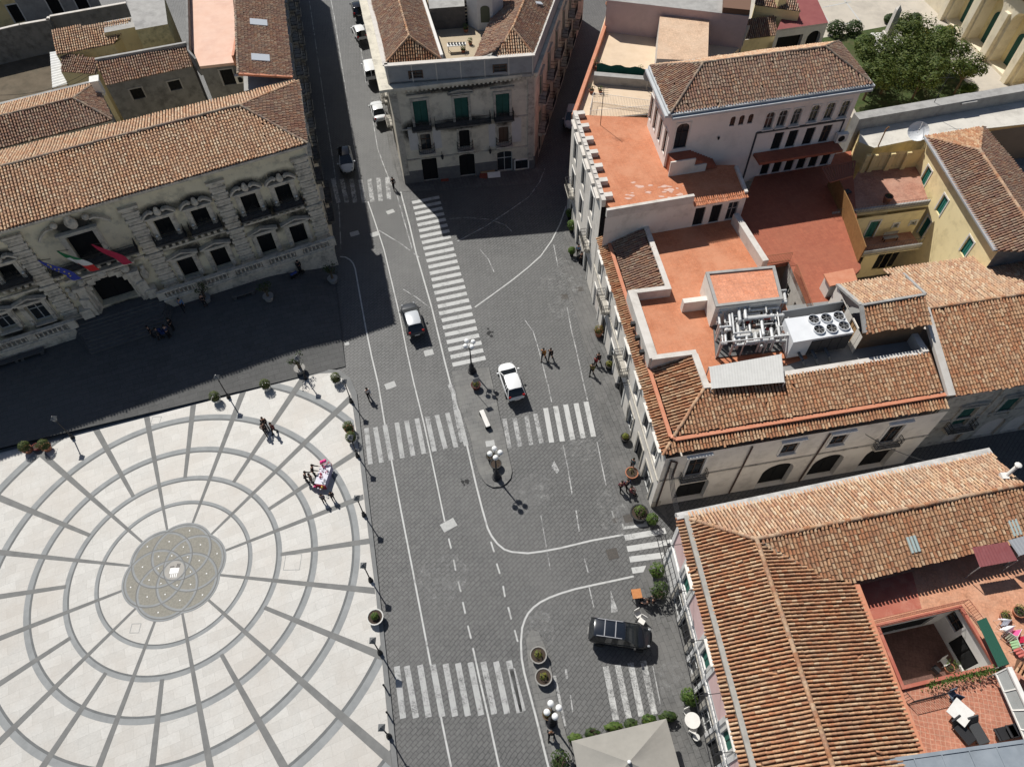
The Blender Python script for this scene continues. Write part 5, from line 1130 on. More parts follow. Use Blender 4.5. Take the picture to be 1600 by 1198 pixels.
# eave strip, gutter and tiled slopes. slope height increases away from the edge
SL = .36
def up(px, py, edge, nrm, z0=ZD):            # point on the tiled slope that rises inwards from an eave line
    n = Vector((nrm.x*SL, nrm.y*SL, 1)).normalized(); return onplane(px, py, edge, n)
oc = eSW
wN = oc+dW*((eNW-oc).dot(dW))
hipS = up(1103, 609, oc, nS)
wpt = lambda d_, inn: oc+dW*d_-nW*inn+Vector((0, 0, inn*SL))
spt = lambda d_, inn: oc+dS*d_-nS*inn+Vector((0, 0, inn*SL))
lenW = (wN-oc).length; lenS = (eS1-oc).length
bis = lambda inn: None
def corner(inn):                                 # hip point: same distance from both eaves
    # solve oc + a dW + b dS with offsets inn from both
    A_ = np.array([[-nW.x, -nW.y], [-nS.x, -nS.y]]); s = np.linalg.solve(A_, np.array([inn, inn])); return Vector((oc.x+s[0], oc.y+s[1], oc.z+inn*SL))
gI = .85
tiles_mesh('eave_tiles', [oc, wN, wpt(lenW, gI), corner(gI)], TILE_WARM, CHAN_WARM, cor, .25, .42); tiles_mesh('eave_tiles', [oc, eS1, spt(lenS, gI), corner(gI)], TILE_WARM, CHAN_WARM, cor, .25, .42)
q = MB(); lift = Vector((0, 0, .15))
gp = [wpt(lenW, gI+.05)+lift, wpt(1.2, gI+.05)+lift, corner(gI+.25)+lift, spt(1.2, gI+.05)+lift, spt(lenS, gI+.05)+lift]
for a, b in zip(gp[:-1], gp[1:]): q.bar(a, b, .30, .14)
q.build('gutter', M_gutter, cor); ridge('ridge_tiles', corner(gI-.1), oc, cor, M_ridge, .12)
inW = (hipS-oc).dot(-nW) if False else (corner(1)-oc).length and (hipS.z-ZD)/SL
topS = corner(inW); 
pS_e = spt(lenS, inW)
z3 = Vector((0, 0, .12))
tiles_mesh('roof', [corner(gI+.35)+z3, spt(lenS, gI+.35)+z3, pS_e+z3, topS+z3], TILE_WARM, CHAN_WARM, cor, .27, .36)
dS1 = (P(1040, 552, 10.4)-oc).dot(dW); t1_ = wpt(dS1, gI+.35)+z3; t2_ = wpt(dS1, inW)+z3
tiles_mesh('roof', [corner(gI+.35)+z3, t1_, t2_, topS+z3], TILE_WARM, CHAN_WARM, cor, .27, .36)
ridge('ridge_tiles', topS+z3, corner(gI+.3)+z3, cor, M_ridge, .14)
inn_of = lambda px, py, z: (P(px, py, z)-oc).dot(-nW); d_of = lambda px, py, z: (P(px, py, z)-oc).dot(dW)
iN = inn_of(1040, 452, 10.2); dN0 = d_of(1015, 458, 9.7); iPar = inn_of(986, 470, 10.4); dS1 = d_of(1040, 552, 10.4)
zN = Vector((0, 0, 10.25-ZD)); flat_ = lambda d_, inn: oc+dW*d_-nW*inn
t5, t6 = wpt(dN0, gI+.35)+z3, flat_(dN0, iN)+zN; t7, t8 = flat_(lenW+.6, iN)+zN, wpt(lenW+.6, gI+.35)+z3
tiles_mesh('roof', [t5, t8, t7, t6], TILE_OLD, CHAN_WARM, cor, .27, .36)
# terrace floors and parapets
ZP = ZTD+1.0
def pp(name, pts, z0=ZD-.3, z1=ZP, t=.4, m=M_coping, inward=1, par=cor): return parapet(name, [p[:2] for p in pts], z0, z1, t, m, par, inward=inward)
W_ = lambda d_, inn: oc+dW*d_-nW*inn
Sx = lambda d_, inn: oc+dS*d_-nS*inn
fl = [W_(10.6, 1.3), W_(lenW+1.0, 1.3), P(1165, 350, ZTD), P(1200, 412, ZTD), P(1228, 480, ZTD), P(1330, 470, ZTD), P(1462, 545, ZTD), spt(1, inW+.2)+dS*2]
slab('terrace_floor', [W_(dS1, iPar+.3), W_(dN0, iPar+.3), W_(dN0, iN+.1), W_(lenW+1.2, iN+.1), P(1172, 338, ZTD), P(1198, 412, ZTD), P(1228, 478, ZTD), P(1262, 560, ZTD), Sx(3.5, inW+.1), W_(dS1, inW)], ZTD-.5, ZTD, M_terra, cor)
slab('terrace_floor', [P(1150, 345, ZTD), P(1185, 262, ZTD), P(1330, 236, ZTD), P(1345, 420, ZTD), P(1290, 475, ZTD), P(1262, 480, ZTD), P(1232, 409, ZTD), P(1196, 416, ZTD)], ZTD-.5, ZTD+.006, M_terrad, cor)
slab('roof_deck', [P(1228, 478, ZTD), P(1300, 470, ZTD), P(1465, 520, ZTD), Sx(lenS-.5, inW+.1), Sx(3.4, inW+.1), P(1262, 560, ZTD)], ZTD-.5, ZTD+.01, mat('grey_roof_deck', (.27, .27, .265), noise=(.22, .22, .215), nscale=1.1, rough=.9), cor)
pp('parapet', [W_(dS1-.3, iPar), W_(dN0, iPar)], t=-.7)
pp('parapet', [W_(lenW+.6, iN), W_(dN0-.42, iN)], t=.45); pp('parapet', [W_(dN0, iPar+.2), W_(dN0, iN+.02)], t=-.42)
pp('parapet', [W_(dS1, iPar+.2), W_(dS1, inW+.45)], t=-.45); pp('parapet', [W_(dS1-.4, inW+.02), topS-nW*.02], t=.5)
pp('parapet', [topS+nS*.0, Sx(lenS-.2, inW)], t=.45, z1=ZP-.15)
pp('parapet', [P(1150, 347, ZTD), P(1196, 420, ZTD)], t=-.55, z1=ZTD+1.1)
pp('parapet', [Sx(lenS-.2, inW+.1), Sx(lenS-.2, inW+5)], t=.5, z1=ZP)
q = MB()
for k in range(3): q.box(W_(dS1+1+k*1.5, iPar-.2)+Vector((0, 0, 1.0)), (.3, .35, .4), math.atan2(dW.y, dW.x))
q.build('wall_box', M_iron, cor)
# light well beside the stair house
wl = Wall(P(1232, 409, ZTD), P(1262, 480, ZTD), 5.0, ZTD-.002)
for k in range(2): wl.op(wl.L*(.3+.42*k), 5.6, 1.0, 2.3, st='window', fm=M_white)
walls_obj('light_well_wall', [wl], M_coping, cor)
# stair house with an orange tiled top
sb = [P(1118, 481, 11.8), P(1223, 469, 11.8), P(1210, 417, 11.8), P(1102, 427, 11.8)]
slab('stair_house', sb, ZTD, 11.8, M_cream, cor)
ins = lambda pts, k: [Vector(p).lerp(sum((Vector(x) for x in pts), Vector())/len(pts), k) for p in pts]
parapet('stair_house_rim', [p[:2] for p in sb], 11.8, 11.95, .25, M_concrete, cor, closed=True)
slab('stair_house_top', ins(sb, .08), 11.8, 11.84, brickmat('orange_quarry_tiles', (.62, .26, .15), (.56, .22, .12), (.45, .2, .13), .42, .42, rot=R(10), msize=.015, blot=(.66, .34, .22), bamt=.5, squash=0), cor)
w_ = Wall(sb[3], sb[0], ZTD, 11.8); 
q = MB(); q.box(w_.at(w_.L*.45, ZTD+.6, .3), (.5, w_.L*.9, 1.2), math.atan2(dW.y, dW.x)+math.pi/2+math.pi/2); q.build('low_annex', M_cream, cor)
# pipework, tanks, grey canopy, chiller: each its own thing
M_galv = mat('galvanised_pipe', (.60, .60, .59), noise=(.50, .50, .49), nscale=4, rough=.45, metal=.15)
M_tank = mat('grey_tank', (.42, .40, .37), noise=(.34, .33, .31), nscale=2, rough=.6)
pz = ZTD
pw = thing('pipework', 'tangle of grey insulated pipes, pumps and tanks on the orange roof terrace', 'pipework', tuple(P(1165, 520, pz)))
O = P(1118, 560, pz); X = (P(1228, 548, pz)-O); Lx = X.length; X.normalize(); Y = (P(1112, 490, pz)-O); Ly = Y.length; Y = Y.normalized()
pt = lambda x, y, z: O+X*(x*Lx)+Y*(y*Ly)+Vector((0, 0, z))
slab('plinth', [pt(0, 0, 0), pt(1, 0, 0), pt(1, 1, 0), pt(0, 1, 0)], pz, pz+.12, mat('dark_plinth', (.10, .10, .10), noise=(.15, .15, .145), nscale=2), pw)
for cx_, cy_, l_, r_ in ((.42, .3, .36, .5), (.38, .62, .3, .42)):
    q = MB(); a, b = pt(cx_-l_/2, cy_, .85), pt(cx_+l_/2, cy_, .85); q.cyl(a, b, r_, n=18); q.ball(a, r_, 14, 8, sc=(.45, 1, 1)); q.ball(b, r_, 14, 8, sc=(.45, 1, 1)); q.build('tank', M_tank, pw)
rr = random.Random(5)
def pipe_run(pts, r): 
    q = MB(); q.tube(pts, r, 9)
    for p in pts[1:-1]: q.ball(p, r*1.25, 8, 6)
    q.build('pipe', M_galv, pw)
for k in range(46):
    r_ = rr.choice((.06, .08, .1, .13)); p_ = [rr.uniform(.02, .95), rr.uniform(.03, .95), rr.uniform(.2, .5)]; pts = [pt(*p_)]; p_[2] = rr.uniform(.9, 2.2); pts.append(pt(*p_)); ax_ = rr.randint(0, 1)
    for j in range(rr.randint(2, 4)):
        p_[ax_] = min(.98, max(.02, p_[ax_]+rr.choice((-1, 1))*rr.uniform(.12, .45))); pts.append(pt(*p_)); ax_ = 1-ax_
        if rr.random() < .3: p_[2] = rr.uniform(.6, 2.1); pts.append(pt(*p_))
    if rr.random() < .6: pts.append(pt(p_[0], p_[1], .2))
    pipe_run(pts, r_)
for k in range(7):
    q = MB(); c = pt(rr.uniform(.1, .95), rr.uniform(.1, .9), rr.uniform(.8, 1.5)); q.cyl(c, c+Vector((0, 0, .3)), .14, n=10); q.cyl(c+Vector((0, 0, .1)), c+X*.4+Vector((0, 0, .1)), .12, n=10); q.build('pump', mat('red_pump', (.30, .05, .04)) if k % 2 else mat('brown_pump', (.14, .08, .06)), pw)
q = MB()
for x in (0.0, .34, .67, 1.0):
    for y in (0.0, 1.0): q.bar(pt(x, y, 0), pt(x, y, 2.1), .08, .08, up=(1, 0, 0))
q.bar(pt(0, 0, 2.1), pt(1, 0, 2.1), .08, .1); q.bar(pt(0, 1, 2.1), pt(1, 1, 2.1), .08, .1); q.build('steel_frame', M_galv, pw)
gc = thing('metal_canopy', 'pale grey corrugated canopy below the pipework on the roof', 'canopy', tuple(P(1165, 590, pz)))
g4 = [P(1112, 607, 10.6), P(1226, 597, 10.6), P(1221, 553, 10.9), P(1108, 573, 10.9)]; q = MB(); n = 26
for k in range(n):
    a, b = k/n, (k+1)/n; m_ = (a+b)/2; lz = Vector((0, 0, .007)); A0, B0 = lambda t: g4[0].lerp(g4[1], t), lambda t: g4[3].lerp(g4[2], t)
    q.poly([A0(a), A0(m_)+lz, B0(m_)+lz, B0(a)]); q.poly([A0(m_)+lz, A0(b), B0(b), B0(m_)+lz])
q.build('sheet', mat('pale_grey_sheet', (.60, .59, .56), noise=(.54, .53, .50), nscale=2, rough=.6), gc)
q = MB()
for p in g4: q.cyl((p.x, p.y, pz), p, .05, n=6)
q.build('support', M_galv, gc)
ch = thing('chiller', 'white rooftop chiller with six black fans in two rows', 'chiller', tuple(P(1280, 540, ZTD)))
k4 = [P(1240, 535, 11.8), P(1334, 519, 11.8), P(1316, 486, 11.8), P(1226, 498, 11.8)]
M_wmet = mat('white_sheet_metal', (.68, .69, .70), noise=(.62, .63, .64), nscale=1.2, rough=.45)
slab('cabinet', k4, ZTD+.35, 11.8, M_wmet, ch, M_wmet)
wf = Wall(k4[0], k4[1], ZTD+.35, 11.8); q = MB()
for k in range(4): u = wf.L*(.32+.17*k); q.bar(wf.at(u+.02, ZTD+1.3, .03), wf.at(u+wf.L*.165, ZTD+1.3, .03), .06, 1.7)
q.build('coil_panel', mat('dark_coil', (.035, .035, .038), rough=.6), ch)
q = MB()
for k in range(3): q.tube([wf.at(.9+k*1.1, ZTD+.9, .05), wf.at(.9+k*1.1, ZTD+.9, .8), wf.at(1.2+k*1.1, ZTD+.2, .9)], .12, 9)
q.build('pipe', mat('dark_pipe', (.10, .11, .12), rough=.5), ch)
for px, py in ((1271, 500), (1290.5, 498), (1310, 495), (1279.5, 516), (1299, 514), (1318, 510)):
    c = P(px, py, 11.82); q = MB(); n = 24
    for k in range(n):
        a, b = 2*math.pi*k/n, 2*math.pi*(k+1)/n
        f = lambda r, t, z: c+Vector((r*math.cos(t), r*math.sin(t), z))
        q.poly([f(.42, a, .16), f(.42, b, .16), f(.46, b, .16), f(.46, a, .16)]); q.poly([f(.46, a, -.03), f(.46, b, -.03), f(.46, b, .16), f(.46, a, .16)]); q.poly([f(.42, b, -.015), f(.42, a, -.015), f(.42, a, .16), f(.42, b, .16)])
    fo = q.build('fan', M_wmet, ch)
    q = MB(); q.poly([f(.42, 2*math.pi*k/n, -.012) for k in range(n)]); q.build('fan_opening', M_dark, fo)
    q = MB(); q.cyl(f(0, 0, -.01), f(0, 0, .12), .11, n=10)
    for k in range(6):
        t = k*math.pi/3; q.poly([f(.1, t, .07), f(.1, t+.5, .11), f(.39, t+.55, .11), f(.39, t+.1, .05)])
    q.build('blades', mat('fan_grey', (.13, .13, .13)), fo)
parapet('plant_screen', [P(1222, 490, 11)[:2], P(1318, 474, 11)[:2]], ZTD, 11.2, .1, mat('grey_screen', (.22, .23, .24)), cor)
railing('terrace_railing', [P(1240, 425, ZTD), P(1265, 490, ZTD)], 1.0, cor, mat('rust_rail', (.26, .12, .06))); railing('terrace_railing', [P(1234, 407, ZTD), P(1195, 412, ZTD)], 1.0, cor, MATS['rust_rail'])
# little tiled loft above the terrace
zl = 12.0
lo_ = thing('roof_loft', 'small tiled loft with glazed doors and pale verges beside the white chiller', 'loft', tuple(P(1400, 500, ZTD)))
L0, L1, L2, L3 = P(1351, 521, zl), P(1456, 506, zl), P(1445, 461, zl+1.0), P(1345, 478, zl+1.0); L4, L5 = P(1308, 446, zl-.4), P(1411, 429, zl-.4)
tiles_mesh('roof', [L0, L1, L2, L3], TILE_WARM, CHAN_WARM, lo_, .27, .36); tiles_mesh('roof', [L5, L4, L3, L2], TILE_PALE, CHAN_WARM, lo_, .27, .36)  # loft's north slope takes paler tiles to look sunlit
lw = [Wall(L4, L0, ZTD, zl-.45), Wall(L0+dW*.4, L1+dW*.4, ZTD, zl-.1)]
lw[0].op(lw[0].L*.33, ZTD+.1, 1.1, 1.9, st='door', fm=M_frame); lw[0].op(lw[0].L*.72, ZTD+.1, 1.1, 1.9, st='doorwood', dm=mat('tan_door', (.32, .2, .1)))
walls_obj('wall', [lw[0]], M_cream, lo_); walls_obj('front_wall', [lw[1]], mat('brown_wall', (.16, .10, .06), noise=(.2, .13, .08), nscale=2), lo_)
q = MB(); z5 = Vector((0, 0, .08))
q.bar(L4+z5, L3+z5, .3, .2); q.bar(L3+z5, L0+z5, .3, .2); q.bar(L5+z5, L2+z5, .22, .2); q.bar(L3+z5, L2+z5, .2, .16); q.build('verge', M_concrete, lo_)
# glass and rust coloured shelter behind the loft
rs = thing('rust_shelter', 'rust coloured box with a slab roof at the edge of the dark red terrace', 'shelter', tuple(P(1310, 440, ZTD)))
slab('roof', [P(1287, 428, 11.2), P(1333, 419, 11.2), P(1340, 438, 11.2), P(1297, 447, 11.2)], 11.05, 11.2, M_gutter, rs); slab('wall', [P(1290, 430, 11.05), P(1331, 421, 11.05), P(1338, 437, 11.05), P(1299, 445, 11.05)], ZTD, 11.05, M_cream, rs)
br = thing('rust_screen', 'tall rusty brown screen along the right side of the dark red terrace', 'screen', tuple(P(1330, 400, ZTD)))
parapet('sheet', [P(1292, 290, ZTD)[:2], P(1318, 345, ZTD)[:2], P(1340, 410, ZTD)[:2]], ZTD-3, ZTD+1.9, .08, mat('rusty_sheet', (.20, .10, .035), noise=(.26, .14, .05), nscale=3, rough=.8), br)
pr = thing('roof_pergola', 'reddish slatted pergola roof at the corner of the pink annexe', 'pergola', tuple(P(1315, 260, 11)))
pg = [P(1285, 262, 12.6), P(1336, 252, 12.6), P(1332, 275, 12.0), P(1297, 285, 12.0)]; q = MB()
for k in range(13): q.bar(pg[0].lerp(pg[1], k/12), pg[3].lerp(pg[2], k/12), .16, .06)
q.bar(pg[0], pg[1], .08, .14); q.bar(pg[3], pg[2], .08, .14); q.build('slats', mat('red_slats', (.22, .085, .055)), pr)

# ================================================================== PINK ANNEXE: upper terrace and hipped top floor
ZU = 12.3; ZF = 18.4
an = thing('pink_annexe', 'pale pink building with a hipped clay roof and arched windows above an orange terrace', 'building', tuple(c1))
a_n = c1+dW*13.2; a_s = c1
tA_, tB_, tC_, tD_ = P(968, 338, ZU), P(1168, 303, ZU), P(1150, 262, ZU), P(940, 192, ZU)
uw = Wall(a_n, a_s-dW*.25, 0, ZU-.002)
for k in range(3):
    for zz, hh in ((.02, 2.9), (4.6, 2.5), (8.4, 2.5)): uw.op(2.2+k*4.0, zz, 1.3, hh, st='shutter', sm=M_dark if zz < 1 else M_iron, sur=M_white, sw=.2, balc=(zz == 4.6 and k != 1), bd=.7)
us2 = Wall(tA_-dS*1.3, tB_, ZTD-.6, ZU-.002)
for px in (1086, 1111, 1136): u, z = us2.uz(px, 362-(px-1086)*.15); us2.op(u, ZTD+.03, 1.0, 2.15, st='shutter' if px < 1130 else 'window', sm=M_dark, fm=M_concrete)
ue = Wall(tB_, P(1152, 262, ZU), ZTD-.6, ZU-.002)
walls_obj('wall', [uw, us2], M_cream, an)
floorp = [a_s-dW*.0-nW*.3-nS*.15, tA_-nS*.15, tB_-nS*.15, P(1150, 258, ZU), P(1042, 258, ZU), P(1030, 185, ZU), a_n-nW*.3]
slab('terrace_floor', floorp, ZU-.4, ZU, M_terra, an)
q = MB(); b_ = P(1015, 310, ZU)
for k in range(26):
    x, y = rnd.gauss(1030, 26), rnd.gauss(300, 9); c = P(x, y, ZU+.006+k*.0004); r_ = rnd.uniform(.08, .5); q.poly([c+Vector((r_*rnd.uniform(.5, 1.3)*math.cos(t), r_*.45*rnd.uniform(.5, 1.3)*math.sin(t), 0)) for t in [i*.7 for i in range(9)]])
q.build('worn_patch', mat('worn_patch', (.56, .34, .27), noise=(.62, .45, .38), nscale=3), an)
# scrolled parapet with square piers to the street
q = MB(); AW = math.atan2(dW.y, dW.x)
for k in range(7):
    c = a_s+dW*(.5+k*2.05)-nW*.75; MB().box(c+Vector((0, 0, ZU+.25)), (.55, .75, .5), AW).build('pier', M_coping, an)
q = MB(); q.prism([(a_s-dW*.2).xy, (a_n).xy, (a_n-nW*.38).xy, (a_s-dW*.2-nW*.38).xy], ZU-.3, ZU+.5)
for k in range(6):
    a = a_s+nW*.004+dW*(.6+k*2.05)+nW*.0; prof = [(0, .7), (.25, .45), (.5, .3), (.75, .5), (1.0, .6), (1.25, .3), (1.5, .7)]
    for (x0, z0), (x1, z1) in zip(prof[:-1], prof[1:]): q.prism([(a+dW*x0).xy, (a+dW*x1).xy, (a+dW*x1-nW*.3).xy, (a+dW*x0-nW*.3).xy], ZU-.28, ZU+.3+(z0+z1)/2*.55)
    q.bar(a+dW*.05+nW*.14+Vector((0, 0, ZU-.1)), a+dW*1.6+nW*.14+Vector((0, 0, ZU-.1)), .3, .25)
q.build('parapet', M_coping, an)
s_par = [tA_-dS*1.3+nS*0, tA_+dS*6.6]
parapet('parapet', [(tA_-dS*1.2).xy, (P(1083, 318, ZU)).xy], ZU, ZU+.85, .3, M_coping, an, inward=1)
e_a, e_b = P(1084, 318, ZU), tB_
tiles_mesh('roof_edge', [e_a+nS*.3-Vector((0, 0, .1)), e_b+nS*.3-Vector((0, 0, .1)), e_b-nS*.5+Vector((0, 0, .15)), e_a-nS*.5+Vector((0, 0, .15))], tilemat('orange_tiles', [(.58, .23, .12), (.52, .2, .1), (.62, .28, .16)], (.5, .25, .16), .3), M_gutter, an, .2, .4)
parapet('parapet', [tB_.xy, P(1152, 262, ZU).xy], ZTD-.2, ZU+.25, .3, M_coping, an, inward=1)
# upper block
u0, u1 = P(1048, 178, ZF), P(1362, 132, ZF); u3, u2 = P(1016, 104, ZF), P(1310, 66, ZF)
dF = (u1-u0).normalized(); dG = (u3-u0).normalized()
ins_ = .45
wa, wb = u0+dF*ins_+dG*ins_, u1-dF*ins_+dG*ins_; wc_, wd_ = u2-dF*ins_-dG*ins_, u3+dF*ins_-dG*ins_
B1, B2 = Wall(wa, wb, ZTD-.5, ZF-.15), Wall(wd_, wa, ZTD-.5, ZF-.15); B3 = Wall(wb, wc_, 0, ZF-.15)
B1.pix(1062, 232, 1068, 193, 1.25, arch=1.0, st='window', sur=M_white, sw=.12, fm=M_iron)
for px, py in ((1145, 190), (1159, 188), (1173, 186)): u, z = B1.uz(px, py); B1.op(u, z-.5, .5, 1.0, arch=1.0, st='window', fm=M_frame)
for px, py in ((1202, 189), (1222, 186), (1244, 183), (1272, 178), (1296, 174), (1319, 171)): u, z = B1.uz(px, py); B1.op(u, z-.85, .85, 1.75, arch=1.0, st='window', sur=M_white, sw=.1, sp=.05, fm=M_concrete, sill=1)
for px, py in ((1206, 246), (1228, 243), (1254, 239), (1279, 236)): u, z = B1.uz(px, py); B1.op(u, ZU+.05, .95, 1.9, st='shutter' if px < 1270 else 'window', sm=M_dark, fm=M_frame)
for px in (1178, 1196, 1214, 1232, 1250, 1268): u, z = B1.uz(px, 316-(px-1178)*.16); B1.op(u, ZTD+.05, .85, 2.1, st='shutter', sm=M_dark)
for px, py in ((1019, 158), (1026, 173), (1034, 188), (1042, 204)): u, z = B2.uz(px, py); B2.op(u, ZU+1.0, .8, 2.5, arch=1.0, st='window', sur=M_white, sw=.1, sp=.05, fm=M_frame)
walls_obj('upper_wall', [B1, B2, B3], M_pinkw, an)
mid = [(u0+u3)/2, (u1+u2)/2]; hw_ = (u3-u0).length/2; rg0 = mid[0]+dF*hw_+Vector((0, 0, 1.95)); rg1 = mid[1]-dF*hw_+Vector((0, 0, 1.95)); zz_ = Vector((0, 0, .06))
for pl, tm in (([u0, u1, rg1, rg0], TILE_OLD), ([u1, u2, rg1], TILE_OLD), ([u2, u3, rg0, rg1], TILE_PALE), ([u3, u0, rg0], TILE_OLD)): tiles_mesh('roof', [p+zz_ for p in pl], tm, CHAN_OLD, an, .25, .34)  # only the sunward north slope is coloured paler
for a, b in ((rg0, rg1), (rg0, u0), (rg0, u3), (rg1, u1), (rg1, u2)): ridge('ridge_tiles', a+zz_, b+zz_, an, M_ridgeold, .12)
q = MB()
for a, b in ((u0, u1), (u1, u2), (u2, u3), (u3, u0)): q.bar(a-Vector((0, 0, .05)), b-Vector((0, 0, .05)), .42, .16); q.bar(a.lerp(b, .005)-Vector((0, 0, .3)), b-Vector((0, 0, .3)), .9, .22)
q.build('cornice', mat('grey_cornice', (.42, .44, .45), noise=(.5, .51, .52), nscale=1.5), an)
q = MB(); zz_ = ZU+2.35; ul = B1.uz(1180, 215)[0]; ur = B1.uz(1318, 190)[0]
q.bar(B1.at(ul, zz_, .06), B1.at(ur, zz_, .06), .12, .16); q.bar(B1.at(ul, ZTD, .05), B1.at(ul, zz_, .05), .14, .1, up=B1.n); q.bar(B1.at(ur, ZU, .05), B1.at(ur, zz_, .05), .1, .1, up=B1.n); q.build('drain_pipe', mat('drain_dark', (.06, .06, .065)), an)
slab('terrace_ledge', [B1.at(B1.uz(1168, 270)[0], 0, .02), B1.at(B1.L-.5, 0, .02), B1.at(B1.L-.5, 0, 1.5), B1.at(B1.uz(1168, 270)[0], 0, 1.5)], ZU-.25, ZU, M_terrad, an)
q = MB(); sN = 9; uu = B1.uz(1056, 250)[0]
for k in range(sN): q.prism([B1.at(.2 if k == sN-1 else .2, 0, .01).xy, B1.at(2.4+(sN-1-k)*.3, 0, .01).xy, B1.at(2.4+(sN-1-k)*.3, 0, 1.25).xy, B1.at(.2, 0, 1.25).xy], ZU+k*.17, ZU+(k+1)*.17)
q.build('outdoor_stairs', M_terrad, an); q = MB()
q.prism([B1.at(-.0, 0, 1.26).xy, B1.at(2.4, 0, 1.26).xy, B1.at(2.4, 0, 1.4).xy, B1.at(-.0, 0, 1.4).xy], ZU, ZU+1.6); q.prism([B1.at(2.4, 0, 1.26).xy, B1.at(3.6, 0, 1.26).xy, B1.at(3.6, 0, 1.4).xy, B1.at(2.4, 0, 1.4).xy], ZU, ZU+.8); q.build('stair_wall', M_cream, an)
r = thing('air_conditioner', 'white air conditioner boxes on a pink wall corner by the slatted pergola', 'air conditioner', tuple(B1.at(B1.L-1.6, ZU+.6, .4))); q = MB(); q.box(B1.at(B1.L-.35, ZU+.6, .35), (1.1, .45, .9), math.atan2(dF.y, dF.x)); q.cyl(B1.at(B1.L-.45, ZU+.6, .58), B1.at(B1.L-.45, ZU+.6, .6), .33, n=16, m=1); q.build('case', [M_white, M_dark], r)
r = thing('tv_antenna', 'thin aerial mast standing on the upper orange terrace by the street', 'antenna', tuple(P(936, 200, ZU))); q = MB(); b_ = P(938, 196, ZU); q.cyl(b_, b_+Vector((0, 0, 4.2)), .03, n=6)
for k in range(5): q.bar(b_+Vector((-.5+k*.02, 0, 3.2+k*.2)), b_+Vector((.5-k*.02, 0, 3.2+k*.2)), .02, .02)
q.build('mast', M_iron, r)
for nm, px, py, lab, rt in (('wall_lamp', 1122, 215, 'small dark lamp on the pink wall above the short flight of steps', B1),): 
    u, z = B1.uz(px, py); r = thing(nm, lab, 'lamp', tuple(B1.at(u, z))); MB().lathe([(.06, -.15), (.12, .1), (.02, .2)], B1.at(u, z, .14), 8).build('shade', M_iron, r)

# ================================================================== STONE HOUSE east of the corner house
zs = 9.0
st = thing('stone_house', 'old stone house with tall green shutters and a wide patched clay roof by the lane', 'house', tuple(cE))
A0 = P(1490, 619, zs); A1 = A0+dS*20
upS = lambda px, py: onplane(px, py, A0, Vector((nS.x*SL, nS.y*SL, 1)).normalized())
rA = upS(1453, 482); rB = rA+dS*22; rA = rA-dS*.2
tiles_mesh('roof', [A0, A1, rB, rA], TILE_WARM, CHAN_WARM, st, .27, .36)
nb0 = P(1380, 423, rA.z-1.9); nb1 = P(1530, 404, rA.z-1.9); nbd = (nb1-nb0); nb1 = nb0+dS*((nb1-nb0).dot(dS)); nb2 = nb0+dS*34
tiles_mesh('roof', [nb2, nb0, P(1440, 460, rA.z-.55), rA, rB], TILE_PALE, CHAN_WARM, st, .27, .36)  # paler tile colour adds to the sun on this north slope
ridge('ridge_tiles', rA, rB, st, M_ridge, .14)
q = MB(); q.bar(A0-dS*.3+Vector((0, 0, .15)), rA-dS*.3+Vector((0, 0, .15)), .6, .35); q.build('party_wall', M_coping, st)
ww = Wall(A0-nS*.3-dS*.0, A1-nS*.3, 0, zs-.12)
for bx, by, tx, ty in ((1494, 664, 1517, 636), (1560, 647, 1588, 620)): ww.pix(bx, by, tx, ty, 1.5, st='shutter', sur=M_stone, sw=.3, sp=.12, hood='arc', hoff=.3, hw=2.6)
for px, py in ((1450, 725), (1525, 690), (1578, 672)): u, z = ww.uz(px, py); ww.op(u, .02, 2.2, 3.0, arch=1.0, st='shutter', sm=M_dark, depth=.4)
walls_obj('wall', [ww], M_stone, st); slab('side_wall', [A0-nS*.5, A1-nS*.5, nb2, nb0], 0, zs-.6, M_pale, st)
q = MB(); q.bar(ww.at(0, zs-.25, .15), ww.at(ww.L, zs-.25, .15), .35, .25); q.bar(ww.at(0, 4.4, .05), ww.at(ww.L, 4.4, .05), .12, .2)
for u in (.4, 5.2): q.bar(ww.at(u, .1, .06), ww.at(u, zs-.4, .06), .6, .12, up=ww.n)
q.build('trim', M_stone, st)
balcony(ww, ww.uz(1494, 664)[0], ww.uz(1494, 664)[1], 2.4, .8, st)

# ================================================================== YELLOW HOUSE with green shutters
M_yel = mat('yellow_plaster', (.90, .76, .44), noise=(.84, .70, .40), nscale=.7, rough=.92, stain=(.44, .34, .17), sscale=.6, samt=.5)
M_brickf = brickmat('pink_brick_floor', (.40, .20, .14), (.34, .16, .11), (.28, .14, .10), .3, .15, rot=R(10), msize=.01, blot=(.50, .30, .22), bscale=.5, bamt=.6)
zg = 12.4
ye = thing('green_shutter_house', 'yellow house with green shutters, a hipped clay roof and two brick floored terraces', 'house', tuple(P(1500, 430, 0)))
y0, y1 = P(1445, 214, zg), P(1555, 392, zg); y2 = P(1535, 199, zg); ypk = P(1531, 235, zg+1.6); yd = (y1-y0).normalized(); yr = ypk+yd*13; y3 = y1+(y2-y0); y3 = y3+ (y3-y1)*.25
tiles_mesh('roof', [y0, y1, yr, ypk], TILE_OLD, CHAN_WARM, ye, .27, .36); tiles_mesh('roof', [y2, y0, ypk], TILE_WARM, CHAN_WARM, ye, .27, .36); tiles_mesh('roof', [y3, y2, ypk, yr], TILE_OLD, CHAN_WARM, ye, .27, .36)
for a, b in ((ypk, yr), (ypk, y0), (ypk, y2)): ridge('ridge_tiles', a, b, ye, M_ridge, .13)
q = MB(); q.bar(y0+Vector((0, 0, .03)), y1+Vector((0, 0, .03)), .35, .16); q.build('gutter', mat('zinc_gutter', (.45, .46, .47), rough=.5, metal=.3), ye)
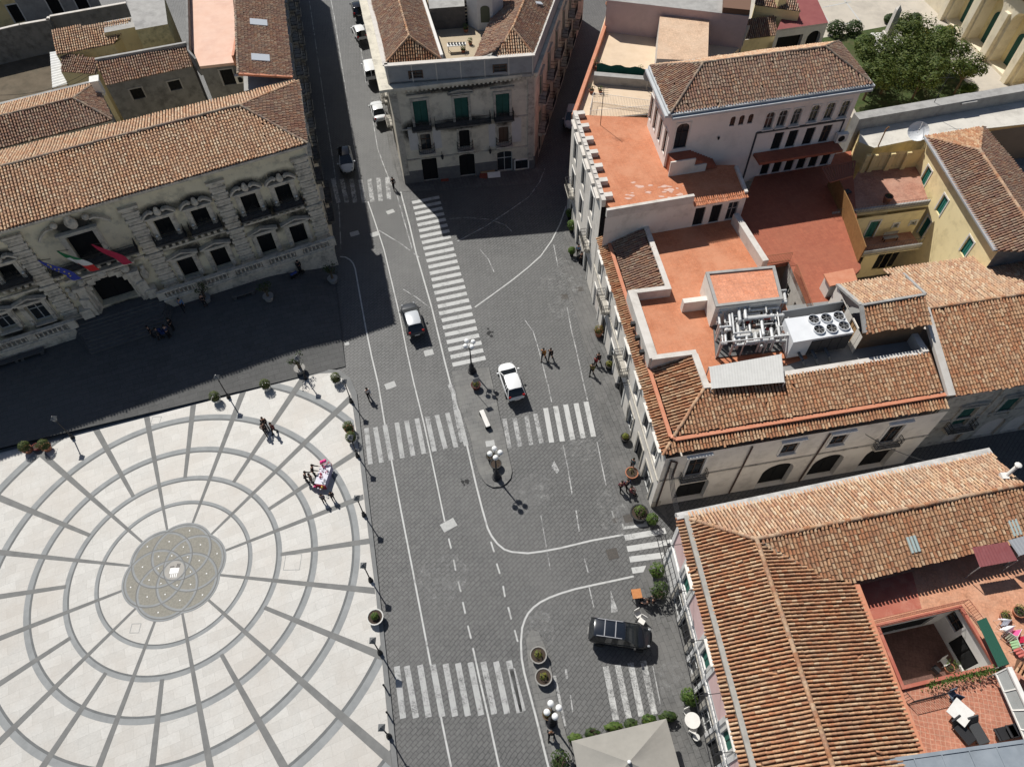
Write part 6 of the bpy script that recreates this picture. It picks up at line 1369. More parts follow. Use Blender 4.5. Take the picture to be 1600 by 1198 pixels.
inn = (y2-y0).normalized()*.35
gW = Wall(y0+inn, y1+inn, 0, zg-.1); gS = Wall(y1+inn, y3, 0, zg-.1)
for px, py in ((1447, 275), (1472, 320), (1511, 385), (1443, 357)):
    u, z = gW.uz(px, py); gW.op(u, z-1.0, .95, 1.9 if py != 357 else 2.3, st='shutter', sm=mat('teal_shutter', (.02, .14, .11), rough=.6), sur=M_white, sw=.14, sp=.05)
walls_obj('wall', [gW], M_yel, ye); walls_obj('gable_wall', [gS], M_greywall, ye)
T1, T2 = 9.2, 6.0
t1 = [P(1300, 338, T1), P(1452, 318, T1), P(1432, 258, T1), P(1345, 262, T1)]
slab('upper_terrace', t1, T1-.4, T1, M_yel, ye, M_brickf)
t2b = Wall(P(1305, 342, T1)-Vector((0, 0, 0)), P(1450, 322, T1), 0, T1-.41)
for bx, by, tx, ty, w, s_ in ((1353, 372, 1371, 345, 1.0, 'shutter'), (1306, 368, 1314, 352, .9, 'window'), (1397, 356, 1401, 349, .5, 'window'), (1424, 352, 1429, 345, .6, 'window')): t2b.pix(bx, by, tx, ty, w, st=s_, sm=MATS['teal_shutter'], sur=M_white, sw=.14, sp=.05)
for px in (1330, 1372, 1405): u, z = t2b.uz(px, 420); t2b.op(u, 1.0, 1.6, 3.0, st='shutter', sm=M_dark)
walls_obj('terrace_wall', [t2b], M_yel, ye)
d2 = (t2b.p1-t2b.p0).normalized(); n2 = t2b.n
slab('lower_terrace', [t2b.at(0, 0, .01), t2b.at(t2b.L-.3, 0, .01), t2b.at(t2b.L-.3, 0, 2.1), t2b.at(0, 0, 2.1)], T2-.35, T2, M_yel, ye, M_brickf)
parapet('terrace_edge', [t2b.at(0, 0, 2.1).xy, t2b.at(t2b.L-.3, 0, 2.1).xy], T2-.3, T2+.35, .15, M_concrete, ye, inward=1)
railing('railing', [t2b.at(0, T2+.3, 2.0), t2b.at(t2b.L-.3, T2+.3, 2.0)], .75, ye, M_iron, .3, .008)
parapet('terrace_edge', [P(1300, 338, T1).xy, P(1452, 318, T1).xy], T1-.2, T1+.35, .2, M_concrete, ye, inward=1)
railing('railing', [P(1301, 338, T1+.3), P(1451, 318, T1+.3)], .75, ye, M_iron, .3, .008)
bw_ = Wall(P(1342, 268, T1), P(1441, 260, T1), T1-3, 11.3)
for px in (1352, 1376, 1402): u, z = bw_.uz(px, 250); bw_.op(u, T1+.3, 1.1, 1.5, st='doorwood', dm=M_ochre, depth=.1)
walls_obj('back_wall', [bw_], M_ochre, ye)
q = MB()
for px in (1340, 1364, 1390, 1414): u, z = bw_.uz(px, 250); MB().bar(bw_.at(max(u, .2), T1, .12), bw_.at(max(u, .2), 11.2, .12), .45, .24, up=bw_.n).build('buttress', M_ochre, ye)
shrub('potted_plant', 'round terracotta tub on the edge of the upper brick terrace', P(1384, 316, T1), .3, .4, LEAF_MID, pot=(.42, .75, M_clay), n=14)
r = thing('terrace_bench', 'slatted grey bench on the lower brick terrace against the yellow wall', 'bench', tuple(P(1388, 372, T2)))
b_ = P(1388, 374, T2); a2 = math.atan2(d2.y, d2.x); q = MB()
for k in range(4): q.box(b_+n2*(.1*k)+Vector((0, 0, .45)), (1.5, .08, .04), a2)
for k in range(3): q.box(b_-n2*.1+Vector((0, 0, .6+.14*k)), (1.5, .04, .08), a2)
q.build('seat', M_concrete, r); q = MB()
for x in (-.65, .65):
    for y in (.0, .3): q.box(b_+d2*x+n2*y+Vector((0, 0, .22)), (.06, .06, .44), a2)
q.build('legs_frame', M_iron, r)
r = thing('sun_lounger', 'black folding lounger standing in the shade on the upper brick terrace', 'lounger', tuple(P(1316, 306, T1))); b_ = P(1316, 306, T1); q = MB(); q.box(b_+Vector((0, 0, .35)), (1.6, .55, .06), .4); q.box(b_+Vector((-.75, -.3, .6)), (.6, .55, .05), .4, tilt=Matrix.Rotation(.8, 3, 'Y')); q.build('seat', M_iron, r); q = MB()
for x, y in ((-.6, 0), (.6, .2), (-.5, -.3), (.6, .35)): q.box(b_+Vector((x, y, .17)), (.04, .04, .34))
q.build('frame', M_iron, r)
# grey flat roof with dish, and its boundary wall
M_flat = mat('pale_flat_roof', (.62, .585, .52), noise=(.54, .51, .455), nscale=.7, rough=.95, stain=(.27, .25, .22), sscale=.4, samt=.7)
fr = thing('flat_roof_annexe', 'pale concrete flat roof behind the yellow house with a grey boundary wall', 'building', tuple(P(1400, 230, 0)))
zq = 11.2
slab('roof_slab', [P(1342, 222, zq), P(1366, 231, zq), P(1440, 216, zq), P(1540, 201, zq), P(1640, 190, zq), P(1700, 130, zq), P(1345, 190, zq)], 0, zq, M_ochre, fr, M_flat)
parapet('boundary_wall', [P(1343, 187, zq+1.3).xy, P(1650, 134, zq+1.3).xy], 0, zq+1.3, 1.1, M_concrete, fr, inward=1)
q = MB(); c = P(1507, 158, zq+.9); q.box((c.x, c.y, zq+.5), (1.2, 1.0, 1.0), .2); q.box((c.x, c.y, zq+1.1), (1.7, 1.5, .2), .2); q.build('chimney', M_concrete, fr)
q = MB(); a = P(1372, 229, zq); q.tube([a, a+Vector((0, 0, 2.0)), a+Vector((.1, -.1, 2.3))], .06, 8); q.build('flue', mat('brown_flue', (.30, .16, .07)), fr)
r = thing('satellite_dish', 'large white satellite dish on the flat roof edge above the yellow house', 'dish', tuple(P(1432, 218, zq)))
c = P(1434, 207, zq+1.0); q = MB(); prof = [(0.0001, 0), (.4, .06), (.75, .2), (1.0, .4)]; ax = Vector((-.35, -.55, .75)).normalized(); x_ = ax.cross(Vector((0, 0, 1))).normalized(); y_ = ax.cross(x_)
vs = [c+ax*z+x_*rr_*.95*math.cos(t)+y_*rr_*.95*math.sin(t) for rr_, z in prof for t in [2*math.pi*i/20 for i in range(20)]]
q.faces(vs, [(j*20+i, j*20+(i+1) % 20, (j+1)*20+(i+1) % 20, (j+1)*20+i) for j in range(3) for i in range(20)]); q.build('dish', mat('dish_white', (.62, .63, .64), rough=.5), r)
q = MB(); q.cyl(Vector((c.x, c.y, zq)), c, .05, n=8); q.tube([c-y_*.9+ax*.4, c+ax*.95], .025, 6); q.ball(c+ax*.95, .09, 8, 6); q.build('mount', M_concrete, r)
q = MB()
for px in (1443, 1460): b_ = P(px, 180, zq); q.cyl(b_, b_+Vector((0, 0, 4)), .03, n=5)
r = thing('aerial_mast', 'thin aerial mast with a short crossbar on the pale flat roof', 'antenna', tuple(P(1450, 178, zq))); q = MB(); b_ = P(1450, 178, zq); q.cyl(b_, b_+Vector((.1, 0, 4.5)), .03, n=6); q.bar(b_+Vector((-.6, 0, 4)), b_+Vector((.7, 0, 4)), .03, .03); q.build('mast', M_iron, r)
bn = thing('brown_house', 'brown rendered house side at the right edge behind the yellow house roof', 'house', tuple(P(1600, 260, 0)))
walls_obj('wall', [Wall(P(1538, 206, zq), P(1700, 184, zq), 0, zq-.01)], mat('brown_render', (.27, .19, .13), noise=(.23, .16, .11), nscale=.6), bn); slab('lower_roof', [P(1560, 300, 7), P(1700, 280, 7), P(1700, 200, 7), P(1548, 220, 7)], 0, 7, M_greywall, bn)

# ================================================================== HOUSES north of the pink annexe
M_beige = mat('beige_terrace_floor', (.66, .52, .38), noise=(.61, .47, .33), nscale=.9, rough=.9, stain=(.45, .33, .23), sscale=.5, samt=.4)
zn = 11.6
nh = thing('pink_terrace_house', 'pink house with two beige roof terraces parted by a green net', 'house', tuple(P(920, 230, 0)))
a_, b_, c_, d_ = P(916, 190, zn), P(1022, 188, zn), P(1160, 70, zn), P(948, 44, zn)
nW0 = a_n.copy(); nW1 = P(953, 4, zn); nW0.z = 0; nW1.z = 0
slab('terrace_floor', [nW0+nW*.0, a_n-nW*9, P(1160, 72, zn), P(1172, 40, zn), P(953, 40, zn), nW1], zn-.4, zn, M_beige, nh)
_e = P(943, 44, zn+.7); _e.z = 0; nw_ = Wall(nW0+(_e-nW0).normalized()*60, Vector((nW0.x, nW0.y+.05, 0)), 0, zn-.41)
for k in range(10):
    for zz in (.02, 4.3, 8.0): nw_.op(3+k*5, zz, 1.3, 2.4 if zz > 1 else 2.8, st='shutter', sm=M_dark if zz < 1 else M_green, sur=M_stone, balc=zz > 1, bd=.7)
walls_obj('wall', [nw_], mat('dusky_pink_wall', (.45, .20, .19), noise=(.40, .18, .17), nscale=.8, rough=.92), nh)
nd = (nw_.p0-nw_.p1).normalized()
q = MB(); q.prism([(nw_.p1+Vector((-.1, 0, 0))).xy, (nw_.p1+Vector((.28, 0, 0))).xy, (nw_.p0+Vector((.28, 0, 0))).xy, (nw_.p0+Vector((-.1, 0, 0))).xy], zn-.4, zn+.75); q.build('coping', M_gutter, nh)
pw_ = Wall(P(944, 50, zn), P(1158, 76, zn), zn, zn+3.6); walls_obj('back_wall', [pw_], mat('dusty_pink_wall', (.56, .42, .41), noise=(.51, .38, .37), nscale=.9, rough=.92, stain=(.38, .29, .28), sscale=.8, samt=.5), nh)
slab('back_roof', [pw_.at(0, 0, -.01), pw_.at(pw_.L, 0, -.01), pw_.at(pw_.L, 0, -12), pw_.at(0, 0, -12)], 0, zn+3.6, M_concrete, nh, M_concrete)
slab('brown_block', [P(1130, 12, 15.8), P(1172, 16, 15.8), P(1176, -20, 15.8), P(1132, -20, 15.8)], zn, 15.8, mat('brown_cladding', (.16, .09, .06), rough=.8), nh)
bx = [P(1026, 92, 14.3), P(1106, 96, 14.3), P(1108, 28, 14.3), P(1031, 26, 14.3)]
slab('rooftop_room', bx, zn, 14.3, M_coping, nh, brickmat('sand_tiles', (.58, .40, .27), (.52, .35, .23), (.45, .3, .2), .3, .2, msize=.01, blot=(.62, .47, .34), bamt=.6, squash=0))
slab('dividing_wall', [P(928, 118, zn+1), P(1045, 128, zn+1), P(1046, 122, zn+1), P(929, 112, zn+1)], zn, zn+1.0, M_concrete, nh)
q = MB(); a, b = P(933, 100, zn+1.6), P(1052, 112, zn+1.6)
for k in range(16): q.poly([a.lerp(b, k/16)+Vector((0, -.07*(k % 2), -1.2+.12*math.sin(k))), a.lerp(b, (k+1)/16)+Vector((0, -.07*((k+1) % 2), -1.2+.12*math.sin(k+1))), a.lerp(b, (k+1)/16)+Vector((0, .05, .12*math.sin(k*1.7+1.7))), a.lerp(b, k/16)+Vector((0, .05, .12*math.sin(k*1.7)))])
q.build('green_net', mat('green_net', (.01, .075, .055), rough=.9), nh)
railing('railing', [P(921, 184, zn), P(926, 160, zn), P(1012, 172, zn)], 1.1, nh, M_white, .16, .014); railing('railing', [P(921, 188, zn), P(1012, 180, zn)], 1.1, nh, M_white, .16, .014)
for k in range(3): pass
for i, (px, py, s, lab) in enumerate(((933, 107, .5, 'bright green pot plant at the street end of the green net'), (1000, 117, .45, 'bright green pot plant in front of the green net near the pale building corner'), (945, 112, .35, 'dark leafy pot just right of the first plant by the green net'), (938, 145, .3, 'small red potted flower alone on the beige terrace floor'), (924, 145, .4, 'leafy pot by the orange coping on the beige terrace'), (953, 14, .8, 'grey green planter shrub at the top of the pink wall beside the street'))):
    shrub('potted_plant', lab, P(px, py, zn), s, s*1.8, LEAF_MID if i != 4 else LEAF_DARK, pot=(s*.7, s*.8, M_clay), n=80, group='pots on the beige terraces')
r = thing('round_dish', 'grey round dish aerial on the beige terrace beside the pale building corner', 'dish', tuple(P(1010, 145, zn))); q = MB(); b_ = P(1010, 142, zn); c = b_+Vector((0, 0, 1.7)); q.cyl(b_, c, .04, n=6); q.cyl(c, c+Vector((-.02, -.06, .03)), .55, n=18); q.build('dish', M_concrete, r)
# arched house and maroon roof beyond
ah = thing('arched_house', 'yellow house with a maroon flat roof over dark arched openings', 'house', tuple(P(1250, 80, 0)))
zm = 10.5
m0, m1, m2, m3 = P(1214, 47, zm), P(1294, 36, zm), P(1272, -12, zm), P(1238, -8, zm)
mw = Wall(m0, m1, 3, zm-.25); mw.op(mw.L*.32, 3.6, mw.L*.5, zm-4.6, st='hole', depth=.6); mw.op(mw.L*.8, 3.6, mw.L*.27, zm-4.4, st='hole', arch=1.0, depth=.6)
me_ = Wall(m1, m2, 3, zm-.25); walls_obj('wall', [mw, me_], M_white, ah); slab('roof', [m0-Vector((0, .0, 0)), m1, m2, m3], zm-.25, zm, M_coping, ah, mat('maroon_roof', (.21, .06, .06), noise=(.25, .08, .075), nscale=1))
o0, o1 = P(1160, 62, zm-1), P(1214, 55, zm-1); tiles_mesh('roof', [o0, o1, P(1212, 25, zm+.2), P(1168, 30, zm+.2)], TILE_OLD, CHAN_OLD, ah); walls_obj('side_wall', [Wall(o0, o1, 0, zm-1.1)], M_yel, ah)
tiles_mesh('roof', [P(1180, 8, zm+1.2), P(1252, 18, zm+1.2), P(1235, -16, zm+2.2), P(1185, -20, zm+2.2)], TILE_OLD, CHAN_OLD, ah); slab('upper_block', [P(1180, 9, zm+1.1), P(1250, 19, zm+1.1), P(1238, -10, zm+1.1), P(1185, -15, zm+1.1)], zm-3, zm+1.1, M_yel, ah)
q = MB(); c = P(1215, 18, zm+.5); q.box((c.x, c.y, zm+.5), (1.0, .8, 3.4), .2); q.build('chimney', M_yel, ah)
# school court, garden, obelisk and arcade
zk = 4.0
tag(slab('courtyard', [P(1160, 60, zk), P(1345, 195, zk), P(1640, 160, zk), P(1760, 60, zk), P(1700, -160, zk), P(1200, -160, zk)], 0, zk, mat('court_paving', (.50, .45, .38), noise=(.44, .40, .34), nscale=.5, rough=.95, stain=(.33, .29, .25), sscale=.25, samt=.6), None), kind='structure')
q = MB()
for pts in (((1319, 0), (1345, 35)), ((1345, 35), (1312, 38)), ((1300, 40), (1280, 14)), ((1290, 12), (1330, 4))): line(q, [pts[0], pts[1]], .25, zk+.01)
M0 = [Vector(v) for v in q.V]
q.V = []
for pts in (((1319, 0), (1345, 35)), ((1345, 35), (1312, 38)), ((1300, 40), (1280, 14)), ((1285, 12), (1330, 3))):
    a, b = P(*pts[0], zk+.012), P(*pts[1], zk+.012); d = (b-a).normalized(); s_ = Vector((-d.y, d.x, 0))*.09; q.V += [tuple(a-s_), tuple(b-s_), tuple(b+s_), tuple(a+s_)]
tag(q.build('court_marking', M_line), kind='structure')
gd = [P(1278, 62, zk), P(1410, 38, zk), P(1478, 60, zk), P(1488, 110, zk), P(1530, 150, zk), P(1470, 172, zk), P(1340, 180, zk)]
tag(slab('lawn', gd, zk, zk+.12, mat('lawn_green', (.035, .06, .015), noise=(.07, .085, .03), nscale=2, rough=1, stain=(.10, .075, .045), sscale=.5, samt=.7), None), kind='structure')
tag(slab('garden_path', [P(1335, 60, zk), P(1420, 45, zk), P(1436, 58, zk), P(1360, 76, zk)], zk+.1, zk+.16, mat('garden_gravel', (.33, .31, .28), noise=(.27, .25, .22), nscale=3), None), kind='structure')
def tree(name, label, c, cr, ch, zc, n, cols, group=None, leaf=.34, lobes=9, seed=1, cat='tree'):
    rg = random.Random(seed); root = thing(name, label, cat, tuple(c), 0, group, local=True)
    t = MB(); t.cyl((0, 0, 0), (0, 0, zc*.6), .16, .11, 8); lb = []
    for k in range(lobes):
        a = 2*math.pi*k/lobes+rg.uniform(-.4, .4); r_ = cr*rg.uniform(.25, .8); z_ = zc+ch*rg.uniform(-.35, .4); lb.append((Vector((r_*math.cos(a), r_*math.sin(a), z_)), cr*rg.uniform(.3, .5)))
        t.cyl((0, 0, zc*.55), lb[-1][0], .07, .025, 6)
    t.build('trunk', mat('bark', (.09, .065, .045), noise=(.13, .10, .07), nscale=5), root)
    b = MB()
    for k in range(n):
        c_, r_ = rg.choice(lb); d = Vector((rg.gauss(0, 1), rg.gauss(0, 1), rg.gauss(0, .8))).normalized(); p = c_+d*r_*rg.uniform(.55, 1.12)
        nn_ = (d+Vector((rg.uniform(-.6, .6), rg.uniform(-.6, .6), rg.uniform(0, .8)))).normalized(); x = nn_.cross(Vector((rg.random(), rg.random(), rg.random()))).normalized(); y = nn_.cross(x); s = leaf*rg.uniform(.5, 1.2)
        b.poly([p-x*s*.5, p+y*s*.3, p+x*s*.5+nn_*s*.12, p-y*s*.3])
    b.build('crown', leafmat(*cols), root); return root
for i, (px, py, cr, lab) in enumerate(((1462, 112, 2.6, 'leafy tree at the right end of the garden next to the arcade court'), (1490, 148, 2.0, 'small loose tree in the right garden corner by the boundary wall'), (1405, 88, 2.6, 'leafy tree directly in front of the obelisk platform'), (1352, 122, 3.0, 'broad dense tree nearest the pink annexe roof in the garden'), (1395, 112, 3.4, 'large leafy tree in the middle of the walled garden'), (1432, 128, 3.2, 'leafy tree beside the pale paved court on the garden right'), (1375, 148, 2.8, 'low spreading tree against the grey boundary wall'), (1348, 158, 2.2, 'small tree in the garden corner by the pink annexe'), (1425, 155, 2.4, 'bushy tree by the boundary wall near the bare trunk'))):
    tree('garden_tree', lab, P(px, py, zk), cr, 2.2, 3.4, 2600, ('leaves_garden', [(.032, .056, .011), (.065, .098, .018), (.11, .135, .03)]), 'trees in the walled garden', seed=i+3, leaf=.30)
for i, (px, py, s, cols, lab) in enumerate(((1303, 55, 1.5, LEAF_DARK, 'round dark palm-like shrub beside the arched house'), (1331, 54, 1.4, LEAF_DARK, 'round dark shrub at the corner of the court markings'), (1427, 38, 1.1, LEAF_DARK, 'dark clipped shrub behind the obelisk'), (1436, 62, 1.2, LEAF_YEL, 'yellow flowering shrub right of the obelisk'), (1462, 64, 1.5, LEAF_MID, 'green hedge bush with yellow tips beside the paved court'), (1400, 44, 1.0, LEAF_DARK, 'low dark bush directly behind the obelisk'), (1345, 76, 1.3, LEAF_MID, 'green bush in front of the obelisk platform on the left'), (1478, 58, 1.1, LEAF_YEL, 'yellow green shrub at the end of the hedge by the arcade'), (1510, 150, 1.2, LEAF_MID, 'loose green shrub against the boundary wall on the right'), (1355, 70, 1.0, LEAF_DARK, 'small dark bush by the obelisk platform'), (1388, 36, .9, LEAF_DARK, 'little dark hedge along the court edge'))):
    shrub('garden_shrub', lab, P(px, py, zk), s*.85, s*1.3, cols, n=900, leaf=.24, group='shrubs in the walled garden')
ob = thing('obelisk', 'stone obelisk on a white stepped platform in the garden', 'obelisk', tuple(P(1381, 71, zk)))
c = P(1381, 70, zk); q = MB()
for k, r_ in enumerate((2.6, 2.1)): q.prism([(c.x+r_*math.cos(t), c.y+r_*math.sin(t)) for t in [math.pi/8+i*math.pi/4 for i in range(8)]], zk, zk+.25+.25*k)
q.build('platform', M_white, ob); q = MB(); q.prism([(c.x+x*.6, c.y+y*.6) for x, y in ((-1, -1), (1, -1), (1, 1), (-1, 1))], zk+.5, zk+1.6); lv = [(.42, 1.6), (.3, 4.6), (0.02, 5.1)]
for (r0, z0), (r1_, z1) in zip(lv[:-1], lv[1:]): q.faces([(c.x+x*r0, c.y+y*r0, zk+z0) for x, y in ((-1, -1), (1, -1), (1, 1), (-1, 1))]+[(c.x+x*r1_, c.y+y*r1_, zk+z1) for x, y in ((-1, -1), (1, -1), (1, 1), (-1, 1))], [(0, 1, 5, 4), (1, 2, 6, 5), (2, 3, 7, 6), (3, 0, 4, 7)])
q.build('shaft', M_coping, ob)
ac = thing('arcade_building', 'yellow building with tall cream arches and green doors at the top right', 'building', tuple(P(1520, 70, zk)))
g0_, g1_ = P(1440, -3, zk), P(1590, 145, zk); aw_ = Wall(g0_, g1_+(g1_-g0_)*.35, zk, zk+8.2); zt_ = zk+8.2
for px, py in ((1475, 36), (1508, 64), (1543, 97), (1578, 132)):
    u, z = aw_.uz(px, py); aw_.op(u+1.6, zk+.3, 3.0, 6.6, arch=1.0, st='hole', depth=1.6)
bm_ = MB(); aw_.mesh(bm_, 0); bm_.build('wall', mat('cream_arcade', (.78, .70, .54), noise=(.72, .64, .48), nscale=.8, rough=.92, stain=(.42, .35, .25), sscale=.7, samt=.5), ac)
for o in aw_.ops:
    q = MB(); q.poly([aw_.at(o['u']-1.5, zk, -1.58), aw_.at(o['u']+1.5, zk, -1.58), aw_.at(o['u']+1.5, zk+7, -1.58), aw_.at(o['u']-1.5, zk+7, -1.58)]); rc_ = q.build('arch_recess', M_yel, ac)
    q = MB(); u = o['u']; q.poly([aw_.at(u-.75, zk+.3, -1.5), aw_.at(u+.75, zk+.3, -1.5)]+[aw_.at(u+.75*math.cos(t), zk+3.6+.75*math.sin(t), -1.5) for t in [math.pi*i/8 for i in range(9)]]); q.build('door', M_green, rc_)
q = MB()
for k in range(5): u = (aw_.ops[0]['u']-2.2)+k*(aw_.ops[1]['u']-aw_.ops[0]['u']); MB().bar(aw_.at(max(u, .4), zk, .35), aw_.at(max(u, .4), zk+6.0, .1), .8, .6, up=aw_.n).build('buttress', MATS['cream_arcade'], ac)
tiles_mesh('roof', [aw_.at(0, zt_, .5), aw_.at(aw_.L, zt_, .5), aw_.at(aw_.L, zt_+.7, -1.7), aw_.at(0, zt_+.7, -1.7)], TILE_PALE, CHAN_WARM, ac)
uw_ = Wall(aw_.at(0, 0, -1.75), aw_.at(aw_.L, 0, -1.75), zt_, zt_+5)
for k in range(5): uw_.op(3+k*4, zt_+.8, 1.2, 2.2, st='shutter', sm=M_frame, sur=M_white)
walls_obj('upper_wall', [uw_], M_yel, ac)
slab('rear_roof', [aw_.at(0, 0, -1.8), aw_.at(aw_.L, 0, -1.8), aw_.at(aw_.L, 0, -9), aw_.at(0, 0, -9)], zk, zt_+5.0, M_yel, ac, M_concrete)

# ================================================================== PINK AND WHITE HOUSE with the long tiled roofs (lower right)
zI = 8.0
ph = thing('pink_white_house', 'pink and white house under long clay tile roofs around a sunken courtyard', 'house', tuple(P(1066, 1048, 0)))
wA_, wB_ = P(1079, 898, zI), P(1152, 1180, zI); dI = (wA_-wB_).normalized(); nI = Vector((-dI.y, dI.x, 0)); nI = nI if nI.x < 0 else -nI
nA_, nB_ = P(1068, 806, zI), P(1546, 706, zI); dN = (nB_-nA_).normalized()
# corner of the two eaves
def isect(p, d, q_, e):
    A_ = np.array([[d.x, -e.x], [d.y, -e.y]]); s = np.linalg.solve(A_, np.array([q_.x-p.x, q_.y-p.y])); return p+d*s[0]
cNW = isect(wA_, dI, nA_, dN); cNW.z = zI
wS_ = wB_-dI*9
pI = Vector((-nI.x, -nI.y, 0))
g_ = .95
RZ = 9.75
rP = P(1182, 842, RZ); rQ = P(1600, 757, RZ); dR = (rQ-rP).normalized(); rQ = P(1600, 757, RZ)
rW = P(1300, 1195, RZ); 
wi0 = cNW+pI*g_+Vector((0, 0, .15))-dI*.3; wi1 = wS_+pI*g_+Vector((0, 0, .15))
rW2 = rW+(rW-rP).normalized()*9
tiles_mesh('roof', [wi0, wi1, rW2, rP], TILE_WARM, CHAN_WARM, ph, .25, .40)
eE0, eE1 = P(1338, 912, 8.55), P(1442, 1178, 8.55); dE = (eE1-eE0).normalized(); eE2 = eE0+dE*24
_a, _b = P(1340, 907, 8.35), P(1640, 834, 8.35); vP = onplane(1288, 907, _a, (_b-_a).cross(rQ-_a).normalized())
tiles_mesh('roof', [eE2, eE0, vP, rP, rW2], TILE_WARM, CHAN_WARM, ph, .25, .40)
ni0 = cNW+dN*.6+Vector((0, 0, .12))
_gd = (rQ-nB_); _gd.z = 0; _gd.normalize(); rQ = nB_+_gd*((rQ-nB_).dot(_gd)); rQ.z = RZ
_ea, _eb = P(1340, 907, 8.35), P(1640, 834, 8.35); sEnd = isect(_ea, (_eb-_ea).normalized(), nB_, _gd); sEnd.z = 8.35
slab('gable_wall', [nB_-_gd*.0-dN*.4, sEnd-dN*.4, sEnd-dN*.1, nB_-dN*.1], 0, 8.0, M_pale, ph)
MB().poly([nB_-dN*.25+Vector((0, 0, -.1)), sEnd-dN*.25-Vector((0, 0, .1)), rQ-dN*.25-Vector((0, 0, .1))]).build('gable', M_pale, ph)
tiles_mesh('roof', [nB_+Vector((0, 0, .12))+dN*.0, ni0, rP, rQ+dR*0], TILE_PALE, CHAN_WARM, ph, .26, .40)  # north slope brightness partly put into the paler tile colour
sE0 = P(1392, 898, 8.3); sE1 = P(1600, 838, 8.3); 
tiles_mesh('roof', [eE0-Vector((0, 0, .1)), sE0, sE1, rQ, rP, vP], TILE_PALE, CHAN_WARM, ph, .27, .38) if False else tiles_mesh('roof', [P(1340, 907, 8.35), sEnd, rQ, rP, vP], TILE_WARM, CHAN_WARM, ph, .27, .38)
for a, b, m_ in ((rP, rQ, M_ridge), (rP, rW2, M_ridge), (rP, wi0, M_ridge)): ridge('ridge_tiles', a+Vector((0, 0, .03)), b+Vector((0, 0, .03)), ph, m_, .15)
q = MB(); q.bar(vP+Vector((0, 0, .06)), rP+(vP-rP)*.08+Vector((0, 0, .06)), .22, .05); q.build('valley', M_ridgeold, ph)
tiles_mesh('eave_tiles', [cNW, wS_, wS_+pI*.55+Vector((0, 0, .12)), cNW+pI*.55+Vector((0, 0, .12))], TILE_WARM, CHAN_WARM, ph, .25, .5)
M_gut2 = mat('grey_mortar_gutter', (.40, .38, .34), noise=(.30, .285, .26), nscale=2, rough=.95)
q = MB(); e_ = Vector((0, 0, .16)); q.bar(cNW+pI*.72+e_, wS_+pI*.72+e_, .34, .2); q.build('gutter', M_gut2, ph)
q = MB(); q.bar(cNW+Vector((0, 0, .1)), nB_+Vector((0, 0, .1)), .5, .3); q.build('north_parapet', mat('whitewash_stained', (.58, .56, .53), noise=(.36, .35, .33), nscale=2.5, rough=.95), ph)
iW = Wall(cNW+pI*.3-dI*.1, wS_+pI*.3, 0, zI-.12); iN = Wall(nB_, cNW+pI*.3, 0, zI-.2)
for px, py in ((1073, 912), (1103, 1028), (1137, 1155)):
    u, z = iW.uz(px, py); iW.op(u, z-1.1, 1.15, 2.3, st='shutter', sm=M_green, sur=M_white, sw=.2, sp=.06, hood='flat', hoff=.3, hw=1.8)
u0 = iW.uz(1073, 912)[0]; u2_ = iW.uz(1137, 1155)[0]
for k in range(6): 
    u = u0+.2+(u2_-u0)*k/5
    iW.op(u, .02, 1.7, 3.0, arch=1.0 if k % 2 else .25, st='shutter' if k % 2 else 'door', sm=M_dark, sur=M_stone, sw=.2)
walls_obj('wall', [iW], mat('white_facade', (.78, .765, .735), noise=(.70, .685, .66), nscale=1, rough=.92, stain=(.35, .33, .31), sscale=.8, samt=.55), ph); walls_obj('north_wall', [iN], M_pale, ph)
M_pk = mat('soft_pink_panel', (.74, .53, .51), noise=(.69, .48, .465), nscale=1.2, rough=.92)
q = MB(); us_ = [u0+(u2_-u0)*k/2 for k in (0, 1, 2)]
ed = [0.4, us_[0]-1.1, us_[0]+1.1, us_[1]-1.1, us_[1]+1.1, us_[2]-1.1, us_[2]+1.1, iW.L-.4]
for a, b in ((ed[0], ed[1]), (ed[2], ed[3]), (ed[4], ed[5]), (ed[6], ed[7])):
    if b-a > .5:
        pan = MB().bar(iW.at((a+b)/2, 4.6, .012), iW.at((a+b)/2, 7.1, .012), b-a, .024, up=iW.n).build('pink_panel', M_pk, ph)
q.bar(iW.at(0, 4.1, .06), iW.at(iW.L, 4.1, .06), .12, .2); q.bar(iW.at(0, 7.5, .06), iW.at(iW.L, 7.5, .06), .12, .2)
for u in ed: q.bar(iW.at(u, .1, .05), iW.at(u, 7.4, .05), .3, .1, up=iW.n)
q.build('trim', MATS['white_facade'], ph)
# roof lights of glass tiles, vent pipe
for px, py in ((1425, 850), (1583, 824)):
    n_ = (P(1640, 834, 8.35)-vP).cross(rP-vP).normalized(); n_ = n_ if n_.z > 0 else -n_
    c = onplane(px, py, vP, n_)+n_*.16; ax_ = (rP-vP).normalized(); ax_ = (Vector((0, 0, 1))-n_*n_.z).normalized(); ay = n_.cross(ax_); q = MB()
    for k in range(3): q.cyl(c+ay*(.26*(k-1))-ax_*.55, c+ay*(.26*(k-1))+ax_*.55, .1, n=8)
    q.build('glass_tile', mat('glass_tile', (.42, .50, .48), rough=.2, spec=.6), ph)
q = MB(); c = P(1570, 745, 9.4); q.cyl(c, c+Vector((.45, .3, 1.2)), .13, n=10); q.ball(c+Vector((.45, .3, 1.2)), .26, 10, 6, sc=(1, 1, .4)); q.box(c+Vector((-.1, 0, .1)), (.5, .5, .3)); q.build('vent_pipe', M_white, ph)
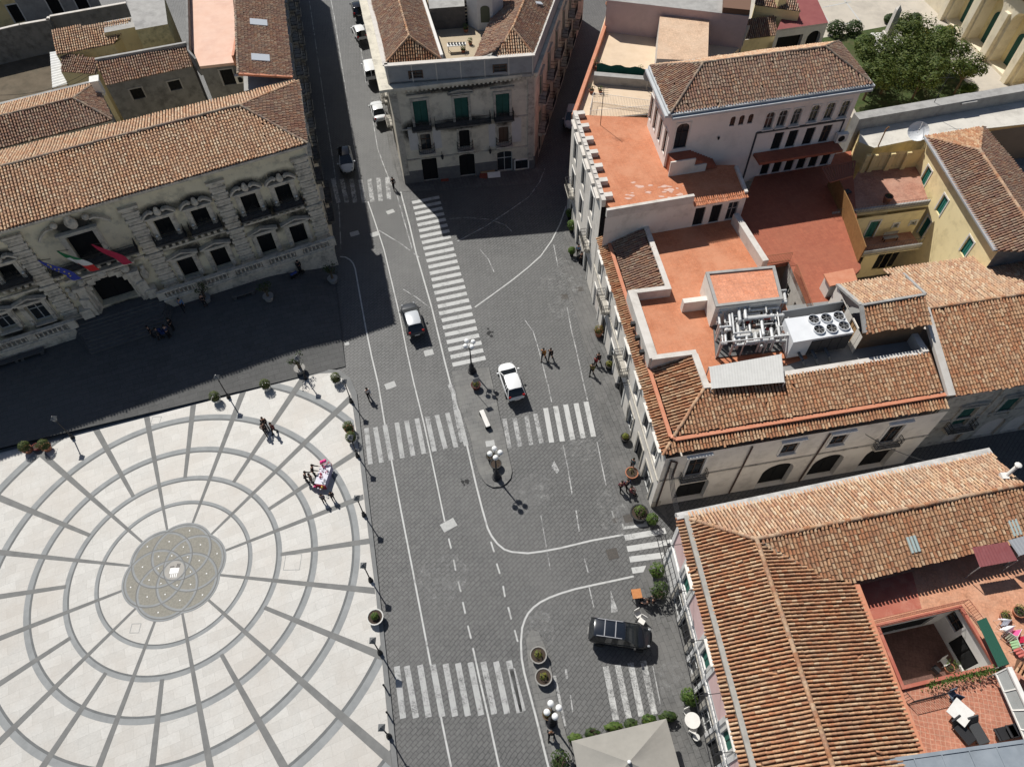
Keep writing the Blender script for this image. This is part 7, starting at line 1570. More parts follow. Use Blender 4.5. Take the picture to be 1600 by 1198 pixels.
# terraces round the sunken court
TI = 6.4
M_court = brickmat('coral_tiles', (.41, .165, .105), (.36, .14, .085), (.46, .26, .18), .30, .30, rot=R(-12), msize=.022, blot=(.45, .22, .15), bscale=.5, bamt=.5, squash=0)
M_maroon = mat('maroon_coating', (.36, .10, .07), noise=(.42, .15, .10), nscale=1.0, rough=.85, stain=(.52, .28, .2), sscale=.9, samt=.6)
hole = [P(1366, 976, TI), P(1500, 946, TI), P(1558, 1042, TI), P(1408, 1078, TI)]
out_l0, out_l1 = P(1342, 912, TI), P(1446, 1180, TI)
eeL0 = Vector((eE0.x, eE0.y, 0)); 
slab('terrace_floor', [eE0+dE*0+Vector((0, 0, 0)), hole[0], hole[1], P(1640, 915, TI), P(1640, 815, TI), P(1342, 895, TI)], TI-.4, TI, brickmat('apricot_tiles', (.53, .265, .16), (.48, .23, .135), (.42, .21, .13), .3, .3, rot=R(-8), msize=.008, blot=(.57, .33, .22), bscale=.6, bamt=.6, squash=0), ph)
slab('terrace_floor', [hole[1], hole[2], P(1660, 1035, TI), P(1640, 915, TI)], TI-.4, TI+.003, MATS['apricot_tiles'], ph)
slab('lower_terrace', [hole[3], P(1446, 1176, TI-.0), P(1480, 1260, TI), P(1680, 1200, TI), P(1660, 1035, TI), hole[2]], TI-.4, TI-.003, M_court, ph)
parapet('outer_wall', [P(1640, 815, TI).xy, P(1640, 915, TI).xy, P(1660, 1035, TI).xy, P(1680, 1200, TI).xy], 0, TI-.42, .3, M_white, ph, inward=-1)
slab('maroon_strip', [P(1340, 915, TI), P(1360, 969, TI), P(1440, 950, TI), P(1425, 893, TI)], TI, TI+.02, M_maroon, ph)
parapet('court_rim', [p.xy for p in hole], TI, TI+.2, .22, M_maroon, ph, closed=True, inward=-1)
slab('edge_wall', [eE0+Vector((-.1, 0, 0)), eE2+Vector((-.1, 0, 0)), eE2+Vector((.25, 0, 0)), eE0+Vector((.25, 0, 0))], 2, 8.5, M_gutter, ph)
hw4 = [Wall(hole[1], hole[2], 2.4, TI), Wall(hole[0], hole[1], 2.4, TI), Wall(hole[3], hole[0], 2.4, TI)]
def inner(a, b): return Wall(b, a, 2.4, TI)
iE = inner(hole[2], hole[1]); iE = Wall(hole[1], hole[2], 2.4, TI); iNn = Wall(hole[0], hole[1], 2.4, TI); iWw = Wall(hole[3], hole[0], 2.4, TI); iSs = Wall(hole[2], hole[3], 2.4, TI)
iE.op(iE.L*.6, 2.6, 2.0, 2.2, st='shutter', sm=M_dark); iE.op(iE.L*.12, 4.2, 1.2, 1.3, st='window', fm=M_frame); iNn.op(iNn.L*.5, 2.5, 4.5, 2.4, st='shutter', sm=M_dark)
walls_obj('court_wall', [iE, iNn, iWw, iSs], M_white, ph)
slab('court_floor', hole, 2.2, 2.4, brickmat('court_dark_tiles', (.17, .09, .07), (.145, .078, .06), (.11, .06, .05), .35, .35, rot=R(-12), msize=.01, squash=0), ph)
slab('inner_ledge', [hole[0], hole[0].lerp(hole[1], .12), hole[3].lerp(hole[2], .1), hole[3]], 2.4, TI-1.3, M_concrete, ph)
railing('railing', [P(1361, 975, TI+.4), P(1505, 942, TI+.4), P(1530, 975, TI+.4)], .8, ph, mat('red_iron', (.25, .07, .05)), .16, .012)
railing('railing', [P(1405, 1085, TI), P(1418, 1100, TI), P(1475, 1086, TI)], 1.0, ph)
b = MB(); a_, b_2 = P(1440, 1072, TI+.5), P(1560, 1043, TI+.5)
for k in range(700):
    t = rnd.random()**.8; p = a_.lerp(b_2, .05+.95*t)+Vector((rnd.gauss(0, .12), rnd.gauss(-.1, .14), rnd.gauss(.1, .22))); n_ = Vector((rnd.gauss(0, 1), rnd.gauss(0, 1), 1)).normalized(); x = n_.cross(Vector((1, .3, 0))).normalized(); y = n_.cross(x); s = rnd.uniform(.08, .18); b.poly([p-x*s*.5, p+y*s*.35, p+x*s*.5, p-y*s*.35])
iv = b.build('ivy', leafmat(*LEAF_MID)); tag(iv, 'ivy trailing along the wall between the sunken court and the coral terrace', 'ivy')
# awnings, screens and furniture
def awning(name, label, pts, zs_, m, drop=0.0):
    r = thing(name, label, 'awning', tuple(P(*pts[0], TI))); p4 = [P(x, y, z) for (x, y), z in zip(pts, zs_)]; q = MB(); n = 12
    for k in range(n):
        a, b = k/n, (k+1)/n; lz = Vector((0, 0, .035)); m2 = (a+b)/2; L_ = lambda t: p4[0].lerp(p4[1], t); U_ = lambda t: p4[3].lerp(p4[2], t)
        q.poly([L_(a), L_(m2)+lz, U_(m2)+lz, U_(a)]); q.poly([L_(m2)+lz, L_(b), U_(b), U_(m2)+lz])
    q.build('sheet', m, r); q = MB()
    for p in p4[:2]: q.cyl((p.x, p.y, TI), p, .035, n=6)
    q.build('post', M_concrete, r); return r
awning('red_awning', 'dusty red corrugated awning below the tiled roof on the apricot terrace', [(1531, 886), (1590, 875), (1574, 846), (1519, 855)], (8.4, 8.4, 9.0, 9.0), mat('dusty_red', (.33, .10, .10), noise=(.37, .13, .13), nscale=3, rough=.7))
awning('white_awning', 'white sheet awning right of the dusty red one at the picture edge', [(1592, 868), (1650, 852), (1640, 826), (1575, 844)], (8.3, 8.3, 9.0, 9.0), mat('white_sheet_', (.62, .62, .62), rough=.6))
awning('green_awning', 'narrow dark green corrugated strip along the sunken court', [(1560, 1042), (1577, 1036), (1541, 964), (1526, 970)], (7.5, 7.5, 7.7, 7.7), mat('green_sheet', (.02, .09, .06), rough=.6))
gr = thing('glass_roof', 'grey glazed lean-to with white frame at the right edge of the coral terrace', 'glass roof', tuple(P(1580, 1080, TI)))
k4_ = [P(1556, 1052, 7.4), P(1576, 1042, 8.2), P(1640, 1180, 8.2), P(1608, 1170, 7.4)]
q = MB().poly(k4_); q.build('glazing', mat('dusty_glass', (.33, .34, .33), noise=(.28, .29, .28), nscale=1, rough=.35, spec=.5), gr); q = MB()
for t in (0, .25, .5, .75, 1): q.bar(k4_[0].lerp(k4_[3], t)+Vector((0, 0, .04)), k4_[1].lerp(k4_[2], t)+Vector((0, 0, .04)), .08, .08)
q.bar(k4_[1]+Vector((0, 0, .05)), k4_[2]+Vector((0, 0, .05)), .3, .14); q.bar(k4_[0], k4_[3], .1, .1)
for p in (k4_[0], k4_[3]): q.cyl((p.x, p.y, TI), p, .05, n=6)
q.build('frame', M_white, gr)
tiles_mesh('lean_to_roof', [P(1680, 1110, 7.6), P(1584, 1046, 7.6), P(1590, 1028, 7.9), P(1690, 1080, 7.9)], TILE_WARM, CHAN_WARM, ph)
mr = thing('metal_roof_house', 'blue grey sheet metal roof along the bottom right edge', 'house', tuple(P(1450, 1250, 0)))
q = MB(); mz = 8.9; m4 = [P(1296, 1200, mz), P(1446, 1178, mz), P(1640, 1152, mz)]
a, b = m4[0], m4[2]; d = (b-a).normalized(); s_ = Vector((d.y, -d.x, 0)); 
for k in range(8): q.prism([(a+d*((b-a).length*k/8+.02)).xy, (a+d*((b-a).length*(k+1)/8-.02)).xy, (a+d*((b-a).length*(k+1)/8-.02)+s_*9).xy, (a+d*((b-a).length*k/8+.02)+s_*9).xy], mz-.1, mz+.02*(k % 2))
q.build('roof', mat('blue_grey_metal', (.22, .25, .28), noise=(.27, .30, .33), nscale=1.2, rough=.45, stain=(.15, .17, .19), sscale=.5, samt=.5), mr)
q = MB()
for k in range(1, 8): q.bar(a+d*((b-a).length*k/8)+Vector((0, 0, .02)), a+d*((b-a).length*k/8)+s_*9+Vector((0, 0, .02)), .07, .1)
q.bar(a+Vector((0, 0, -.05)), b+Vector((0, 0, -.05)), .2, .25); q.build('seam', MATS['blue_grey_metal'], mr); slab('wall', [a+s_*.2, b+s_*.2, b+s_*9, a+s_*9], 0, mz-.12, M_concrete, mr)
def lounger(px, py, rz, label, h=.42, col=M_iron):
    r = thing('lounge_chair', label, 'lounge chair', tuple(P(px, py, TI)), rz, 'dark loungers on the coral terrace', local=True)
    q = MB(); q.box((0, 0, .36), (.75, 1.3, .14)); q.build('seat', col, r, bevel=.04); q = MB(); q.box((0, .75, .62), (.75, .5, .12), tilt=Matrix.Rotation(.9, 3, 'X')); q.build('backrest', col, r, bevel=.03)
    for x in (-.3, .3):
        for y in (-.5, .5): MB().box((x, y, .15), (.06, .06, .3)).build('leg', col, r)
lounger(1502, 1146, .5, 'black long lounger between the white table and its grey neighbour'); lounger(1524, 1146, .25, 'charcoal lounger just right of the black one by the table', col=mat('charcoal_fabric', (.05, .052, .055))); lounger(1568, 1146, 1.75, 'broad black lounger alone near the glazed lean-to'); lounger(1586, 1141, 1.75, 'black lounger closest to the right picture edge')
r = thing('terrace_table', 'square cream table with a cross base on the coral terrace', 'table', tuple(P(1492, 1116, TI)), .7, local=True)
MB().box((0, 0, .74), (1.25, 1.25, .05)).build('table_top', M_white, r, bevel=.01); q = MB(); q.cyl((0, 0, .0), (0, 0, .72), .05, n=8); q.box((0, 0, .03), (.7, .1, .05)); q.box((0, 0, .031), (.1, .7, .05)); q.build('base', M_iron, r)
def chair(px, py, rz, label, col, z=TI, group=None, local=True):
    r = thing('garden_chair', label, 'chair', tuple(P(px, py, z)), rz, group, local=True)
    MB().box((0, 0, .44), (.5, .5, .05)).build('seat', col, r, bevel=.01); MB().box((0, .25, .7), (.5, .05, .5), tilt=Matrix.Rotation(-.15, 3, 'X')).build('backrest', col, r, bevel=.01)
    for x in (-.21, .21):
        for y in (-.21, .21): MB().box((x, y, .21), (.04, .04, .42)).build('leg', col, r)
    return r
M_bl = mat('blue_grey_chair', (.12, .15, .19)); chair(1484, 1088, .3, 'blue grey chair pushed to the far side of the cream table', M_bl); chair(1490, 1098, -.4, 'dark blue chair tucked behind the cream table', mat('dark_blue_chair', (.04, .06, .10)))
chair(1472, 1036, .4, 'white chair standing in the sunken court by the ivy wall', M_white, 2.4); chair(1458, 1048, 2.2, 'black armchair in the shaded sunken court', M_iron, 2.4)
for i, (px, py, c_, w, lab) in enumerate(((1561, 975, (.7, .72, .78), .5, 'pale blue cloth hanging by the green awning on the terrace'), (1566, 988, (.75, .75, .75), .7, 'white towel hanging by the green awning'), (1581, 995, (.75, .12, .30), .5, 'pink cloth hanging on the drying rack'), (1588, 1005, (.45, .02, .06), .45, 'dark red cloth on the drying rack'), (1580, 1011, (.35, .55, .30), .5, 'pale green cloth on the drying rack'), (1587, 1022, (.7, .2, .17), .6, 'coral cloth at the low end of the drying rack'), (1571, 998, (.5, .5, .38), .4, 'khaki cloth on the drying rack'))):
    r = thing('laundry', lab, 'laundry', tuple(P(px, py, TI)), .4*i, 'laundry drying on the apricot terrace', local=True); q = MB(); n = 6
    for k in range(n):
        for s_ in (-1, 1): q.faces([(-w/2+w*k/n, s_*.02, 1.0), (-w/2+w*(k+1)/n, s_*.02, 1.0), (-w/2+w*(k+1)/n, s_*(.22+.05*((k+1) % 2)), .45), (-w/2+w*k/n, s_*(.22+.05*(k % 2)), .45)], [(0, 1, 2, 3)])
    q.build('cloth', mat('cloth_%d' % i, c_, rough=.95), r); q = MB(); q.bar((-w/2-.1, 0, .98), (w/2+.1, 0, .98), .03, .03)
    for x in (-w/2-.08, w/2+.08): q.bar((x, -.25, 0), (x, 0, .98), .02, .02); q.bar((x, .25, 0), (x, 0, .98), .02, .02)
    q.build('rack', M_white, r)
for px, py, s, lab in ((1567, 965, .4, 'yellow green spiky plant beside the green awning'), (1588, 958, .45, 'leafy trough plant near the right edge of the apricot terrace')): shrub('potted_plant', lab, P(px, py, TI), s, s*1.4, LEAF_YEL if px < 1580 else LEAF_MID, pot=(s*.9, s*.9, M_clay), n=90)
shrub('potted_plant', 'green plant at the foot of the ivy wall in the sunken court', P(1480, 1045, 2.4), .5, 1.2, LEAF_MID, pot=(.35, .4, M_clay), n=100)
# cables over the lane and along the pink front
r = thing('cable_bundle', 'sagging bundle of black cables crossing the lane between both corner houses', 'cables', tuple(P(1045, 735, 7.5)))
a, b = wS.at(.5, 7.4, .3), cNW+Vector((.2, 0, .35))
for k in range(4): MB().tube([a.lerp(b, t)+Vector((.12*k-.2, 0, -.5*math.sin(math.pi*t)-.08*k)) for t in [i/8 for i in range(9)]], .025, 5).build('cable', M_iron, r)
r = thing('cable_ladder', 'lattice of black cables running along the pink and white house front', 'cables', tuple(P(1090, 1050, 6.5))); q = MB(); z0 = 7.0
for s_ in (0, .3, .6): q.tube([iW.at(u, z0-.04*math.sin(u*1.2)-s_*.3, 1.1+s_) for u in [.6+i*.8 for i in range(int(iW.L/.8))]], .03, 5)
for i in range(int(iW.L/.4)): u = .7+i*.4; q.bar(iW.at(u, z0, 1.1), iW.at(u+.25, z0-.17, 1.7), .022, .022)
q.build('cable', M_iron, r); q = MB()
for k in range(7): u = 1.5+k*3.4; q.bar(iW.at(u, z0-.1, 0), iW.at(u, z0-.1, 1.4), .04, .04); q.box(iW.at(u, z0-.05, 1.0), (.2, .2, .3))
q.build('bracket', M_iron, r)
MBc = MB(); a, b = wS.at(wS.L*.72, 7.0, .1), P(1452, 722, 8.2); MBc.tube([a.lerp(b, t)+Vector((0, 0, -.35*math.sin(math.pi*t))) for t in [i/8 for i in range(9)]], .03, 5)
tag(MBc.build('overhead_cable', M_iron), 'single pale cable spanning the lane near the stone house', 'cable')

# ================================================================== CARS
M_tyre = mat('tyre_rubber', (.02, .02, .02), rough=.9); M_rim = mat('wheel_rim', (.45, .45, .46), rough=.35, metal=.8); M_carglass = mat('car_glass', (.012, .015, .018), rough=.06, spec=.8)
M_head = mat('headlight', (.30, .31, .32), rough=.12); M_tail = mat('tail_light', (.35, .01, .01), rough=.25); M_blackp = mat('black_plastic', (.02, .02, .02), rough=.6)
def paint(name, c, rough=.28): return mat(name, c, rough=rough, spec=.6)
STYLES = {  # stations along the length: (x share, half width share, body top); greenhouse: rear base, rear roof, front roof, front base, roof height
    'hatch': dict(st=[(-.5, .5, .62), (-.484, .74, .84), (-.45, .89, .95), (-.37, .98, .97), (0, 1, .93), (.16, 1, .90), (.28, .975, .90), (.36, .92, .86), (.43, .80, .79), (.475, .62, .70), (.5, .36, .6)], gh=(-.475, -.34, .03, .28), h=1.50),
    'sedan': dict(st=[(-.5, .5, .66), (-.484, .72, .86), (-.45, .87, .95), (-.36, .98, .97), (0, 1, .92), (.16, 1, .90), (.27, .975, .9), (.36, .92, .85), (.43, .80, .77), (.475, .62, .68), (.5, .36, .58)], gh=(-.37, -.20, .03, .27), h=1.45),
    'suv': dict(st=[(-.5, .58, .7), (-.486, .80, .96), (-.45, .92, 1.07), (-.36, .985, 1.09), (0, 1, 1.05), (.16, 1, 1.02), (.28, .98, 1.02), (.36, .93, .98), (.43, .83, .92), (.478, .66, .84), (.5, .42, .7)], gh=(-.485, -.42, .04, .28), h=1.70),
    'van': dict(st=[(-.5, .9, .7), (-.495, .96, 1.0), (-.45, .99, 1.1), (-.3, 1, 1.1), (0, 1, 1.1), (.2, 1, 1.08), (.3, .98, 1.02), (.4, .94, .94), (.47, .86, .82), (.495, .74, .64)], gh=(-.5, -.475, .14, .31), h=1.84)}
def car(name, label, c, head, L, W, style, pm, roofm=None, rails=None, group=None):
    sp = STYLES[style]; r = thing(name, label, 'car' if style != 'van' else 'van', tuple(c), math.atan2(head.y, head.x), group, local=True); hw = W/2
    b = MB(); sec = lambda w, zt, zb: [(0, zb), (w*.8, zb), (w*.97, zb+.14), (w, zb+.3), (w, zt-.22), (w*.965, zt-.07), (w*.86, zt), (w*.5, zt+.025), (0, zt+.035)]
    rings = []
    for x, ws, zt in sp['st']:
        s_ = sec(hw*ws, zt, .24 if abs(x) < .47 else .34); full = s_+[(-y, z) for y, z in reversed(s_[1:-1])]; rings.append([(x*L, y, z) for y, z in full])
    n = len(rings[0]); i0 = len(b.V)
    for rg_ in rings: b.V += rg_
    for j in range(len(rings)-1):
        for k in range(n): b.F.append((i0+j*n+k, i0+j*n+(k+1) % n, i0+(j+1)*n+(k+1) % n, i0+(j+1)*n+k)); b.MI.append(0)
    b.F.append(tuple(i0+k for k in range(n-1, -1, -1))); b.F.append(tuple(i0+(len(rings)-1)*n+k for k in range(n))); b.MI += [0, 0]
    body = b.build('body', pm, r, smooth=True); m_ = body.modifiers.new('sub', 'SUBSURF'); m_.levels = 1; m_.render_levels = 1
    rb, rr_, fr_, fb = [x*L for x in sp['gh']]; zb = .90 if style in ('hatch', 'sedan') else 1.02; zr = sp['h']; wb, wr = hw*.93, hw*.72 if style != 'van' else hw*.82
    g = MB(); P8 = [(rb, wb, zb), (rr_, wr, zr), (fr_, wr*.98, zr), (fb, wb*.96, zb)]
    V = [(x, y, z) for x, y, z in P8]+[(x, -y, z) for x, y, z in P8]
    g.faces(V, [(0, 1, 2, 3), (7, 6, 5, 4), (0, 4, 5, 1), (1, 5, 6, 2), (2, 6, 7, 3)]); g.build('window', M_carglass, r)
    q = MB(); xs = [rr_-.06, rr_+.1, (rr_+fr_)/2, fr_-.1, fr_+.1]; zz = [zr-.005, zr+.035, zr+.055, zr+.04, zr-.02]; ys = [-1.02, -.8, 0, .8, 1.02]; cr = [-.045, 0, .03, 0, -.045]
    vs = [(x, y*wr, z+c_) for x, z in zip(xs, zz) for y, c_ in zip(ys, cr)]; q.faces(vs, [(j*5+k, (j+1)*5+k, (j+1)*5+k+1, j*5+k+1) for j in range(4) for k in range(4)]); q.build('roof', roofm or pm, r, smooth=True)
    for s_ in (-1, 1):
        q = MB(); q.bar((rb+.03, s_*wb, zb), (rr_, s_*wr, zr), .12, .04, up=(0, s_, .3)); q.bar((fb-.02, s_*wb*.96, zb), (fr_, s_*wr*.98, zr), .07, .05, up=(0, s_, .3)); xm = (rr_+fr_)/2-.1; q.bar((xm, s_*wb*1.0, zb), (xm, s_*wr*1.02, zr), .10, .03, up=(0, s_, .3))
        if style == 'van': q.bar((rb+.05, s_*wb, zb+.25), (xm, s_*wb*.95, zb+.25), .03, .7, up=(0, 0, 1))
        else: q.bar((rr_+.4, s_*wb, zb), (rr_+.35, s_*wr*1.01, zr), .10, .03, up=(0, s_, .3))
        q.build('pillar_trim', pm, r)
    if style == 'van': MB().bar((rb-.01, 0, zb), (rr_-.01, 0, zr), .1, .03, up=(1, 0, 0)).build('door_post', pm, r)
    for sx, sx_ in ((.31, 1), (-.31, -1)):
        for s_ in (-1, 1):
            q = MB(); x = sx*L; q.cyl((x, s_*(hw-.2), .32), (x, s_*(hw+.015), .32), .32, n=18); w_ = q.build('wheel', M_tyre, r); q = MB(); q.cyl((x, s_*(hw+.012), .32), (x, s_*(hw+.03), .32), .2, n=12); q.build('rim', M_rim, w_)
    for s_ in (-1, 1):
        MB().ball((L*.442, s_*hw*.66, .74 if style in ('hatch', 'sedan') else .88), .13, 10, 6, sc=(1.0, .75, .5)).build('headlight', M_head, r, smooth=True)
        MB().box((-L*.462, s_*hw*.74, .86 if style in ('hatch', 'sedan') else .98), (.12, .24, .3)).build('tail_light', M_tail, r, bevel=.03)
        MB().box((fb-.25, s_*(hw+.1), zb+.05), (.16, .2, .14)).build('mirror', pm if style != 'suv' else M_blackp, r, bevel=.03)
    MB().box((-L*.49, 0, .46), (.1, W*.62, .2)).build('bumper', M_blackp, r, bevel=.03); MB().box((L*.485, 0, .42), (.06, W*.5, .2)).build('bumper', M_blackp, r, bevel=.03)
    q = MB(); q.box((-L*.5-.055, 0, .62), (.015, .5, .11)); q.build('number_plate', M_white, r)
    if rails:
        q = MB()
        for s_ in (-1, 1): q.bar((rr_+.15, s_*wr*.93, zr+.075), (fr_-.15, s_*wr*.93, zr+.075), .05, .05)
        for x in (rr_+(fr_-rr_)*.33, rr_+(fr_-rr_)*.7): q.bar((x, -wr*.93, zr+.10), (x, wr*.93, zr+.10), .07, .03)
        q.build('roof_rail', rails, r)
    return r
def hd(a, b): v = P(*b)-P(*a); return v.normalized()
up_st = hd((566, 120), (548, 30))
P_white = paint('white_car_paint', (.72, .72, .71)); P_black = paint('black_car_paint', (.010, .011, .014), .08); P_silver = paint('silver_car_paint', (.46, .48, .50), .3); P_dgrey = paint('dark_grey_car_paint', (.05, .053, .058)); P_blue = paint('blue_black_roof', (.012, .016, .024), .2)
car('parked_car', 'black hatchback parked highest up the left street', P(560, 20, .5), up_st, 4.0, 1.7, 'hatch', P_black)
car('parked_car', 'small white hatchback standing askew below the black car in the left street', P(563, 57, .5), hd((570, 75), (552, 38)), 3.8, 1.65, 'hatch', P_white)
car('parked_van', 'white boxy van with split rear doors parked in the left street', P(580, 117, .5), hd((583, 130), (576, 100)), 4.1, 1.72, 'van', P_white)
car('parked_car', 'pale silver sedan parked beside the corner palace wall', P(592, 180, .5), hd((597, 196), (586, 160)), 4.2, 1.72, 'sedan', paint('pale_silver_paint', (.62, .63, .63), .3))
car('moving_car', 'dark car with a silver bonnet driving down the shaded street to the zebra', P(542, 257, .5), hd((539, 240), (545, 272)), 4.1, 1.75, 'hatch', P_silver, P_black)
car('moving_car', 'dark grey hatchback with a silver roof driving away by the long zebra', P(645.5, 504, .5), hd((652, 527), (637, 478)), 4.3, 1.82, 'hatch', P_dgrey, P_silver)
car('moving_car', 'white hatchback with a dark rear window driving past the traffic island', P(798.5, 601, .5), hd((808, 628), (789, 574)), 4.3, 1.8, 'hatch', P_white, P_white)
car('turning_car', 'black estate car with chrome roof bars turning across the lower zebra', P(968, 995, .5), hd((925, 990), (1015, 1003)), 4.75, 1.86, 'suv', P_black, P_blue, rails=M_rim)
car('parked_car', 'pale blue grey car half hidden in the dark right hand street', P(893, 190, .5), hd((900, 165), (890, 220)), 4.1, 1.75, 'hatch', P_silver)

# ================================================================== LAMPS
M_globe = mat('white_globe_glass', (.82, .82, .80), rough=.25)
def post_lamp(label, px):
    r = thing('street_lamp', label, 'street lamp', tuple(P(px[0], px[1], .15)), 0, 'lantern posts round the white square', local=True)
    q = MB(); q.lathe([(.2, 0), (.2, .12), (.13, .2), (.15, .5), (.08, .62), (.06, .7)], (0, 0, 0), 10); q.build('base', M_iron, r)
    q = MB(); q.lathe([(.055, .68), (.045, 2.6), (.08, 2.65), (.04, 2.75), (.05, 2.95)], (0, 0, 0), 8); q.build('pole', M_iron, r)
    q = MB(); rot = math.pi/4
    def sq(w, z): return [(w*math.cos(rot+k*math.pi/2), w*math.sin(rot+k*math.pi/2), z) for k in range(4)]
    lv = [sq(.15, 2.95), sq(.28, 3.35), sq(.33, 3.36), sq(.1, 3.58), sq(.05, 3.66)]
    for a, b in zip(lv[:-1], lv[1:]): q.faces(a+b, [(k, (k+1) % 4, 4+(k+1) % 4, 4+k) for k in range(4)])
    q.faces(sq(.05, 3.66), [(0, 1, 2, 3)]); q.build('lantern', mat('lantern_grey', (.13, .135, .14), rough=.4), r); MB().lathe([(.13, 3.0), (.24, 3.33)], (0, 0, 0), 4).build('glass', mat('lantern_glass', (.35, .37, .38), rough=.15), r)
    return r
lab = ['lantern post at the far left edge of the white square near two box balls', 'lantern post by a single box ball on the upper edge of the white square', 'lantern post beside the potted tree on the top edge of the white square', 'lantern post at the rounded top right corner of the white square', 'lantern post rising from the two box balls beside the left zebra', 'lantern post just right of the flower stall on the square edge', 'lantern post halfway between the flower stall and the low bowl planter', 'lantern post just below the bowl planter on the square edge', 'lowest lantern post on the square edge, below the two short bollards']
pl0 = post_lamp(lab[0], (114, 684))
for l_, px in zip(lab[1:], ((357.5, 621), (478, 592), (549, 628), (559, 713), (569, 805), (579.5, 907), (594, 1020), (608, 1150))): copy_tree(pl0, tuple(P(px[0], px[1], .15)), 0, l_)
def globe_lamp(label, c):
    r = thing('globe_lamp', label, 'street lamp', tuple(c), 0, 'four globe lamps on the traffic islands', local=True)
    q = MB(); q.lathe([(.42, 0), (.42, .15), (.3, .2), (.3, .45), (.2, .55), (.24, .95), (.12, 1.1), (.1, 1.35), (.07, 1.4)], (0, 0, 0), 12); q.build('base', M_iron, r)
    MB().lathe([(.075, 1.38), (.055, 3.5), (.1, 3.56), (.06, 3.66), (.05, 4.0), (.02, 4.1)], (0, 0, 0), 10).build('pole', M_iron, r)
    for k in range(4):
        t = k*math.pi/2+.1; dx, dy = math.cos(t), math.sin(t); q = MB(); q.tube([Vector((dx*d, dy*d, z)) for d, z in ((0, 3.7), (.2, 3.62), (.36, 3.7), (.43, 3.9), (.43, 4.02))], .03, 6); q.lathe([(.05, 3.98), (.11, 4.04), (.09, 4.1)], (dx*.43, dy*.43, 0), 8); ar = q.build('arm', M_iron, r)
        MB().ball((dx*.43, dy*.43, 4.26), .235, 16, 10).build('globe', M_globe, r, smooth=True)
    return r
gl = globe_lamp('four globe lamp near the rounded tip of the long traffic island', P(776, 745.5, .15))
copy_tree(gl, tuple(P(737.5, 580, .15)), .5, 'four globe lamp at the end of the long zebra crossing'); copy_tree(gl, tuple(P(861, 1128, .15)), .2, 'four globe lamp on the lower island behind the two bowl planters')
# ================================================================== PLANTERS
M_bowl = mat('grey_stone_bowl', (.30, .29, .27), noise=(.24, .23, .215), nscale=4, rough=.9)
M_wbowl = mat('white_bowl', (.60, .59, .56), noise=(.5, .49, .46), nscale=4, rough=.8)
BOX = ('leaves_box', [(.03, .05, .012), (.06, .085, .02), (.10, .12, .035)])
def boxball(label, px, pot, s=.52):
    r = shrub('box_ball', label, P(px[0], px[1], .15), s, s*1.9, BOX, pot=(.42, .5, pot), n=620, leaf=.11, group='clipped box balls in pots', cat='planter'); return r
for px, l_, pm_ in (((340, 627), 'clipped box ball on the upper edge of the square right of centre', M_wbowl), ((418, 608), 'clipped box ball between the lantern and the potted tree', M_wbowl), ((527, 598), 'clipped box ball at the rounded corner of the square', M_wbowl), ((547, 674), 'upper box ball of the pair beside the left zebra crossing', M_clay), ((551, 690), 'lower box ball of the pair beside the left zebra crossing', M_wbowl), ((46, 705), 'left box ball of the pair on the far left edge of the square', M_clay), ((76, 702), 'right box ball of the pair next to the small red pot', M_clay)): boxball(l_, px, pm_)
def bowl(label, px, r_=.62, h=.6, pm_=M_bowl, cols=LEAF_YEL, n=46, leaf=.17, s=.30, z=.05): return shrub('bowl_planter', label, P(px[0], px[1], z), s, s*1.7, cols, pot=(r_, h, pm_), n=n, leaf=leaf, group='round bowl planters', cat='planter')
bowl('grey bowl planter with a low green plant on the right edge of the square', (588, 967), z=.15, pm_=M_wbowl, cols=LEAF_MID, n=140)
bowl('upper of the two grey bowls with sparse yellow plants on the lower island', (841, 1026), z=.15); bowl('lower of the two grey bowls with sparse yellow plants on the lower island', (849, 1060), z=.15)
bowl('dark red bowl planter at the head of the long traffic island', (744, 606), pm_=mat('dark_red_pot', (.10, .03, .025)), n=50, z=.15, r_=.45); bowl('small empty red pot between the two box balls at the far left', (60, 701), z=.15, pm_=mat('red_pot', (.22, .06, .05)), r_=.36, h=.45, n=3)
bowl('black round tub under the globes of the island lamp', (775, 729), pm_=M_blackp, r_=.5, n=5, z=.15); bowl('dark green tub just behind the island lamp globes', (767, 717), pm_=M_blackp, r_=.4, n=20, cols=LEAF_DARK, z=.15)
bowl('large dark bowl planter on the corner of the lane', (998, 805), pm_=M_blackp, cols=LEAF_MID, n=140, r_=.75, s=.5); bowl('terracotta planter between people and the arched door', (986, 743), pm_=M_clay, r_=.55, n=12); bowl('green bush in a dark pot by the middle of the corner house wall', (976, 688), pm_=M_blackp, cols=LEAF_YEL, r_=.42, n=130)
bowl('pot with a yellow green bush left of the low balcony', (951, 575), pm_=M_blackp, cols=LEAF_YEL, r_=.4, n=110); bowl('brownish yellow potted shrub farthest up the corner house pavement', (935, 524), pm_=M_clay, cols=('leaves_brown', [(.12, .07, .02), (.2, .13, .03), (.12, .12, .03)]), r_=.4, n=170, s=.5); bowl('dry plant in a brown pot beside the lower globe lamp', (856, 1118), pm_=mat('brown_pot', (.12, .08, .05)), cols=('leaves_brown', [(.1, .07, .03)]), r_=.4, n=70, z=.15)
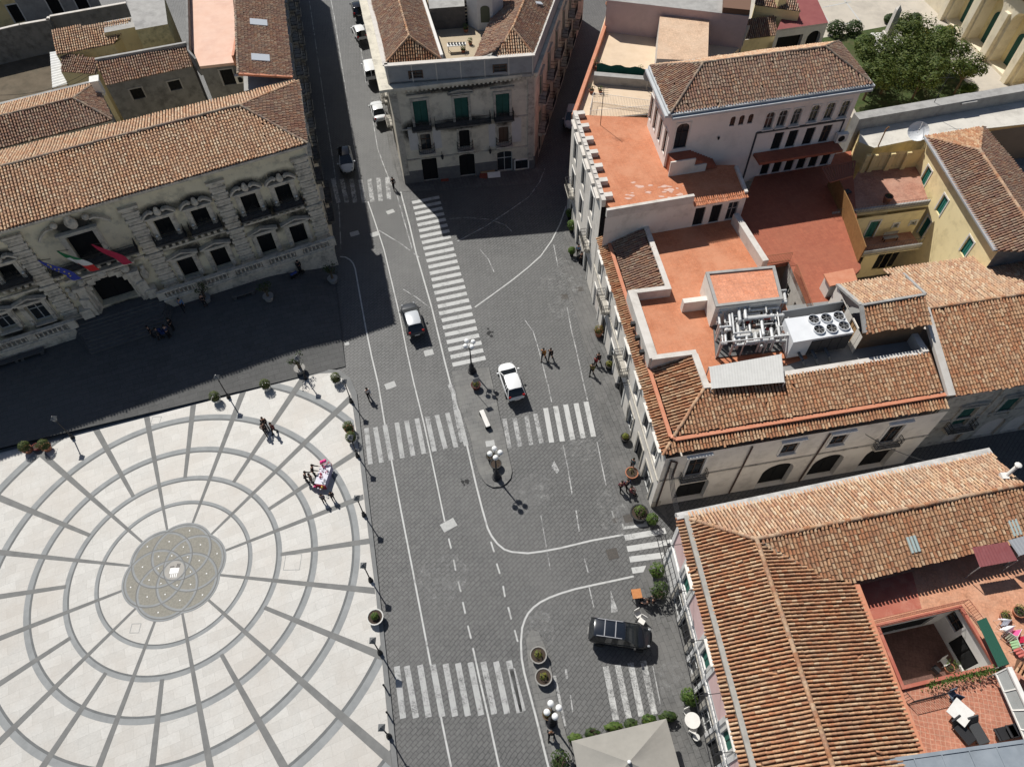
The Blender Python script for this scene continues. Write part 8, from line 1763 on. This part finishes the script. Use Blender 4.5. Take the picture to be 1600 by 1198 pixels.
for px, s, l_ in (((1017, 818), .5, 'leafy green plant on the lane corner next to the large dark bowl'), ((1024, 898), .65, 'dense green shrub at the upper corner of the pink and white house'), ((1027, 930), .75, 'tall dark green shrub behind the seated people'), ((1072, 1092), .6, 'dark glossy shrub against the wall above the white chairs'), ((875, 1192), .75, 'broad green bush at the foot of the lower island'), ((893, 430 - 30), .4, 'small plant in a pot by the shop doors at the top of the pavement'), ((1078, 1098), .45, 'lighter green shrub beside the dark one above the white chairs'), ((893, 362), .55, 'dark bush in the shade of the annexe front'), ((890, 342), .5, 'dark bush at the upper end of the annexe front')):
    shrub('wall_shrub', l_, P(px[0], px[1], .03), s, s*2.2, LEAF_MID if s != .75 else LEAF_DARK, pot=(s*.6, .45, M_blackp), n=260, leaf=.2, group='potted shrubs along the house fronts')
def ptree(label, px, s, cols=LEAF_DARK, n=240, z=0.0):
    r = tree('potted_tree', label, P(px[0], px[1], z), s, 1.0, 1.9, n, cols, 'small trees in pots', leaf=.17, lobes=7, seed=int(px[0])); MB().lathe([(.4, 0), (.5, .5), (.56, .55), (.5, .56)], (0, 0, 0), 14).build('pot', M_bowl, r); return r
for px, l_ in (((470, 580), 'sparse potted tree in the sun on the top edge of the square'), ((521, 440), 'small potted tree by the street corner in the town hall shade'), ((421, 468), 'small potted tree in the shade below the right terrace'), ((323, 470), 'shaded potted tree at the right end of the steps')): ptree(l_, px, .85, z=zsq(px))
# hedge trough round the big parasol
for i, (px, py, l_) in enumerate(((898, 1156, 'first hedge clump at the left corner of the big parasol'), (925, 1147, 'second hedge clump behind the big parasol'), (958, 1139, 'third hedge clump behind the big parasol, the densest'), (985, 1133, 'fourth hedge clump behind the big parasol'), (1012, 1128, 'fifth hedge clump near the right corner of the big parasol'), (1042, 1122, 'last hedge clump at the right corner of the big parasol'))):
    shrub('hedge_clump', l_, P(px, py, 0), .45, 1.2, LEAF_DARK if i % 2 else LEAF_MID, n=90, leaf=.30, group='hedge clumps round the parasol', pot=(.4, .35, M_blackp)).scale = (rnd.uniform(1.0, 1.5), rnd.uniform(.7, .9), rnd.uniform(.5, .9))
pr = thing('parasol', 'large square grey parasol at the bottom edge', 'parasol', tuple(P(985, 1225, 0)))
pz_, ap = 2.8, P(983, 1190, 3.7); k4 = [P(893, 1157, pz_), P(1041, 1122, pz_)]; k4 += [k4[1]+(ap-k4[0])*2-(k4[1]-k4[0])*1.0, ]; 
cx_ = Vector((ap.x, ap.y, pz_)); k4 = [k4[0], k4[1], cx_*2-k4[0], cx_*2-k4[1]]
q = MB()
for i in range(4):
    a, b = k4[i], k4[(i+1) % 4]; n = 8
    for s_ in range(n):
        for t in range(6):
            f = lambda u, v: ap.lerp(a.lerp(b, u), v)+Vector((0, 0, -.10*math.sin(math.pi*v)*math.sin(math.pi*u)))
            q.poly([f(s_/n, t/6), f(s_/n, (t+1)/6), f((s_+1)/n, (t+1)/6), f((s_+1)/n, t/6)])
    q.poly([a, a-Vector((0, 0, .25)), b-Vector((0, 0, .25)), b])
q.build('canopy', mat('greige_canvas', (.30, .285, .255), noise=(.27, .257, .23), nscale=1.5, rough=.95, bump=.15, bscale=3), pr); q = MB(); q.cyl((ap.x, ap.y, 0), ap, .06, n=10); q.box((ap.x, ap.y, .06), (.9, .9, .12)); q.build('pole', M_concrete, pr); MB().ball(ap+Vector((0, 0, .08)), .13, 12, 8).build('finial', M_globe, pr)
q = MB()
for p in k4: q.bar(ap-Vector((0, 0, .12)), p-Vector((0, 0, .08)), .04, .04)
q.build('rib', M_concrete, pr)
# ================================================================== SMALL STREET THINGS
r = thing('island_bench', 'white topped bench with dark sides on the long traffic island', 'bench', tuple(P(758, 658, .15)), math.atan2(*(hd((764, 672), (752, 644)).yx)), local=True)
MB().box((0, 0, .5), (1.9, .42, .1)).build('seat', M_white, r, bevel=.03)
for x in (-.8, .8): MB().box((x, 0, .225), (.12, .5, .45)).build('leg', M_iron, r)
r = thing('road_sign', 'small square sign on a thin pole on the long traffic island', 'sign', tuple(P(746, 617, .15)), .4, local=True); MB().cyl((0, 0, 0), (0, 0, 2.8), .03, n=8).build('pole', M_iron, r); MB().box((0, -.04, 2.5), (.6, .03, .6)).build('panel', mat('sign_grey', (.3, .3, .3)), r)
for i, (px, py, l_) in enumerate(((602, 1074, 'upper short black bollard on the square edge'), (607, 1116, 'lower short black bollard on the square edge'))):
    r = thing('bollard', l_, 'bollard', tuple(P(px, py, .05)), 0, 'short bollards on the square edge', local=True); MB().lathe([(.09, 0), (.06, .1), (.05, .8), (.08, .84), (.05, .9), (.07, .98), (.02, 1.04)], (0, 0, 0), 10).build('post', M_iron, r)
st_ = thing('flower_stall', 'flower stall with a white table, pink flowers and red cloth on the square', 'stall', tuple(P(508, 748, .16)), R(-100), local=True)
MB().box((0, 0, .8), (1.9, .95, .06)).build('table_top', mat('pale_lilac_cloth', (.55, .54, .64), noise=(.68, .68, .7), nscale=4), st_); MB().box((0, .475, .45), (1.9, .03, .7)).build('front_cloth', mat('lilac_cloth', (.30, .29, .42)), st_)
MB().box((1.0, 0, .5), (.1, 1.0, .6)).build('red_cloth', mat('wine_cloth', (.25, .02, .04)), st_)
for x in (-.85, .85):
    for y in (-.4, .4): MB().box((x, y, .39), (.05, .05, .77)).build('leg', M_iron, st_)
fc = [(.75, .08, .25), (.7, .65, .62), (.6, .04, .06), (.12, .2, .05), (.65, .25, .35), (.6, .4, .08), (.6, .62, .68)]
for k in range(26):
    x = rnd.choice((rnd.uniform(-1.15, -.55), rnd.uniform(-1.15, -.55), rnd.uniform(-.5, .8), rnd.uniform(1.0, 1.3))); y = rnd.uniform(-.5, .5); zt_ = .84 if abs(x) < .95 else rnd.uniform(.35, .8); b = MB(); s_ = rnd.uniform(.08, .17)
    for j in range(12): d = Vector((rnd.gauss(0, 1), rnd.gauss(0, 1), rnd.gauss(.4, .7))).normalized(); p = Vector((x, y, zt_+.1))+d*s_*.8; xx = d.cross(Vector((.3, .2, 1))).normalized(); yy = d.cross(xx); b.poly([p-xx*.06, p+yy*.06, p+xx*.06, p-yy*.06])
    c_ = rnd.choice(fc); b.build('bouquet', mat('flower_%d' % fc.index(c_), c_, rough=.8), st_)
for x in (-1.1, -.95): MB().ball((x, -.25-(x+1)*1.5, 1.25), .17, 12, 8).build('balloon', mat('pink_balloon', (.75, .06, .25), rough=.3), st_, smooth=True)
r = thing('orange_table', 'small orange topped table at the pavement edge near the seated people', 'table', tuple(P(993, 932, .03)), .1, local=True); MB().box((0, 0, .74), (.75, .75, .05)).build('table_top', mat('orange_wood', (.42, .17, .06), noise=(.5, .22, .09), nscale=6), r)
for x in (-.3, .3):
    for y in (-.3, .3): MB().box((x, y, .36), (.05, .05, .72)).build('leg', M_iron, r)
chair(996, 962, .5, 'white folding chair left of the other on the pavement edge', M_white, .03); chair(1002, 972, -.6, 'white folding chair nearest the black estate car', M_white, .03)
r = thing('cafe_table', 'round white cafe table against the pink and white house', 'table', tuple(P(1079, 1128, .03)), 0, local=True); MB().cyl((0, 0, .7), (0, 0, .75), .55, n=28).build('table_top', M_white, r); q = MB(); q.cyl((0, 0, 0), (0, 0, .7), .05, n=8); q.cyl((0, 0, 0), (0, 0, .05), .28, n=14); q.build('base', M_iron, r)
chair(1073, 1115, .4, 'white chair above the round cafe table', M_white, .03); chair(1081, 1142, 2.6, 'white chair below the round cafe table', M_white, .03)
r = thing('cafe_stool', 'round white rimmed stool below the cafe chairs', 'stool', tuple(P(1086, 1153, .03)), 0, local=True); MB().cyl((0, 0, .42), (0, 0, .47), .25, n=18).build('seat', M_wbowl, r); MB().cyl((0, 0, 0), (0, 0, .42), .06, n=8).build('leg', M_iron, r)
def bench(px, py, a, l_):
    r = thing('stone_bench', l_, 'bench', tuple(P(px, py, zsq((px, py)))), a, 'dark benches in front of the town hall', local=True); MB().box((0, 0, .44), (2.4, .6, .12)).build('seat', mat('dark_bench', (.07, .07, .07), noise=(.1, .1, .1), nscale=4), r, bevel=.02)
    for x in (-.9, .9): MB().box((x, 0, .19), (.3, .5, .38)).build('leg', MATS['dark_bench'], r)
aT = math.atan2(dA.y, dA.x); bench(52, 556, aT, 'dark bench left of the town hall steps, the nearer to them'); bench(12, 569, aT, 'dark bench at the far left edge in the shade'); bench(382, 462, aT, 'dark bench below the right town hall terrace'); bench(236, 500, aT, 'dark low bench beside the lowest step')
mc = thing('motor_scooter', 'dark scooter with a blue seat parked in the shade under the terrace', 'scooter', tuple(P(466, 432, zsq((466, 432)))), aT+.3, local=True)
q = MB()
for x in (-.6, .6): q.cyl((x, -.05, .25), (x, .05, .25), .25, n=16)
q.build('wheel', M_tyre, mc); q = MB(); q.box((-.35, 0, .5), (.8, .3, .35)); q.box((.1, 0, .3), (.5, .32, .1)); q.box((.45, 0, .65), (.1, .36, .7), tilt=Matrix.Rotation(-.25, 3, 'Y')); q.build('body', P_black, mc, bevel=.05); MB().box((-.35, 0, .73), (.75, .28, .1)).build('seat', mat('blue_seat', (.04, .07, .25)), mc, bevel=.03); q = MB(); q.bar((.42, -.35, 1.05), (.42, .35, 1.05), .04, .04); q.build('handlebar', M_iron, mc)
r = thing('folding_sign', 'small black menu board by the shop doors on the upper pavement', 'sign', tuple(P(906, 408, .03)), .3, local=True); q = MB(); q.box((0, .15, .5), (.5, .04, 1.0), tilt=Matrix.Rotation(.25, 3, 'X')); q.box((0, -.15, .5), (.5, .04, 1.0), tilt=Matrix.Rotation(-.25, 3, 'X')); q.build('board', M_iron, r)
r = thing('stroller', 'dark blue pushchair among the group near the town hall steps', 'pushchair', tuple(P(258, 524, zsq((258, 524)))), .4, local=True)
q = MB(); q.box((0, 0, .55), (.7, .42, .3)); q.box((-.25, 0, .85), (.35, .44, .35)); q.build('hood_seat', mat('navy_fabric', (.03, .05, .16), rough=.9), r, bevel=.06); q = MB()
for x in (-.3, .35):
    for y in (-.25, .25): q.cyl((x, y-.02, .14), (x, y+.02, .14), .14, n=12)
q.build('wheel', M_tyre, r); q = MB(); q.bar((-.4, -.2, .7), (-.8, -.2, 1.05), .03, .03); q.bar((-.4, .2, .7), (-.8, .2, 1.05), .03, .03); q.bar((-.8, -.2, 1.05), (-.8, .2, 1.05), .04, .04); q.build('handle', M_iron, r)

# ================================================================== PEOPLE
M_skin = mat('skin', (.45, .26, .18), rough=.6)
def skinned(name, verts, edges, radii, m, parent, root=0, sub=1):
    me = bpy.data.meshes.new(name); me.from_pydata(verts, edges, []); me.materials.append(m); o = bpy.data.objects.new(name, me); COL.objects.link(o); o.parent = parent
    bm = bmesh.new(); bm.from_mesh(me); ly = bm.verts.layers.skin.verify()
    for i, v in enumerate(bm.verts): rr_ = radii[i]; v[ly].radius = rr_ if isinstance(rr_, tuple) else (rr_, rr_); v[ly].use_root = (i == root)
    bm.to_mesh(me); bm.free()
    a = o.modifiers.new('skin', 'SKIN'); a.use_smooth_shade = True; b = o.modifiers.new('sub', 'SUBSURF'); b.levels = sub; b.render_levels = sub
    return o
def person(label, px, head, pose='stand', top=(.02, .02, .025), bot=(.02, .025, .04), hair=(.02, .015, .01), h=1.72, shoe=(.02, .02, .02), cat='person', z=.03, skirt=False):
    k = h/1.72; r = thing('person', label, cat, tuple(P(px[0], px[1], z)), math.atan2(head.y, head.x) if isinstance(head, Vector) else head, local=True)
    sL, aL, kn, lean, drop = {'stand': (.02, .05, 0, 0, 0), 'walk': (.28, .24, .08, .04, 0), 'stroll': (.18, .15, .05, .02, 0), 'lean': (.05, .42, .02, .16, 0), 'sit': (0, .25, 0, .02, .42)}[pose]
    S_ = []; E_ = []; RR = []
    def av(p, rr_, par=None):
        S_.append((p[0]*k, p[1]*k, p[2]*k)); RR.append(rr_ if isinstance(rr_, tuple) else rr_)
        if par is not None: E_.append((par, len(S_)-1))
        return len(S_)-1
    zp = .93-drop
    pv = av((0, 0, zp), (.105, .13)); sp_ = av((lean*.35, 0, zp+.22), (.09, .12), pv); cs = av((lean*.8, 0, zp+.43), (.10, .155), sp_); nk = av((lean, 0, zp+.56), .052, cs); h0 = av((lean+.015, 0, zp+.64), .072, nk); h1 = av((lean+.02, 0, zp+.735), .092, h0); h2 = av((lean+.012, 0, zp+.80), .062, h1)
    av((lean+.118, 0, zp+.70), .014, h1)
    for s_ in (-1, 1): av((lean+.01, s_*.098, zp+.71), .014, h1)
    tops = [pv, sp_, cs, nk]; arms, legs = [], []
    for s_ in (-1, 1):
        f = s_*aL if pose not in ('lean', 'sit') else abs(aL)
        sh = av((lean*.8, s_*.19, zp+.48), .058, cs); el = av((lean*.7+f*.35-.02, s_*.235, zp+.21), .042, sh); wr = av((lean*.7+f*1.1+.03, s_*.22, zp+.0+abs(f)*.32), .03, el); hn = av((lean*.7+f*1.25+.045, s_*.215, zp-.075+abs(f)*.36), .032, wr); arms.append((sh, el, wr))
        hp_ = Vector(S_[hn])/k; dr_ = (hp_-Vector(S_[wr])/k).normalized()
        for j in range(4):
            o_ = (j-1.5)*.019; b1 = av(tuple(hp_+dr_*.05+Vector((o_, 0, 0))), .0095, hn); av(tuple(hp_+dr_*(.085+.012*(j in (1, 2)))+Vector((o_*1.1, -s_*.012, 0))), .008, b1)
        t1_ = av(tuple(hp_+Vector((.035, -s_*.012, -.005))), .010, hn); av(tuple(hp_+Vector((.05, -s_*.016, -.04))), .009, t1_)
        g = -s_*sL
        hi = av((0, s_*.095, zp-.06), .085, pv)
        if pose == 'sit': kn_ = av((.42, s_*.11, zp-.03), .062, hi); an = av((.40, s_*.11, .09), .042, kn_); to = av((.53, s_*.12, .035), .034, an)
        else: kn_ = av((g*.55+kn, s_*.10, .50), .062, hi); an = av((g*1.05-(.06 if g < 0 else 0), s_*.10, .09+(.05 if g < -.15 else 0)), .042, kn_); to = av((g*1.05+.13-(.05 if g < 0 else 0), s_*.11, .035), .034, an)
        legs.append((hi, kn_, an, to))
    rad = [tuple(x*k for x in q_) if isinstance(q_, tuple) else (q_*k, q_*k) for q_ in RR]
    skinned('body', S_, E_, rad, M_skin, r)
    def sub(name, idx, edges, grow, m):
        mp = {i: j for j, i in enumerate(idx)}; skinned(name, [S_[i] for i in idx], [(mp[a], mp[b]) for a, b in edges], [tuple(x*grow[0]+grow[1] for x in rad[i]) for i in idx], m, r)
    mt_ = mat('cloth_%03d_%03d_%03d' % tuple(int(x*999) for x in top), top, rough=.95); mb_ = mat('cloth_%03d_%03d_%03d' % tuple(int(x*999) for x in bot), bot, rough=.95)
    ix = [pv, sp_, cs]+[a for arm in arms for a in arm]; sub('jacket', ix, [(pv, sp_), (sp_, cs)]+[e for sh, el, wr in arms for e in ((cs, sh), (sh, el), (el, wr))], (1.06, .016), mt_)
    ix = [pv]+[a for lg in legs for a in lg[:3]]; sub('skirt' if skirt else 'trousers', ix, [e for hi, kn_, an, to in legs for e in ((pv, hi), (hi, kn_), (kn_, an))], (1.05, .014), mb_)
    q = MB()
    for lg in legs:
        p = Vector(S_[lg[2]]); t_ = Vector(S_[lg[3]]); q.ball((p+t_)/2-Vector((0, 0, .015)), .1*k, 10, 6, sc=(1.5, .62, .6))
    q.build('shoes', mat('shoe_leather', shoe), r, smooth=True)
    hc = Vector(S_[h1]); q = MB(); q.ball(hc+Vector((-.022, 0, .022))*k, .108*k, 14, 9, sc=(1.0, 1.0, 1.02)); q.ball(hc+Vector((-.06, 0, -.05))*k, .08*k, 10, 6, sc=(.7, 1.1, 1.2)); q.build('hair', mat('hair_%03d' % int(hair[0]*999), hair, rough=.7), r, smooth=True)
    q = MB()
    for s_ in (-1, 1): q.ball(hc+Vector((.088, s_*.034, .012))*k, .011*k, 8, 5)
    q.build('eyes', M_iron, r)
    return r
DK = (.014, .014, .017); NV = (.02, .03, .07); JN = (.05, .07, .13)
person('man in a pale shirt and dark trousers walking on the road beside the square', (577, 622), -1.1, 'walk', top=(.62, .60, .57), bot=DK)
person('person in dark clothes crossing by the palace corner', (616, 296), 2.0, 'walk', top=DK, bot=DK)
person('woman in black at the back of the trio on the white square', (417, 668), -1.2, 'stand', top=DK, bot=DK, hair=(.05, .025, .015), z=.17); person('left figure in dark brown of the trio on the white square', (416, 677), -.8, 'stroll', top=(.05, .035, .03), bot=DK, z=.17); person('figure in a maroon coat at the right of the trio on the square', (430, 676), -2.0, 'stroll', top=(.14, .03, .03), bot=DK, z=.17)
person('woman in black standing left of the flower stall', (480, 752), 0.2, 'lean', top=DK, bot=DK, z=.17); person('person in black leaning over the flower stall table', (491, 741), 0, 'lean', top=DK, bot=DK, z=.17); person('person in olive grey between the two women at the stall', (489, 755), .3, 'stand', top=(.10, .09, .07), bot=(.12, .12, .12), z=.17)
person('child in a grey top below the flower stall with a long shadow', (507, 784), 1.8, 'stand', top=(.12, .12, .14), bot=DK, h=1.45, z=.17); person('child in black at the lower end of the stall', (521, 780), 2.0, 'stand', top=DK, bot=DK, h=1.4, z=.17)
person('man in an orange jacket walking across the right carriageway', (849, 561), -1.9, 'walk', top=(.45, .18, .03), bot=DK); person('person in black walking next to the orange jacket', (860, 561), -1.9, 'walk', top=DK, bot=(.03, .03, .03))
person('person in black carrying a red bag on the right pavement', (934, 568), -2.0, 'walk', top=DK, bot=DK); person('person in a yellow and black jacket on the right pavement', (924, 585), -2.0, 'stroll', top=(.14, .13, .02), bot=DK); person('small person in red beside the one in black on the pavement', (930, 571), -2.0, 'stroll', top=(.40, .015, .03), bot=DK, h=1.3)
person('person in light blue at the shop doors of the annexe', (903, 400), -1.5, 'stand', top=(.12, .24, .38), bot=DK); person('person in black at the shop doors below the one in light blue', (908, 412), -1.4, 'stand', top=DK, bot=DK)
person('man in navy walking by the terracotta planter', (978, 763), -1.2, 'walk', top=NV, bot=DK); person('figure in a wine red jacket left of the man in navy', (969, 766), -1.2, 'stroll', top=(.16, .03, .05), bot=DK); person('figure in pink and brown sitting by the arched door', (984, 770), -.4, 'sit', top=(.25, .08, .09), bot=(.10, .05, .05)); person('person in teal standing behind the terracotta planter', (987, 731), -2.5, 'stand', top=(.03, .10, .12), bot=DK)
person('person in dark brown seated beside the orange table', (1010, 945), 2.6, 'sit', top=(.05, .03, .025), bot=DK); person('person in black seated next to the tall shrub', (1019, 943), 2.2, 'sit', top=DK, bot=DK)
person('person in black beside the lower globe lamp with bare arms', (860, 1149), -1.7, 'walk', top=DK, bot=DK, hair=(.12, .06, .03), z=.15)
for px, a, ps, t, l_ in (((240, 527), .5, 'stand', DK, 'person in black at the left of the group by the town hall steps'), ((252, 530), 1.0, 'stroll', (.03, .03, .035), 'person in grey black in the middle of the group by the steps'), ((266, 527), 2.0, 'lean', (.03, .04, .09), 'person in navy bending over the pushchair by the steps'), ((272, 515), 3.0, 'stand', DK, 'person in black at the right of the group by the steps'), ((288, 484), -1, 'walk', (.12, .22, .38), 'person with a light blue top in the shade near the right terrace'), ((322, 478), -1.4, 'stand', DK, 'person in black by the shaded potted tree at the terrace'), ((470, 425), 2, 'stand', DK, 'person in black standing behind the scooter')):
    person(l_, px, a, ps, top=t, bot=DK, z=zsq(px))
# side-street balcony frames and pigeons' eye details on the corner house front
for i, (px, py, l_) in enumerate(((960, 598, 'black wall lantern on the corner house front beside the low balcony'), (968, 660, 'black wall lantern on the corner house front between two ground floor arches'))):
    u, z = wW.uz(px, py); u = min(max(u, .5), wW.L-.5); r = thing('wall_lantern', l_, 'lantern', tuple(wW.at(u, 3.7)), group='lanterns on the corner house front'); q = MB(); q.bar(wW.at(u, 4.1, 0), wW.at(u, 4.1, 1.0), .05, .05); q.bar(wW.at(u, 3.7, 0), wW.at(u, 4.1, .8), .03, .03); q.build('bracket', M_iron, r); MB().lathe([(.1, -.4), (.2, .0), (.22, .05), (.04, .25)], wW.at(u, 3.95, .95), 6).build('lamp_shade', M_iron, r)
